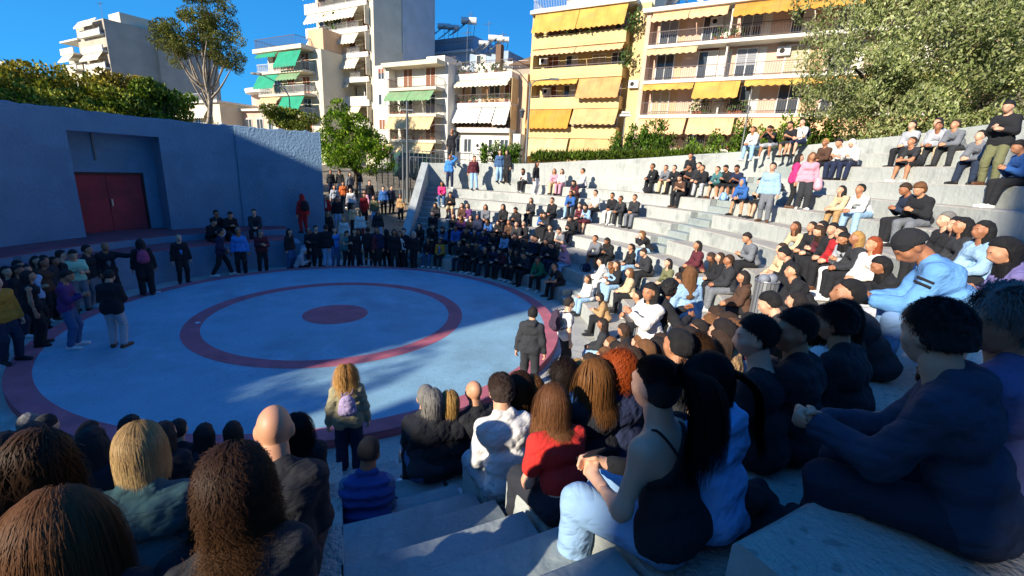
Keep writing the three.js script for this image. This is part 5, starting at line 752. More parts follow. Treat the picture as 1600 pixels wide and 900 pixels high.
// ================================================================ the crowd
// surfaces people stand or sit on
const surf = {
  f: (r) => (r < 6.2 ? 0 : BASE), g: (r) => Math.max(-0.15, rampY(r)), s: () => 0.95, S: () => 1.2,
};
function onRay(px, py, h, yOf) { // first point along the view ray that is h above the surface
  const d = ray(px, py), n = Math.hypot(d.x, d.z); let last = 1e9;
  for (let t = 1.2; t < 70; t += 0.02) { const x = d.x / n * t, z = d.z / n * t, y = EYE + d.y / n * t, e = y - (yOf(rOf(x, z), thOf(x, z)) + h); if (e <= 0) return V(x, y - h, z); if (e > last + 3) break; last = e; }
  return V(d.x / n * 20, 0, d.z / n * 20);
}
function onTier(px, py, h, fwd, off, kFix, tMin = 0.4) { // tier whose seat (or tread) best puts a head of height h on this ray
  const d = ray(px, py), n = Math.hypot(d.x, d.z), ux = d.x / n, uz = d.z / n, uy = d.y / n; let best = null;
  for (let k = 0; k < NT; k++) { if (kFix !== undefined && k !== kFix) continue;
    for (const s of [-1, 1]) { let t = 0, ok = true, th0 = s > 0 ? 30 : -60; for (let it = 0; it < 3 && ok; it++) { const r = rT(k, th0) + off - fwd, b = -(ux * CX + uz * CZ), c = CX * CX + CZ * CZ - r * r, disc = b * b - c; if (disc < 0) { ok = false; break; } t = -b + s * Math.sqrt(disc); th0 = thOf(ux * t, uz * t); } if (!ok) continue; if (t < tMin) continue; const x = ux * t, z = uz * t, th = thOf(x, z); if (th < TH1 || th > TH0 || back(th, 1) < rT(k, th) + 0.3) continue; const y = EYE + uy * t, e = Math.abs(y - (hT(k) + h)) / (1 + t * 0.03); if (!best || e < best.e) best = { e, k, th, r: rT(k, th) + off, y: hT(k), t }; } }
  return best;
}
const faceTo = (p, x, z) => Math.atan2(x - p.x, z - p.z);
const STATS = [], NEARLOG = [];
function put(spec, sf, px, py, yaw, sc = 1, kFix, tMin, kHint) {
  const J = spec.J || poseJ(spec.pose), h = J.H.y * sc, sit = !!J.po.sit; let p, turn;
  if (sf === 't' || sf === 'a' || sf === 'w') {
    const off = sf === 'w' ? 0 : sit ? 0.27 : 0.3, tier = (k) => onTier(px, py, h, J.H.z * sc * Math.cos(yaw * R), off, k, tMin); let b = sf === 'w' ? null : tier(kHint ?? kFix); for (let k = 1; !b && sf !== 'w' && k < 4; k++) { b = tier((kHint ?? kFix) + k); }
    if (sf === 'w') { const q = onRay(px, py, h, (r, th) => (Math.abs(r - back(th, 1) - 0.15) < 0.4 ? back(th, 2) : -20)); p = q; p.y = back(thOf(q.x, q.z), 2); }
    else { p = pol(b.r, b.th, b.y); STATS.push([px, py, b.k, b.e.toFixed(2)]); }
    turn = faceTo(p, CX, CZ) + yaw * R;
  } else { p = onRay(px, py, h, surf[sf]); if (sf === 'f' && rOf(p.x, p.z) > 6.85) { const L = Math.hypot(p.x, p.z), ux = p.x / L, uz = p.z / L, q = 6.6 + ((px * 13) % 7) * 0.05, b = -(ux * CX + uz * CZ), c = CX * CX + CZ * CZ - q * q, sq = Math.sqrt(Math.max(0, b * b - c)), t = Math.abs(-b + sq - L) < Math.abs(-b - sq - L) ? -b + sq : -b - sq; if (b * b > c) p = V(ux * t, 0, uz * t); } p.y = surf[sf](rOf(p.x, p.z), thOf(p.x, p.z)); turn = sit ? faceTo(p, CX, CZ) + yaw * R : faceTo(p, 0, 0) + yaw * R; }
  if (kFix !== undefined) { // head exactly on the ray at the height this seat gives it
    const d = ray(px, py), t = (hT(kFix) + h - EYE) / d.y, hx = d.x * t, hz = d.z * t; turn = faceTo(V(hx, 0, hz), CX, CZ) + yaw * R; const o = V(J.H.x, 0, J.H.z).multiplyScalar(sc).applyAxisAngle(V(0, 1, 0), turn); p = V(hx - o.x, hT(kFix), hz - o.z); NEARLOG.push([px, py, kFix, rOf(p.x, p.z).toFixed(2), rT(kFix, thOf(p.x, p.z)).toFixed(2), Math.hypot(hx, hz).toFixed(2)]);
  }
  const dist = Math.hypot(p.x, p.z); spec.lod ??= dist < 3.4 ? 'near' : dist < 11 ? 'mid' : 'far';
  if (!spec.hairFn && dist < 3.9 && ['long', 'wavy', 'bob', 'curly'].includes(spec.hair[0])) {
    const [hs, hc] = spec.hair, hex = HAIR[hc] ?? hc; reseed(Math.round(px * 31 + py));
    spec.hairFn = (g, J) => { mesh('scalp_hair', hairGeo(J, 'under', 0.012), hairMat(hex), g); const o = { long: [0.42, 0, 10], wavy: [0.4, 0.012, 60], bob: [0.19, 0.003, 40], curly: [0.17, 0.016, 160] }[hs]; strands(g, J, hex, { n: 1300, L: o[0], wave: o[1], freq: o[2], wid: 0.0026, seg: 8, fall: hs === 'curly' ? 0.25 : 0.6, off: hs === 'curly' ? 0.035 : 0.016, spread: 0.2, vary: 0.18, frizz: hs === 'curly' ? 0.3 : 0.05, tops: topPrims(J, spec.fem, 0.03, 'none', 0) }); };
  }
  const g = makePerson(spec); PJ.set(g, J); g.position.copy(p); g.rotation.y = turn; g.scale.setScalar(sc); g.userData.dist = undefined; delete g.userData.dist;
  return g;
}
const CROWD = [], PJ = new Map();
function row(line, group, tMin) {
  const [data, label] = line.split('|').map((s) => s.trim()), a = data.split(/\s+/);
  const [sf, px, py, pose0, yaw, fem, top, bot, hair, inner] = a, pose = pose0.split(/[@#]/)[0], kHint = pose0.includes('#') ? +pose0.split('#')[1] : undefined, [tk, tc] = top.split(':'), [bk, bc] = bot.split(':'), [hs, hc] = hair.split(':');
  const i = CROWD.length; const spec = { pose, fem: fem === 'f', top: [tk, tc], bot: [bk, bc], hair: [hs, hc || 'k'], skin: (i * 7 + 3) % 5, shoe: ['wh', 'bk', 'wh', 'bk', 'br'][(i * 3) % 5], inner };
  const g = put(spec, sf, +px, +py, +yaw + (((i * 37) % 17) - 8), (fem === 'f' ? 0.94 : 1) * (0.97 + ((i * 29) % 7) * 0.01), undefined, kHint !== undefined ? 2 : +(pose0.split('@')[1] || tMin || 2.2), kHint);
  tag(g, label, 'person', group); CROWD.push(g); return g;
}
const people = (group, text, tMin) => text.trim().split('\n').filter((l) => l.trim()).map((l) => row(l, group, tMin));
reseed(303);
people('people standing at the left side of the orchestra', `
f 14 382 stand 60 m jacket:bk wide:dj short:k | person in black jacket at the far left edge, looking right
f 34 386 cross 15 f jacket:lb long:bk long:k | long-haired girl in pale denim jacket at the back of the far left group
f 87 378 stand 90 m tee:bk long:bk short:k | tall man in black t-shirt seen in profile below the stage wall's left part
f 111 391 phone 10 m tee:mint long:gy short:k | young man in green and blue patterned t-shirt and grey trousers
f 131 384 stand 60 m jacket:bk long:gy short:k | dark-haired man half hidden behind the bald man reaching out
f 160 375 point 15 m jacket:bk long:bk bald:k gy | bald man in open black jacket reaching one arm towards the girl with the pink backpack
f 219 380 stand 190 f coat:bk wide:bk long:k | girl in long black coat wearing a pink backpack, back turned
f 276 357 stand 18 m jacket:bk long:bk bald:k sb | bald man in black blazer and bright blue shirt by the stage
f 166 434 phone 150 m jacket:bk long:lg short:k | man in black jacket and pale grey trousers alone on the ring, back turned
f 93 432 phone 70 m shirt:pu long:jn short:d | man in dark purple shirt and blue jeans looking down
f 64 410 stand 40 f jacket:br long:bk bob:d | brown-haired person behind the man in the purple shirt
f 39 432 stand 80 f vest:bk wide:bk long:k | girl in dark vest with pale sleeves, standing low at the left
f -12 440 stand 40 m jacket:mu long:dj short:d | person in mustard jacket cut off by the left edge
f 4 410 stand 30 f jacket:mr long:bk long:d | person in dark red jacket at the left edge, behind the mustard jacket
f 66 400 stand 20 m hoodie:dk long:bk short:k | person in dark hoodie in the middle of the left group
`);
people('people along the stage', `
S 335 333 sit 10 m jacket:bk long:bk short:k | leftmost of two people in black sitting on the upper stage step
S 357 335 text -10 m jacket:bk long:bk short:k | person in black sitting on the upper stage step, right of another in black
S 397 331 sit -10 m jacket:dk long:bk short:k | person in dark jacket sitting alone on the upper stage step
s 327 346 text 20 m jacket:bk long:bk short:d | person in black on the stage edge holding a megaphone
f 339 355 walk 90 m jacket:nv long:bk short:k | man in navy jacket walking to the right in front of the stage
f 371 353 stand -5 m shirt:sb long:bk short:g | man in bright blue shirt standing before the stage
f 405 351 phone 5 m jacket:mr long:bk short:g | grey-haired man in maroon jacket, hands joined, before the stage
s 472 308 stand 200 m hoodie:rd long:rd hood:k | person in red hooded tracksuit with a black backpack
`);
people('people standing between stage and far stairs', `
f 449 346 stand 60 f jacket:bk wide:jn long:k | person in black top and wide jeans left of the grey hoodie
f 461 352 text 80 m hoodie:lg shorts:bk hood:k | person in grey hoodie with hood up and black shorts
f 484 352 phone -20 f coat:bk long:bk short:g | grey-haired person in long black coat
f 508 347 stand 160 m jacket:bk wide:lb short:k | person in black jacket and pale wide jeans, back turned
f 521 350 stand 20 f tee:sb long:jn long:d | girl in bright blue t-shirt behind the black jacket
f 539 357 phone 30 f vest:tl long:bk bob:b | person in grey-blue vest looking down at the phone
f 563 353 stand -60 f shirt:wh long:dj long:b | girl in white top facing the tall person in black
f 574 348 stand 170 m jacket:bk slim:bk short:k | tall person all in black with back turned at the rim of the orchestra
f 604 356 stand -150 f coat:bk long:bk long:k | long-haired girl in black coat left of the far stairs
g 494 309 stand 10 f jacket:nv long:jn long:k | person in navy jacket right of the red tracksuit
g 508 308 stand 0 f jacket:rd long:lg long:b wh | girl in red and white jacket in the passage
g 526 310 stand 20 m jacket:bk long:lb short:k | man in black jacket and pale jeans in the passage
g 494 336 stand 0 f jacket:dk long:bk long:d | dark-haired girl behind the grey-haired person
g 511 333 stand 20 f jacket:bk long:bk bob:k | dark-clad girl at the foot of the passage
g 537 342 stand -20 f shirt:wh long:be long:y | blonde girl in white top at the foot of the passage
g 551 322 stand 30 f shirt:be long:bk long:l | light brown-haired girl in beige top in the passage
g 562 333 stand 10 f jacket:wh long:rd short:b | girl in white jacket with red trousers in the passage
g 568 305 stand 40 f coat:rd long:bk long:k | girl in bright red coat high in the passage
g 585 309 stand -30 f jacket:ol long:lb long:b | girl in olive jacket and pale jeans in the passage
g 599 294 stand 0 m jacket:bl long:bk short:k | man in blue jacket in the upper passage
g 611 293 stand 30 m jacket:nv long:bk short:k | man in navy jacket, right of the blue jacket in the upper passage
g 536 287 stand 0 f hoodie:or long:bk long:b | girl in orange hoodie in the upper passage under the citrus tree
g 516 268 stand 10 m jacket:dk long:nv short:k | person in dark jacket right beside the free end of the stage wall
g 531 268 stand -20 m jacket:bk long:dj short:k | person in black under the left side of the citrus tree
g 546 272 stand 30 f jacket:gy long:bk long:k | person in grey jacket under the citrus tree
g 559 266 stand 0 m jacket:nv long:lb short:k | person in navy top and pale jeans under the right side of the citrus tree
g 571 300 stand -40 f shirt:pn long:bk long:b | girl in pale pink top in the passage
g 626 306 stand -20 f shirt:tn long:bk bun:b | girl in tan top beside the sloping end wall
g 522 292 stand 20 f shirt:lg long:bk long:d | girl in light grey top in the upper passage
g 548 297 stand -10 m shirt:wh long:bk short:d | boy in white shirt in the upper passage
g 577 285 stand 20 m jacket:bk long:dj short:k | person in black jacket at the top of the passage
g 590 331 stand 10 f jacket:dk long:lb long:b | girl in dark jacket and pale jeans left of the end wall
f 588 352 stand 40 f hoodie:mr long:bk long:d | girl in maroon hoodie left of the long-haired girl in black coat
f 625 337 stand -30 f shirt:wh long:bk long:r | ginger girl in white top at the foot of the end wall
f 631 348 stand -20 m jacket:bk long:bk short:k pn | person in black jacket below the ginger girl
f 647 339 stand -30 f jacket:bk long:bk bob:w | pale-haired person in black at the foot of the far stairs
`);
people('people on the far upper tiers', `
w 706 231 shade 0 m jacket:bk long:bk short:k | person in black standing on top of the far wall, arm raised to the eyes
t 703 252 shade 10 m hoodie:sb long:nv short:d | person in blue top and dark trousers before the far wall, arm raised
t 739 254 prop 20 m jacket:mr long:lb short:d | person in maroon jacket and pale jeans leaning at the far wall
t 781 237 stand 10 f jacket:jn long:lb long:d | girl in denim jacket standing before the far wall
t 793 238 stand -15 m jacket:bk wide:bk hood:k | person in black hood beside the girl in denim jacket
t 819 256 text -10 f shirt:wh wide:bk long:d | girl in white top and black trousers sitting before the far wall
t 838 257 stand 80 f shirt:bk wide:wh long:d | girl in black top and long white trousers standing sideways
t 865 274 sit 10 f shirt:pn long:be long:l | girl in pale pink top, left of a group of friends under the far wall
t 878 270 sit -10 f shirt:wh long:pn long:b | girl in white top beside the pale pink top
t 897 287 text 0 f jacket:mr long:bk long:k | girl in dark red jacket in the group of friends under the far wall
t 913 268 sit -40 m shirt:wh long:nv short:b | boy in white shirt at the right of the group under the far wall
t 690 293 sit 10 f hoodie:pk long:jn long:d | girl in pink top sitting next to the far stairs
t 702 311 text 10 m jacket:bk shorts:be short:k | boy in black jacket and bare knees by the far stairs
t 722 315 sit -10 f jacket:br long:bk long:b | girl in brown jacket behind the purple tops
t 731 325 sit -20 f hoodie:pu long:wh long:d | girl in purple hoodie and white trousers on the far tiers
t 720 333 text 10 f jacket:pu wide:pu long:l | girl in purple jacket and purple trousers on the far tiers
t 747 334 sit 0 m jacket:nv long:bl hood:k | person in navy hood with pale face at the rim of the shade
t 786 318 sit 5 m hoodie:bk long:bk hood:k | person in black hood sitting tall at the rim of the shade
t 777 343 text 10 f jacket:bk long:bk long:k | girl in black in front of the tall black hood
t 829 318 sit 0 f jacket:dk long:bk long:d | girl in dark jacket left of the blue top on the far tiers
t 846 326 text 0 f hoodie:bl long:bk long:k | girl in blue top sitting on the far tiers
t 889 309 bent 20 m jacket:bl long:lb short:k | boy in blue jacket and pale jeans leaning forward
t 897 296 sit 10 f jacket:bk long:dk long:d | girl in black behind the leaning boy in blue
t 915 314 text 0 f shirt:lb shorts:mr long:d | girl in light blue top with dark red shorts
t 930 309 sit -10 m tee:wh long:bk short:k | boy in white t-shirt, left of three in dark jackets
t 956 308 sit 0 m jacket:bk long:wh short:k | boy in black jacket and white trousers
t 969 314 bent 10 m jacket:dk long:dk short:k | boy in dark jacket between white trousers and grey hood
t 990 318 sit 15 m jacket:dk long:gy short:b | boy in charcoal jacket at the right end of the sunlit row
t 860 348 sit 0 f jacket:bk long:bk long:k | long-haired girl in black below the blue top
t 875 353 text -10 f tee:gy long:bk bun:d | girl in grey tee with hair in a bun beside the long-haired girl in black
t 929 360 bent 10 m jacket:gy shorts:bk short:b | boy in grey jacket and shorts by the middle stairs
t 947 367 text 10 f jacket:bk long:bk long:d | girl in black jacket right of the boy in grey by the middle stairs
t 987 373 sit 10 f shirt:bk long:lb pony:d | girl in black shirt with pale jeans by the middle stairs
t 1005 378 hide -20 f jacket:bk long:lb long:l | light-haired girl in black hiding her face in her hands
t 941 404 bent -20 m hoodie:wh long:wh short:d | boy in white hoodie bent forward on the block by the middle stairs
t 880 379 text 0 f hoodie:pn long:lb hood:k | person in pink hood at the rim of the shade by the middle stairs
t 838 399 bent 10 m hoodie:gn long:bk short:k | boy in green hoodie in the front row of the shade
t 867 406 bent -10 m tee:bk long:bk short:k | boy in black tee with pale forearms, rightmost of the shaded front row
t 832 383 sit 0 m jacket:nv long:bk short:k | boy in navy jacket above the green hoodie
t 862 372 text 0 m jacket:bk long:dj short:k | boy in black jacket above the pale forearms
`, 5.5);
people('people crowded in the shaded front rows of the far tiers', `
t 668 371 sit 5 f jacket:bk long:jn long:k | girl in black top and jeans, leftmost of the shaded front row
t 687 373 sit 0 f jacket:mu long:bk bob:d sb | girl in mustard jacket over a blue top in the shaded front row
t 676 349 sit 0 f jacket:bk long:bk long:k | girl in black above the leftmost girl of the front row
t 692 352 text 0 f jacket:jn long:bk long:b | girl in denim jacket above the mustard jacket
t 717 371 sit 10 f jacket:dk long:dj long:d | girl in dark jacket, first right of a gap beside the mustard jacket
t 731 377 text 0 m jacket:bk long:bk short:k | boy in black, second right of the mustard jacket in the front row
t 744 379 sit 0 m hoodie:dk long:bk short:k | boy in dark hoodie in the middle of the shaded front row
t 757 381 bent 0 m jacket:bk long:dj short:d | boy in black bent forward in the middle of the shaded front row
t 770 384 sit 10 f jacket:nv long:bk long:k | girl in navy jacket right of the bent boy in the front row
t 783 386 text -10 f jacket:mr long:bk long:k | girl in dark red jacket in the shaded front row
t 798 391 sit 0 f jacket:bk long:bk long:k lg | girl in black jacket over a pale top near the end of the front row
t 712 352 sit 0 m jacket:bl long:bk short:k | boy in blue jacket in the second shaded row
t 726 357 text 5 m jacket:bk long:bk short:k | boy in black in the second shaded row, above the dark hoodie
t 741 360 sit 0 f jacket:dk long:bk long:d | dark-haired girl in charcoal, second shaded row
t 755 360 sit -10 f jacket:nv long:jn long:b | brown-haired girl in navy, second shaded row
t 770 362 text 0 m hoodie:bk long:bk short:k | boy in black hoodie looking down, second shaded row
t 788 364 sit 0 f shirt:lb long:bk long:d | girl in pale blue shirt, second shaded row
t 804 370 sit 10 f jacket:bk long:bk bun:k | girl with a dark bun, second shaded row
t 818 350 sit 0 f jacket:bk long:dk long:k | girl in black with dark grey trousers, third shaded row
t 806 352 bent 0 m jacket:dk long:bk short:k | boy leaning forward in the third shaded row
t 795 343 sit 10 f jacket:br long:bk long:b | girl in brown jacket, third shaded row
t 762 343 text 0 f hoodie:bl long:bk long:k | girl in blue hoodie beside the navy hood
t 838 364 sit 0 m jacket:bk long:bk short:k | boy in black above the navy jacket
t 850 340 text 0 f jacket:dk long:bk long:d | girl in dark jacket below the blue top
t 708 334 sit 0 f jacket:dk long:bk long:k | girl in dark jacket beside the purple trousers
t 820 376 text 0 f jacket:dk long:dj pony:k | girl with ponytail left of the navy jacket
`, 5.5);
people('boys in a row high on the middle tiers', `
t 1024 248 bent -10 m jacket:bk long:bk short:d | boy in black sitting apart at the left of the dark group of boys
t 1041 250 bent 10 m hoodie:gy long:be short:d | boy in grey hoodie at the left of the dark group of boys
t 1053 268 bent 0 m jacket:bk long:bk short:k | boy in black crouched in the dark group of boys
t 1061 272 text 10 m tee:br long:bk short:d | boy in brown tee in front of the dark group of boys
t 1079 243 sit 0 m jacket:bk long:bk short:k | tallest boy at the back of the dark group of boys
t 1076 266 text -10 m tee:bk shorts:bk short:k | boy in black tee and shorts in the dark group of boys
t 1096 266 bent 10 m puffer:bk long:lg short:b | boy in black puffer jacket and grey trousers
t 1093 254 sit 0 m puffer:dk long:bk short:k | boy in dark puffer jacket behind the grey trousers
t 1120 271 bent 0 m hoodie:tl shorts:dg short:b | boy in grey-green hoodie and shorts
t 1133 265 text 0 m jacket:bk shorts:bk short:k | boy in black jacket right of the grey-green hoodie
t 1148 267 text 10 m tee:nv shorts:bk short:d | boy in navy tee between black jacket and blue hood
t 1157 277 bent 30 m hoodie:bl shorts:bk hood:k | boy in blue hood and shorts sitting sideways
t 1191 276 text 0 m hoodie:dk shorts:bk short:k | boy in dark hoodie and shorts right of the blue hood
t 1204 272 stand 40 m jacket:lb long:gy short:k | boy in pale denim jacket and grey trousers standing on the tiers
`, 5.5);
people('boys on top of the back wall', `
w 1183 212 bent 5 m hoodie:wh long:lb short:k | boy in white top and pale jeans, leftmost on top of the back wall
w 1211 206 hide 0 m tee:bk shorts:lg short:d | boy in black tee with his hands on his face on the back wall
w 1240 203 text 0 m tee:bk shorts:dk short:d | boy in black tee and dark shorts, third on the back wall
w 1256 200 sit 10 m tee:wh shorts:nv short:d | boy in white t-shirt with backpack straps on the back wall
`);
people('people on the upper right tiers', `
t 1247 254 stand 150 f jacket:pk long:bk long:d | girl in bright pink jacket standing on the upper right tiers
t 1266 252 stand 60 f hoodie:pn wide:dk long:l | girl beside the pink jacket carrying a pale pink bag
t 1288 229 sit 0 m hoodie:br long:bk short:y | fair-haired person in brown hoodie below the boys on the wall
t 1309 226 text 0 m tee:wh long:nv short:d | boy in white tee left of the white hood
t 1327 227 text 10 m hoodie:wh long:nv hood:k | person in white hood on the upper right tiers
t 1316 286 bent 10 f jacket:be long:tn long:k | dark-haired girl in beige jacket sitting behind the white shirt
t 1343 283 bent 20 m shirt:wh long:lb short:k | dark-haired boy in white shirt leaning forward with pale jeans
t 1415 292 text 0 m jacket:dj long:bk short:b | brown-haired boy in dark denim sharing a view with the curly boy
t 1432 292 text 20 m jacket:bk long:gy curly:l | ginger curly boy in black jacket looking down
t 1427 187 sit 0 m hoodie:lg long:bk short:d | boy in light grey hoodie on the top row under the olive tree
t 1467 185 sit 10 m hoodie:lg long:dk short:d | boy in pale grey hoodie, right of another on the top row
t 1424 219 bent 10 m tee:dk shorts:bk short:b | boy in dark tee and shorts, arm across his knees
t 1459 207 bent 20 m hoodie:lg long:be short:d | boy in pale grey top and beige trousers stretched out
t 1486 205 bent 10 m jacket:gy long:dk short:b | boy in slate grey jacket with arms on his knees
t 1527 212 bent 10 m jacket:gy long:dj fade:d | close-cropped boy in grey jacket and dark jeans
t 1568 178 phone 20 m jacket:bk long:ol short:k | man in black jacket and olive trousers standing at the upper right
t 1596 222 text 0 m jacket:bl long:bk short:d | person in blue at the right edge below the man in olive trousers
t 1242 342 bent 20 f shirt:be long:nv long:b | curly brown-haired girl in beige top and navy trousers
t 1269 347 sit 15 f jacket:bk wide:bk long:d | girl in black with wide trousers beside the beige top
t 1287 341 sit 0 m jacket:dk long:bk short:k | boy in charcoal jacket behind the girl in wide trousers
t 1303 341 sit 20 m jacket:bk long:bk fade:k | close-cropped boy in black behind the grey top
t 1317 359 text 20 f shirt:lg long:wh long:k | black-haired girl in grey top and white trousers
t 1339 366 sit 10 f jacket:dk long:bk long:y | blonde girl with sunglasses in dark jacket
t 1366 366 sit 30 f jacket:wh long:bk long:r | girl with long red hair in white jacket
t 1481 330 sit@4 10 f jacket:bk long:bk bob:g | grey-haired person in the shaded row on the right
t 1496 334 sit@4 20 f jacket:bk long:bk long:k | dark-haired girl second in the shaded row on the right
t 1511 328 sit@4 0 f jacket:dk long:bk long:k | dark-haired girl third in the shaded row on the right
t 1538 346 sit@4 30 f hoodie:lb long:bk long:k | black-haired girl in pale blue hoodie in the shade on the right
t 1584 350 text@4 20 f jacket:lv long:bk long:k | long-haired girl in lilac top at the right edge
t 1262 428 text@3.6 10 f jacket:mr long:bk long:b | brown-haired girl in maroon, right of the slatted bin
t 1293 437 sit@3.6 20 f hoodie:rd long:bk long:d | dark-haired girl in red top right of the slatted bin
t 1337 418 bent@3.6 20 m coat:dk long:bk short:k | person in dark coat folded over the knees
t 1365 452 text@3.6 10 f jacket:bk long:lg long:k | girl in black with light grey trousers behind the blue jacket
t 1322 455 sit@3.6 0 f jacket:bk long:bk long:d | dark-haired girl in black left of the blue jacket's knees
`, 5);
people('people on the lower middle tiers', `
t 1044 403 sit 20 f shirt:ol long:bk long:d | girl with sunglasses and olive top above the hugging pair
t 1064 408 text 10 f shirt:be long:bk long:b | girl in beige top beside the sunglasses
t 1022 440 hug 60 f jacket:wh long:lb long:k | girl in white coat with grey scarf hugging a friend
t 1044 446 hug 220 f jacket:bk slim:bk curly:k | black-haired person in black being hugged
t 1075 432 stand -60 f shirt:lb wide:wh long:l | light-haired girl in pale top and white trousers standing beside the hug
t 1141 432 sit#4 10 f jacket:br long:bk long:b | long brown-haired girl in brown left of the slatted bin
t 1157 449 text#4 10 f jacket:be long:bk long:l | girl in beige jacket before the long brown hair
t 1174 437 sit#4 0 f jacket:mr long:dk bob:d | girl in dark red right beside the slatted bin
t 949 450 text#1 10 f shirt:lb long:lb long:l | light brown-haired girl in pale top sitting low by the middle stairs
t 953 494 sit#2 10 f jacket:dk long:be long:b | brown-haired girl in dark jacket below the pale top
f 886 474 stand 120 m tee:wh long:bk short:d | boy in white tee with a dark backpack at the rim of the ring
f 832 491 stand 175 m hoodie:dk long:dk short:k | boy in dark grey hoodie standing on the ring, back turned
t 930 524 sit#2 0 f jacket:tn long:bk long:l | light brown-haired girl in tan, front row right of the ring
t 905 537 sit#2 0 f jacket:be long:bk long:y | fair-haired girl in beige at the right rim of the ring
t 965 535 sit#3 10 f shirt:or long:bk long:l | honey-haired girl in rust top, low on the right
t 988 536 sit#3 0 f hoodie:lg long:bk long:b | brown-haired girl in light grey hoodie, low on the right
t 1028 525 sit#3 10 f jacket:bk long:bk bob:d | dark-haired girl below the hugging pair
t 1057 537 sit#4 0 m jacket:bk long:bk short:k | boy with short dark hair and black jacket below the white trousers
t 1092 516 sit#3 30 f hoodie:gy long:bk short:d | pale-faced girl with short hair below the slatted bin
t 1088 545 sit#4 0 f jacket:be long:bk curly:b | curly brown-haired girl before the black fade haircut
t 1141 548 sit#4 0 f shirt:lg long:bk curly:l | curly light brown-haired girl beside the black fade haircut
t 1128 512 sit#4 -10 m jacket:tn long:bk short:d | boy in tan jacket raising a hand, left of the black fade haircut
t 1152 478 sit#3 10 f hoodie:br long:bk long:d | girl in brown hoodie under the slatted bin
t 1138 495 bent#3 10 m jacket:be long:bk short:b | boy in beige jacket below the girl in brown hoodie
t 1108 498 sit#3 0 f jacket:lb long:bk long:l | light-haired girl in pale denim left of the beige jacket
`, 5.5);
people('people seen from behind on the near right tiers', `
t 812 593 sit#3 0 f jacket:nv long:bk long:b | brown long-haired girl right behind the short-haired man in white shirt
t 832 584 sit#3 0 f jacket:bk long:bk long:l | light brown-haired girl in front of the dark curly head
t 878 584 sit#3 0 m jacket:bl long:bk curly:d | dark curly head above a blue jacket
t 910 563 sit#3 0 f jacket:or long:bk long:y | fair-haired girl in front of the dark curly head on the right
t 926 596 sit#4 0 f jacket:bk long:bk long:l | girl with long light brown hair in black between red top and ponytail
t 966 570 sit#4 0 f jacket:nv long:bk curly:r | person with big orange-brown curls in navy
t 656 618 bent#2 -15 m jacket:dk long:jn fade:g | balding man in charcoal jacket leaning forward by the near stairs
t 677 632 sit#2 0 f coat:bk long:bk bob:g | grey-blonde person in black right of the balding man
t 700 632 sit#2 0 f jacket:bk long:bk bob:y | fair-haired person in black, right of the grey-blonde one
t 742 612 sit#2 10 m jacket:bk long:bk bald:k | bald man in black left of the white shirt
`);
people('people seen from behind in the lower left seats', `
t 68 640 sit 0 m jacket:bk long:bk beanie:bk | person in dark beanie at the lower left
t 52 652 sit 30 m jacket:dk long:bk short:g | grey-haired man in dark jacket at the lower left
t 142 667 sit 0 f jacket:bk long:bk long:k | dark-haired girl lowest beside the red rim
t 150 692 sit 0 f jacket:bk long:bk long:k | black-haired girl behind another dark head, left of the blonde bob
t 256 678 sit 0 f jacket:bk long:bk long:d | dark brown-haired girl right of the blonde bob
t 277 663 sit 0 m jacket:bk long:bk short:k | boy with short black hair and pale collar near the rim
t 366 662 sit 10 f jacket:bk long:bk bob:d | dark bob-haired person left of the bald man in black
t 466 664 sit 0 f coat:bk long:bk long:k | girl with long black hair right of the bald man in black
t 14 690 sit 0 f jacket:dk long:bk long:d | dark-haired person at the left edge of the lower left seats
t 60 685 sit 20 m jacket:bk long:bk short:d | short dark-haired person behind the grey-haired man
t 57 715 sit 0 f jacket:bk long:bk wavy:b | person with big brown hair left of the sunlit brown head
t 205 668 sit 0 m jacket:nv long:bk short:k | person in navy low beside the rim, behind the blonde bob
t 320 668 sit 0 f jacket:dk long:bk long:d | dark-haired person low beside the rim, left of the dark bob
`);
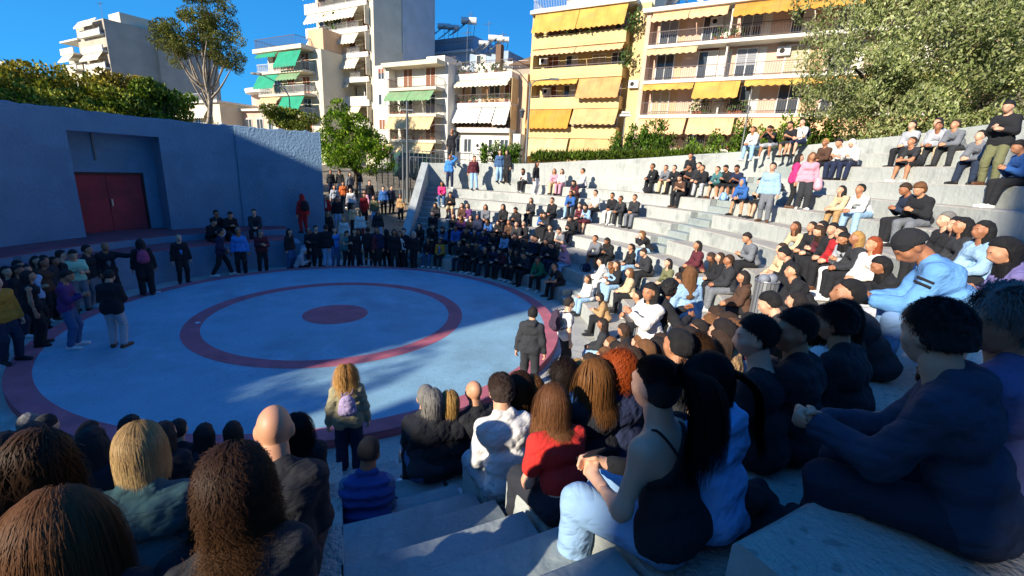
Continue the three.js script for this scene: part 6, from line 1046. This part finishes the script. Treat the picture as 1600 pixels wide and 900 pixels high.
people('people filling the lower right tiers', `
t 985 455 sit#2 10 f jacket:be long:bk long:b | brown-haired girl in beige, left of the hugging pair
t 972 482 text#2 0 f jacket:bk long:lb long:d | dark-haired girl in black with pale jeans below the girl in beige
t 1002 498 sit#2 0 f jacket:tn long:bk long:l | light-haired girl in tan at the feet of the hugging pair
t 920 557 sit#2 0 f jacket:br long:bk long:b | brown-haired girl low right of the ring, left of the honey hair
t 946 548 sit#2 10 f jacket:bk long:bk long:l | light brown-haired girl in black beside the honey hair
t 1006 553 sit#3 0 f jacket:be long:bk bob:l | light bob-haired girl above the black ponytail
t 1030 548 sit#3 0 m jacket:dk long:bk short:b | boy in dark jacket directly above the black ponytail
t 1066 505 text#3 0 f jacket:tn long:bk long:b | brown-haired girl in tan below the white trousers
t 1082 478 sit#3 10 f shirt:wh long:bk long:d | dark-haired girl in white below the light-haired girl with white trousers
t 1120 470 text#3 0 f jacket:mr long:bk long:b | girl in maroon left of the brown hoodie under the bin
t 1100 455 sit#3 0 f jacket:bk long:bk long:d | dark-haired girl in black left of the maroon girl
t 1176 470 sit#4 0 f jacket:bk long:dk long:k | black-haired girl in black at the foot of the slatted bin
t 1195 505 text#4 0 m jacket:dk long:bk short:k | boy in dark jacket below the slatted bin
t 1240 470 sit#4 0 f jacket:bk long:bk long:d | dark-haired girl in black right below the slatted bin
t 1270 462 text#4 10 f jacket:be long:bk long:b | brown-haired girl in beige over the dark profile man
t 1300 470 sit#5 0 f jacket:wh long:bk long:d | dark-haired girl in white above the dark curly hair
t 1232 452 bent#4 10 m jacket:bk long:bk short:k | boy in black bent forward right of the slatted bin
t 1003 406 text@6 0 m jacket:dk long:bk short:b | boy in charcoal on the sunlit block above the white hoodie
t 962 420 sit@6 0 f jacket:bk long:lb long:b | brown-haired girl in black and pale jeans beside the white hoodie
t 1085 410 sit@6 10 f jacket:mr long:bk long:d | dark-haired girl in maroon right of the sunglasses
t 1108 418 text@6 0 f jacket:bk long:lb long:b | brown-haired girl in black and pale jeans right of the maroon jacket
`);
people('people filling the far tiers', `
t 680 318 text 0 f jacket:dk long:bk long:k | dark-haired girl beside the far stairs, below the pink top
t 676 334 sit 0 m jacket:bk long:bk short:k | boy in black beside the far stairs
t 735 344 sit 0 f jacket:bk long:bk long:k | black-haired girl right of the purple trousers
t 758 322 sit 5 f jacket:gy long:bk long:b | girl in grey jacket left of the tall black hood
t 806 330 text 0 m jacket:bk long:dj short:k | boy in black right of the tall black hood
t 862 322 sit 0 m jacket:bk long:bk short:k | boy in black between the blue top and the leaning boy
t 905 327 sit 0 f shirt:mr long:bk long:d | girl in maroon below the leaning boy in blue
t 890 340 text 0 f jacket:bk long:bk long:d | girl in black above the grey tee
t 852 388 sit 0 f jacket:dk long:bk long:d | girl in dark jacket between green hoodie and pink hood
t 808 384 sit 0 f jacket:bk long:bk long:k | girl in black at the right end of the crowded front row
t 818 401 text 0 m jacket:dk long:bk short:k | boy in dark jacket left of the green hoodie
t 655 352 sit 0 f jacket:bk long:bk long:k | girl in black on the far stairs
`, 5.5);
people('people along the far left of the ring', `
f 50 388 stand 30 f jacket:dk long:bk long:d | dark-haired girl right of the pale denim jacket
f 22 402 stand 40 m hoodie:gy long:bk short:k | boy in grey hoodie below the pale denim jacket
f 80 408 stand 60 f jacket:bk wide:dj long:k | long-haired girl in black behind the purple shirt
f 18 425 stand 50 f jacket:bk long:jn long:k | girl in black and jeans behind the girl in dark vest
f 492 352 stand 30 m jacket:bk long:bk short:k | man in black between the grey-haired coat and the pale jeans
f 553 350 stand 10 f jacket:bk long:bk long:d | dark-haired girl between grey-blue vest and white top
f 588 338 stand -20 m jacket:nv long:bk short:k | boy in navy right of the tall person in black
f 616 350 stand -10 f jacket:bk long:bk long:k | girl in black at the foot of the sloping end wall
`);

people('people filling the lower middle steps', `
t 915 462 sit 0 f jacket:wh long:lb long:b | brown-haired girl in white jacket and pale jeans above the boy in white tee
t 935 478 text 0 f jacket:tn long:bk long:d | dark-haired girl in tan low by the middle stairs
t 962 468 sit 10 f hoodie:lg long:bk long:l | light-haired girl in grey hoodie low by the middle stairs
t 975 502 text 0 f jacket:bk long:bk long:b | brown-haired girl in black low on the middle steps
t 940 516 sit 0 f jacket:dk long:lb long:d | dark-haired girl in charcoal with pale jeans behind the boy in white tee
t 1000 432 bent 0 m jacket:nv long:bk short:k | boy in navy bent forward left of the hugging pair
t 985 412 sit 0 f jacket:be long:bk long:l | light-haired girl in beige on the sunlit block
t 1118 440 sit 0 f jacket:bk long:bk long:b | brown-haired girl in black left of the long brown hair
t 1060 458 text 0 f jacket:mr long:bk long:d | girl in maroon half hidden behind the hugging pair
t 1138 408 sit 0 m jacket:dk long:gy short:b | boy in charcoal with grey trousers high above the slatted bin
t 1158 415 text 0 m hoodie:gy long:bk short:d | boy in grey hoodie left above the slatted bin
t 1215 415 sit 0 f jacket:be long:bk long:b | brown-haired girl in beige above the slatted bin
t 1225 398 text 0 m jacket:bk long:dj short:k | boy in black above the slatted bin, below the curly girl in beige
`, 5.5);
// ---------------------------------------------------------------- people close to the camera, each posed on its own
let nearN = 0;
function nearPerson(px, py, k, yaw, sc, po, s, label, sf = 't') {
  const pose = { ...POSE[po.base || 'sit'], ...po }; const J = joints(pose); s.J = J; s.id = 'near' + nearN++; s.lod ??= 'near'; s.seed = nearN * 3.7; s.face ??= false; s.skin ??= 0;
  const g = put(s, sf, px, py, yaw, sc, k); tag(g, label, 'person', 'people close to the camera'); CROWD.push(g); g.J = undefined; delete g.J; return { g, J };
}
const topsOf = (J, fem, o) => topPrims(J, fem, o, 'none', 0);
const shortHair = (hex, L, n, wave, style = 'fade') => (g, J) => { mesh('scalp_hair', hairGeo(J, style, 0.008), hairMat(hex), g); strands(g, J, hex, { n, L, wid: 0.0016, seg: 5, wave, freq: 160, fall: 0.15, off: 0.012, frizz: 0.35, vary: 0.25 }); };
reseed(404);
const N = {};
N.brown = nearPerson(90, 832, 5, 8, 0.86, { lean: 12, head: [8, 0] }, { fem: 1, top: ['jacket', 'bk'], bot: ['long', 'bk'], hair: ['custom', 'b'], shoe: 'bk', hairFn: (g, J) => { mesh('scalp_hair', hairGeo(J, 'under', 0.01), hairMat('#5a3a20'), g); strands(g, J, '#5a3a20', { n: 13000, L: 0.46, wid: 0.001, seg: 9, fall: 0.6, off: 0.012, spread: 0.2, tops: topsOf(J, 1, 0.03), vary: 0.1, tip: '#4a2c16', frizz: 0.035 }); } }, 'girl with long straight brown hair, nearest at the lower left, crown lit by the sun');
N.curly = nearPerson(368, 757, 5, 2, 0.87, { lean: 16, head: [10, -6] }, { fem: 1, top: ['jacket', 'bk'], bot: ['long', 'bk'], hair: ['custom', 'd'], hairFn: (g, J) => { mesh('scalp_hair', hairGeo(J, 'under', 0.01), hairMat('#2e1c10'), g); strands(g, J, '#2e1c10', { n: 7500, L: 0.46, wid: 0.0012, seg: 17, wave: 0.016, freq: 95, fall: 0.6, off: 0.022, spread: 0.2, tops: topsOf(J, 1, 0.03), vary: 0.2, tip: '#4a3018', frizz: 0.16 }); } }, 'girl with long curly dark brown hair in black jacket, left of the near stairs');
N.blonde = nearPerson(220, 702, 4, 4, 0.95, { lean: 16, head: [4, 8] }, { fem: 1, top: ['shirt', '#2f4f52'], bot: ['long', 'dk'], hair: ['custom', 'y'], hairFn: (g, J) => { mesh('scalp_hair', hairGeo(J, 'under', 0.01), hairMat('#8a6c42'), g); strands(g, J, '#8a6c42', { n: 6000, L: 0.2, wid: 0.0011, seg: 8, fall: 0.65, off: 0.014, spread: 0.15, tops: topsOf(J, 1, 0.02), vary: 0.22, tip: '#b89a68', frizz: 0.06 }); } }, 'woman with streaked blonde bob and dark teal shirt');
N.bald = nearPerson(429, 670, 4, -4, 1.0, { lean: 18, head: [6, 4] }, { top: ['jacket', 'bk'], bot: ['long', 'bk'], hair: ['bald'], skin: 0 }, 'bald man in black jacket, sunlit scalp, left of the near stairs');
N.vest = nearPerson(577, 707, 2, -14, 0.95, { lean: 14, head: [10, -10] }, { top: ['vest', '#24427e'], sleeves: '#56708c', bot: ['long', 'nv'], hair: ['fade', 'k'], lod: 'near', skin: 3 }, 'boy in blue quilted vest sitting on the near stairs');
N.white = nearPerson(782, 610, 3, -6, 1.06, { lean: 16, head: [6, 0] }, { top: ['shirt', '#d8d4cc'], bot: ['long', '#a9adb0'], hair: ['custom', 'b'], skin: 4, shoe: 'wh', hairFn: shortHair('#33241a', 0.03, 2600, 0.002, 'short') }, 'short-haired man in white shirt and pale trousers, sunlit back, on the near right tiers');
N.red = nearPerson(864, 628, 4, -4, 0.9, { lean: 22, head: [8, -8] }, { fem: 1, top: ['crop', '#c0281f'], bot: ['wide', '#23252c'], hair: ['custom', 'b'], skin: 4, hairFn: (g, J) => { mesh('scalp_hair', hairGeo(J, 'under', 0.011), hairMat('#5a3820'), g); strands(g, J, '#5a3820', { n: 6000, L: 0.44, wid: 0.0012, seg: 9, fall: 0.65, off: 0.014, spread: 0.15, tops: topsOf(J, 1, 0.02), vary: 0.12, tip: '#7a5232', frizz: 0.04 }); } }, 'girl in bright red crop top with long straight brown hair');
const offShoulder = (J) => { const c = J.neck.clone().addScaledVector(J.dir, -0.13).addScaledVector(J.ax, 0.02), n = J.ax.clone().multiplyScalar(0.62).addScaledVector(J.dir, 0.78).normalize(); return (x, y, z) => (x - c.x) * n.x + (y - c.y) * n.y + (z - c.z) * n.z - 0.025; };
N.pony = nearPerson(1022, 600, 5, 14, 0.96, { lean: 14, head: [4, -6], hands: [[0.12, 0.24, 0.34], [0.02, 0.26, 0.36]], feet: [[0.12, -0.45, 0.42], [-0.06, -0.45, 0.5]] }, { fem: 1, top: ['tank', 'bk'], bot: ['wide', '#88a9c8'], hair: ['custom', 'k'], skin: 2, face: true, topCut: offShoulder, hairFn: (g, J) => {
  mesh('hair', hairGeo(J, 'slick', 0.008), hairMat('k'), g); const tp = V(0, 0.075, -0.115); mesh('hair_tie', uvMetres((() => { const t = new THREE.TorusGeometry(0.022, 0.008, 8, 16); const q = hq(J, 0, 0.078, -0.112); t.translate(q.x, q.y, q.z); return t; })()), fabric('bk'), g);
  strands(g, J, '#0c0a0a', { n: 2600, L: 0.5, wid: 0.0014, seg: 11, fall: 0.4, off: 0.03, tops: topsOf(J, 1, 0.03), frizz: 0.04, vary: 0.3, name: 'ponytail', root: () => { const a = rr(0, 6.28), r = 0.02 * Math.sqrt(rnd()); return { l: V(tp.x + Math.cos(a) * r, tp.y + Math.sin(a) * r, tp.z), d: V(Math.cos(a) * 0.5, 0.25 + Math.sin(a) * 0.3, -1).applyQuaternion(J.headQ).normalize() }; } });
  strands(g, J, '#0d0b0b', { n: 3000, L: 0.13, wid: 0.0014, seg: 8, fall: 0.0, off: 0.004, frizz: 0.02, vary: 0.3, name: 'slick_hair', root: () => { for (;;) { const u = rr(-0.55, 1), a = rr(0, 6.283), q = Math.sqrt(1 - u * u), l = V(q * Math.sin(a) * 0.081, 0.034 + u * 0.095, -0.014 + q * Math.cos(a) * 0.099); if (l.z > 0.03 + clamp((l.y - 0.05) * 2, -0.03, 0.1) || l.y < -0.05) continue; return { l, d: tp.clone().sub(l).normalize().applyQuaternion(J.headQ) }; } } });
  const a = J.S[0].clone().addScaledVector(J.ax, -0.075).add(V(0, 0.062, 0)); const tb = [J.chest.clone().addScaledVector(J.ax, 0.06).addScaledVector(J.fw, -0.125).addScaledVector(J.dir, 0.0), a.clone().addScaledVector(J.fw, -0.055).addScaledVector(J.dir, -0.02), a.clone().addScaledVector(J.fw, 0.0).addScaledVector(J.dir, 0.012), a.clone().addScaledVector(J.fw, 0.07).addScaledVector(J.dir, -0.05)].map((v) => v.toArray()); mesh('strap', uvMetres(tube(tb, 0.006, 14, 6)), fabric('bk'), g);
  mesh('sleeve', skin([ell(J.S[1], 0.066, 0.064, 0.068), cap(J.S[1], J.elbow[1], 0.062, 0.055), cap(J.elbow[1], wr(J, 1, 0.035), 0.054, 0.042)], 0.014, 0.014, folds(0.008, 10)), fabric('bk'), g); } }, 'girl with long black ponytail, black off-shoulder top and pale jeans');
N.hoodie = nearPerson(1104, 592, 5, 6, 0.93, { lean: 12, head: [6, 4] }, { fem: 1, top: ['hoodie', '#7fb0dc'], bot: ['long', '#4a5a86'], hair: ['custom', 'k'], skin: 2, hairFn: (g, J) => { mesh('scalp_hair', hairGeo(J, 'under', 0.01), hairMat('#0c0a0a'), g); strands(g, J, '#0c0a0a', { n: 3400, L: 0.24, wid: 0.0014, seg: 9, fall: 0.6, off: 0.014, spread: 0.2, tops: topsOf(J, 1, 0.03), frizz: 0.04, vary: 0.3 }); const tp = V(-0.03, 0.05, -0.11); strands(g, J, '#0c0a0a', { n: 700, L: 0.48, wid: 0.0014, seg: 10, fall: 0.5, off: 0.05, tops: topsOf(J, 1, 0.05), frizz: 0.03, vary: 0.3, name: 'ponytail', root: () => ({ l: V(tp.x + rr(-0.015, 0.015), tp.y + rr(-0.015, 0.015), tp.z), d: V(-0.3, 0, -1).applyQuaternion(J.headQ) }) }); } }, 'girl in pale blue hoodie with black hair, right of the black ponytail');
N.fade = nearPerson(1180, 527, 5, 12, 0.97, { lean: 14, head: [2, 22] }, { top: ['tee', 'bk'], bot: ['long', 'bk'], hair: ['custom', 'k'], skin: 2, face: true, hairFn: shortHair('#100d0c', 0.012, 3400, 0.0005) }, 'young man with short black fade haircut in black t-shirt, face turned left');
N.profile = nearPerson(1240, 517, 5, 10, 1.0, { lean: 10, head: [2, 42] }, { top: ['jacket', 'bk'], bot: ['long', 'bk'], hair: ['custom', 'k'], skin: 1, face: true, hairFn: shortHair('#100d0c', 0.012, 3400, 0.0005) }, 'man in black jacket seen in left profile, right of the black fade haircut');
N.dark = nearPerson(1305, 505, 5, 2, 0.98, { lean: 16, head: [6, 0] }, { top: ['jacket', 'bk'], bot: ['long', 'bk'], hair: ['custom', 'k'], skin: 1, hairFn: shortHair('#15100d', 0.045, 3600, 0.008, 'short') }, 'person with dark curly hair in black, left of the red bag');
N.navy = nearPerson(1460, 522, 6, 12, 0.91, { lean: 20, head: [10, -34], hands: [[0.09, 0.27, 0.5], [0.03, 0.28, 0.49]], feet: [[0.16, -0.42, 0.36], [-0.14, -0.45, 0.46]], curl: 1 }, { top: ['hoodie', '#2b3547'], bot: ['long', '#1b2333'], hair: ['custom', 'd'], skin: 4, curl: 0.9, hairFn: shortHair('#17100c', 0.032, 4600, 0.004, 'short') }, 'man in navy hoodie with hands clasped over his knees, nearest at the right');
N.woman = nearPerson(1570, 500, 6, -10, 0.95, { lean: 14, head: [6, 62] }, { fem: 1, top: ['jacket', '#5b5f86'], bot: ['long', '#34649e'], hair: ['custom', 'g'], skin: 0, face: true, hairFn: shortHair('#6a6864', 0.1, 4200, 0.008, 'short') }, 'grey-haired woman turning her head left behind the man in navy hoodie');
N.beanie = nearPerson(1422, 385, 6, 10, 1.12, { base: 'bent', lean: 36, head: [40, 14] }, { top: ['jacket', '#5e93c8'], bot: ['long', '#7d9ec2'], hair: ['beanie', 'bk'], skin: 3, face: true }, 'man in black beanie and pale blue jacket bending forward on the right');
{ // dark bars on the beanie man's sleeve and back
  const { g, J } = N.beanie, c = J.S[0].clone().lerp(J.elbow[0], 0.25), d = J.elbow[0].clone().sub(J.S[0]).normalize(); for (const o of [0, 0.035]) { const t = new THREE.TorusGeometry(0.083, 0.007, 6, 20, 2.6); t.scale(1, 1, 1.6); t.applyQuaternion(new THREE.Quaternion().setFromUnitVectors(V(0, 0, 1), d)); const q = c.clone().addScaledVector(d, o); t.translate(q.x, q.y, q.z); mesh('sleeve_stripe', uvMetres(t), fabric('bk'), g); }
}
N.pink = nearPerson(541, 588, undefined, 178, 0.95, { base: 'stand', head: [4, 6] }, { fem: 1, top: ['jacket', '#8f886a'], bot: ['wide', '#16203a'], hair: ['custom', 'l'], lod: 'near', skin: 2, hairFn: (g, J) => { mesh('scalp_hair', hairGeo(J, 'under', 0.013), hairMat('#9a6c38'), g); strands(g, J, '#9a6c38', { n: 2400, L: 0.4, wid: 0.0018, seg: 9, wave: 0.006, freq: 40, fall: 0.4, off: 0.03, tops: topsOf(J, 1, 0.02), vary: 0.4, tip: '#c89a58', frizz: 0.1 }); } }, 'girl with wavy honey hair, olive-beige jacket and navy trousers standing at the near rim', 'f');
// ---------------------------------------------------------------- things carried or lying about
function rider(p, name, label, category, make, grp) { // a thing worn by person p, standing in p's own frame
  const g = group(name, p.g.position.toArray(), p.g.rotation.y); g.scale.copy(p.g.scale); tag(g, label, category, grp); make(g, p.J); return g;
}
function backpack(p, label, col, big = 1) {
  return rider(p, 'backpack', label, 'backpack', (g, J) => {
    const c = J.chest.clone().addScaledVector(J.fw, -0.2 - 0.03 * big).addScaledVector(J.dir, -0.06), q = new THREE.Quaternion().setFromRotationMatrix(new THREE.Matrix4().makeBasis(J.ax, J.dir, J.fw)), m = fabric(col);
    const put2 = (geo) => { geo.applyQuaternion(q); geo.translate(c.x, c.y, c.z); return geo; };
    mesh('pack', put2(skin([ell(V(0, 0, 0), 0.14 * big, 0.2 * big, 0.085 * big), cap(V(-0.07 * big, -0.1 * big, 0), V(0.07 * big, -0.1 * big, 0), 0.08 * big)], 0.012, 0.02, folds(0.004, 14))), m, g);
    mesh('pocket', put2(skin([ell(V(0, -0.07 * big, -0.07 * big), 0.095 * big, 0.085 * big, 0.04 * big)], 0.01, 0.01)), m, g);
    mesh('handle', put2(uvMetres(new THREE.TorusGeometry(0.035, 0.007, 6, 12, 3.14).translate(0, 0.19 * big, 0.02))), m, g);
    for (const s of [1, -1]) { const S = J.S[s > 0 ? 0 : 1]; const pts = [c.clone().addScaledVector(J.ax, s * 0.07 * big).addScaledVector(J.dir, 0.15 * big).addScaledVector(J.fw, 0.06), S.clone().addScaledVector(J.ax, -s * 0.055).addScaledVector(J.fw, -0.05).add(V(0, 0.075, 0)), S.clone().addScaledVector(J.ax, -s * 0.05).addScaledVector(J.fw, 0.09).add(V(0, 0.02, 0)), S.clone().addScaledVector(J.ax, -s * 0.03).addScaledVector(J.fw, 0.1).add(V(0, -0.17, 0)), c.clone().addScaledVector(J.ax, s * 0.13 * big).addScaledVector(J.dir, -0.16).addScaledVector(J.fw, 0.08)].map((v) => v.toArray()); mesh('strap', uvMetres(tube(pts, 0.013, 18, 5)), m, g); }
  });
}
const find = (part) => { const o = CROWD.find((c) => c.userData.label.includes(part)); return { g: o, J: PJ.get(o) }; };
backpack(N.pink, 'small lilac backpack on the girl with honey hair', '#9a8aa8', 0.8);
backpack(find('wearing a pink backpack'), 'pink backpack worn over the long black coat', '#a8486a', 1);
backpack(find('red hooded tracksuit'), 'black backpack on the red hooded tracksuit', 'bk', 1.15);
backpack(find('boy in white tee with a dark'), 'dark plum backpack on the boy in white tee', '#3a2a3c', 1.15);
backpack(find('with backpack straps'), 'dark backpack on the boy sitting on the back wall', 'dk', 1);
{ // megaphone in the hands of the person on the stage edge
  rider(find('holding a megaphone'), 'megaphone', 'white megaphone held at the stage edge', 'megaphone', (g, J) => { const c = J.hand[1].clone().add(V(-0.06, 0.06, 0.08)); const t = new THREE.LatheGeometry([[0.03, 0], [0.035, 0.06], [0.05, 0.14], [0.09, 0.24], [0.14, 0.3], [0.145, 0.31], [0.135, 0.305], [0.08, 0.24], [0.03, 0.1]].map(([x, y]) => new THREE.Vector2(x, y)), 24); t.rotateX(1.5); t.translate(c.x, c.y, c.z); mesh('horn', uvMetres(t), paint('#c9ccd0', 0.4), g); const b = new THREE.CylinderGeometry(0.04, 0.045, 0.1, 14); b.rotateX(1.5); b.translate(c.x, c.y, c.z - 0.05); mesh('driver', uvMetres(b), paint('#2c3038', 0.5), g); mesh('grip', uvMetres(tube([[c.x, c.y - 0.03, c.z], [c.x, c.y - 0.14, c.z]], 0.014, 1, 8)), paint('#2c3038', 0.5), g); });
}
function phoneFor(p, label) { rider(p, 'phone', label, 'phone', (g, J) => { const c = J.hand[0].clone().lerp(J.hand[1], 0.5).add(V(0, 0.06, 0.06)); const b = bx(-0.037, 0.037, -0.075, 0.075, -0.005, 0.005); b.rotateX(-0.9); b.translate(c.x, c.y, c.z); mesh('case', b, paint('#16181c', 0.4), g); const s = bx(-0.034, 0.034, -0.07, 0.07, -0.0075, -0.0055); s.rotateX(-0.9); s.translate(c.x, c.y, c.z); mesh('screen', s, M.glass, g); }); }
phoneFor(N.pony, 'dark phone held over the pale jeans of the ponytailed girl'); phoneFor(find('alone on the ring'), 'phone in the hands of the man alone on the ring');
{ // pale pink bag beside the pink jacket
  rider(find('carrying a pale pink bag'), 'shoulder_bag', 'pale pink shoulder bag beside the bright pink jacket', 'bag', (g, J) => { mesh('pouch', skin([cap(V(0.3, 0.72, 0.02), V(0.3, 0.9, 0.02), 0.13, 0.1), cap(V(0.3, 0.72, -0.08), V(0.3, 0.72, 0.12), 0.11)], 0.02, 0.02), fabric('#d9a0ac'), g); mesh('strap', uvMetres(tube([[0.3, 0.95, -0.06], [0.22, 1.35, 0], [0.3, 0.95, 0.1]], 0.01, 14, 5)), fabric('#d9a0ac'), g); });
}
const onTread = (px, py, k) => { const d = ray(px, py), t = (hT(k) - EYE) / d.y; return V(d.x * t, hT(k), d.z * t); };
{ // slatted litter bin among the seated people
  const b = onTier(1200, 436, 0.86, 0, 0.55, undefined, 5), p = pol(b.r, b.th, b.y), g = group('litter_bin', p.toArray(), 0.3); tag(g, 'grey slatted litter bin standing among the seated people', 'litter bin');
  for (let i = 0; i < 20; i++) { const a = i / 20 * 6.283, s = bx(-0.022, 0.022, 0.06, 0.78, -0.008, 0.008); s.rotateY(-a + Math.PI / 2); s.translate(Math.cos(a) * 0.19, 0, Math.sin(a) * 0.19); mesh('slat', s, i % 2 ? M.steel : paint('#8b8f92', 0.5, { metalness: 0.5 }), g); }
  const l = new THREE.CylinderGeometry(0.175, 0.17, 0.7, 20); l.translate(0, 0.4, 0); mesh('liner', uvMetres(l), M.pole, g); for (const y of [0.07, 0.76]) { const t = new THREE.TorusGeometry(0.2, 0.014, 6, 24); t.rotateX(Math.PI / 2); t.translate(0, y, 0); mesh('hoop', uvMetres(t), M.steel, g); } for (const s of [-0.09, 0.09]) { const d = new THREE.SphereGeometry(0.1, 14, 10); d.scale(1, 0.95, 1); d.translate(s, 0.8, 0); mesh('knob_cover', uvMetres(d), paint('#787e88', 0.6), g); }
}
{ // red bag and dark bag between the dark curls and the man in navy
  const p = pol(11.45 + 0.45, thOf(...(() => { const d = ray(1398, 610), t = (2.85 - EYE) / d.y; return [d.x * t, d.z * t]; })()), hT(5)), g = group('red_bag', p.toArray(), 0.5); tag(g, 'red fabric bag beside the man in navy hoodie', 'bag'); mesh('pouch', skin([cap(V(-0.12, 0.1, 0), V(0.12, 0.1, 0), 0.1), cap(V(-0.1, 0.24, 0), V(0.1, 0.24, 0), 0.075)], 0.014, 0.02, folds(0.012, 10)), fabric('#b01e22'), g); const b = new THREE.SphereGeometry(0.012, 10, 8); b.translate(0.02, 0.28, 0.08); mesh('button', uvMetres(b), M.steel, g); mesh('flap', skin([cap(V(-0.1, 0.3, 0.03), V(0.1, 0.3, 0.03), 0.05)], 0.014, 0.02, folds(0.006, 12)), fabric('#9a181c'), g);
  const h = group('plastic_bag', p.clone().add(V(0.1, 0.34, -0.12)).toArray(), 0.9); tag(h, 'shiny dark bag on top of the red bag', 'bag'); mesh('bag', skin([ell(V(0, 0.08, 0), 0.13, 0.1, 0.11), ell(V(0.06, 0.15, 0.03), 0.06, 0.05, 0.06)], 0.012, 0.02, folds(0.022, 18)), paint('#241a20', 0.25), h); mesh('knot', skin([cap(V(0.05, 0.17, 0.02), V(0.1, 0.24, 0.03), 0.02, 0.03)], 0.008, 0.01, folds(0.01, 30)), paint('#241a20', 0.25), h);
}
{ // black coat hanging over the edge beside the girls
  const q = ray(1125, 790), t = (hT(5) + 0.02 - EYE) / q.y, p = V(q.x * t, hT(5), q.z * t), g = group('black_coat', p.toArray(), faceTo(p, CX, CZ)); tag(g, 'black coat with metal studs lying beside the girl in pale blue hoodie', 'coat'); mesh('coat', skin([cap(V(-0.12, 0.08, -0.1), V(0.12, 0.06, -0.1), 0.1, 0.09), cap(V(-0.1, 0.05, -0.25), V(0.12, 0.05, -0.3), 0.09, 0.08), cap(V(0.0, 0.14, 0.02), V(0.05, 0.18, -0.15), 0.08, 0.07), cap(V(-0.12, 0.03, -0.45), V(0.1, 0.03, -0.5), 0.05, 0.05)], 0.014, 0.025, folds(0.03, 9)), fabric('bk'), g); for (let i = 0; i < 9; i++) { const s = new THREE.SphereGeometry(0.006, 8, 6); s.translate(-0.1 + i * 0.025, 0.17 + 0.015 * Math.sin(i), -0.03 - i * 0.02); mesh('stud', uvMetres(s), M.steel, g); }
}
{ // scraps of paper on the near stairs
  const paper = (px, py, y, rot, label, w, print) => { const d = ray(px, py), t = (y - EYE) / d.y, g = group('paper_scrap', [d.x * t, y + 0.006, d.z * t], rot); tag(g, label, 'paper', 'scattered paper scraps'); const geo = new THREE.PlaneGeometry(w, w * 1.3, 6, 6); geo.rotateX(-Math.PI / 2); const p = geo.attributes.position; for (let i = 0; i < p.count; i++) p.setY(i, 0.006 + 0.01 * Math.abs(noise(p.getX(i) * 60, 3, p.getZ(i) * 60))); geo.computeVertexNormals(); mesh('sheet', geo, paint('#c9d0d6', 0.8, { side: THREE.DoubleSide }), g); if (print) for (const [x, z] of [[-0.01, -0.012], [0.008, 0.004], [-0.006, 0.016]]) mesh('print', bx(x - 0.008, x + 0.008, 0.02, 0.0215, z - 0.004, z + 0.004), paint('#39424c'), g); };
  paper(246, 457, 0, 0.5, 'flattened white paper on the ring by the stage', 0.16, false); paper(309, 505, 0, 1.2, 'white paper scrap on the red inner ring', 0.1, false); paper(542, 858, 1.65, 0.2, 'small printed white slip on the left of the near stairs', 0.045, true); paper(722, 861, 1.87, 0.9, 'crumpled white scrap on the right of the near stairs', 0.035, false);
}

// bags left on the steps
for (const [px, py, k, col, label, rot] of [[1012, 303, 6, 'bk', 'dark backpack lying on the tier left of the dark group of boys', 0.3], [1130, 310, 6, '#8fb4dc', 'pale blue and white bag at the feet of the boy in grey-green hoodie', 1.2], [915, 430, 3, 'nv', 'navy backpack beside the white hoodie on the middle tiers', 0.8], [985, 430, 3, '#2f3c5c', 'blue-grey backpack on the sunlit block by the middle stairs', 2.0], [1216, 300, 7, 'dk', 'dark rucksack lying behind the boy in pale denim jacket', 1.0], [1345, 345, 6, 'dg', 'dark green bag beside the dark-haired boy in white shirt', 0.4]]) {
  const b = onTier(px, py, 0.18, 0, 0.42, undefined, 5.5), p = pol(b.r, b.th, b.y), g = group('backpack', p.toArray(), rot); tag(g, label, 'backpack');
  mesh('pack', skin([ell(V(0, 0.15, 0), 0.17, 0.15, 0.13), cap(V(-0.1, 0.08, 0), V(0.1, 0.08, 0), 0.09)], 0.02, 0.02, folds(0.014, 11)), fabric(col), g); mesh('pocket', skin([ell(V(0, 0.12, 0.12), 0.11, 0.08, 0.05)], 0.016, 0.015, folds(0.006, 14)), fabric(col), g); mesh('strap', uvMetres(tube([[-0.08, 0.26, -0.08], [-0.2, 0.16, -0.14], [-0.12, 0.03, -0.12]], 0.014, 12, 5)), fabric(col), g);
}
renderer.render(scene, camera);
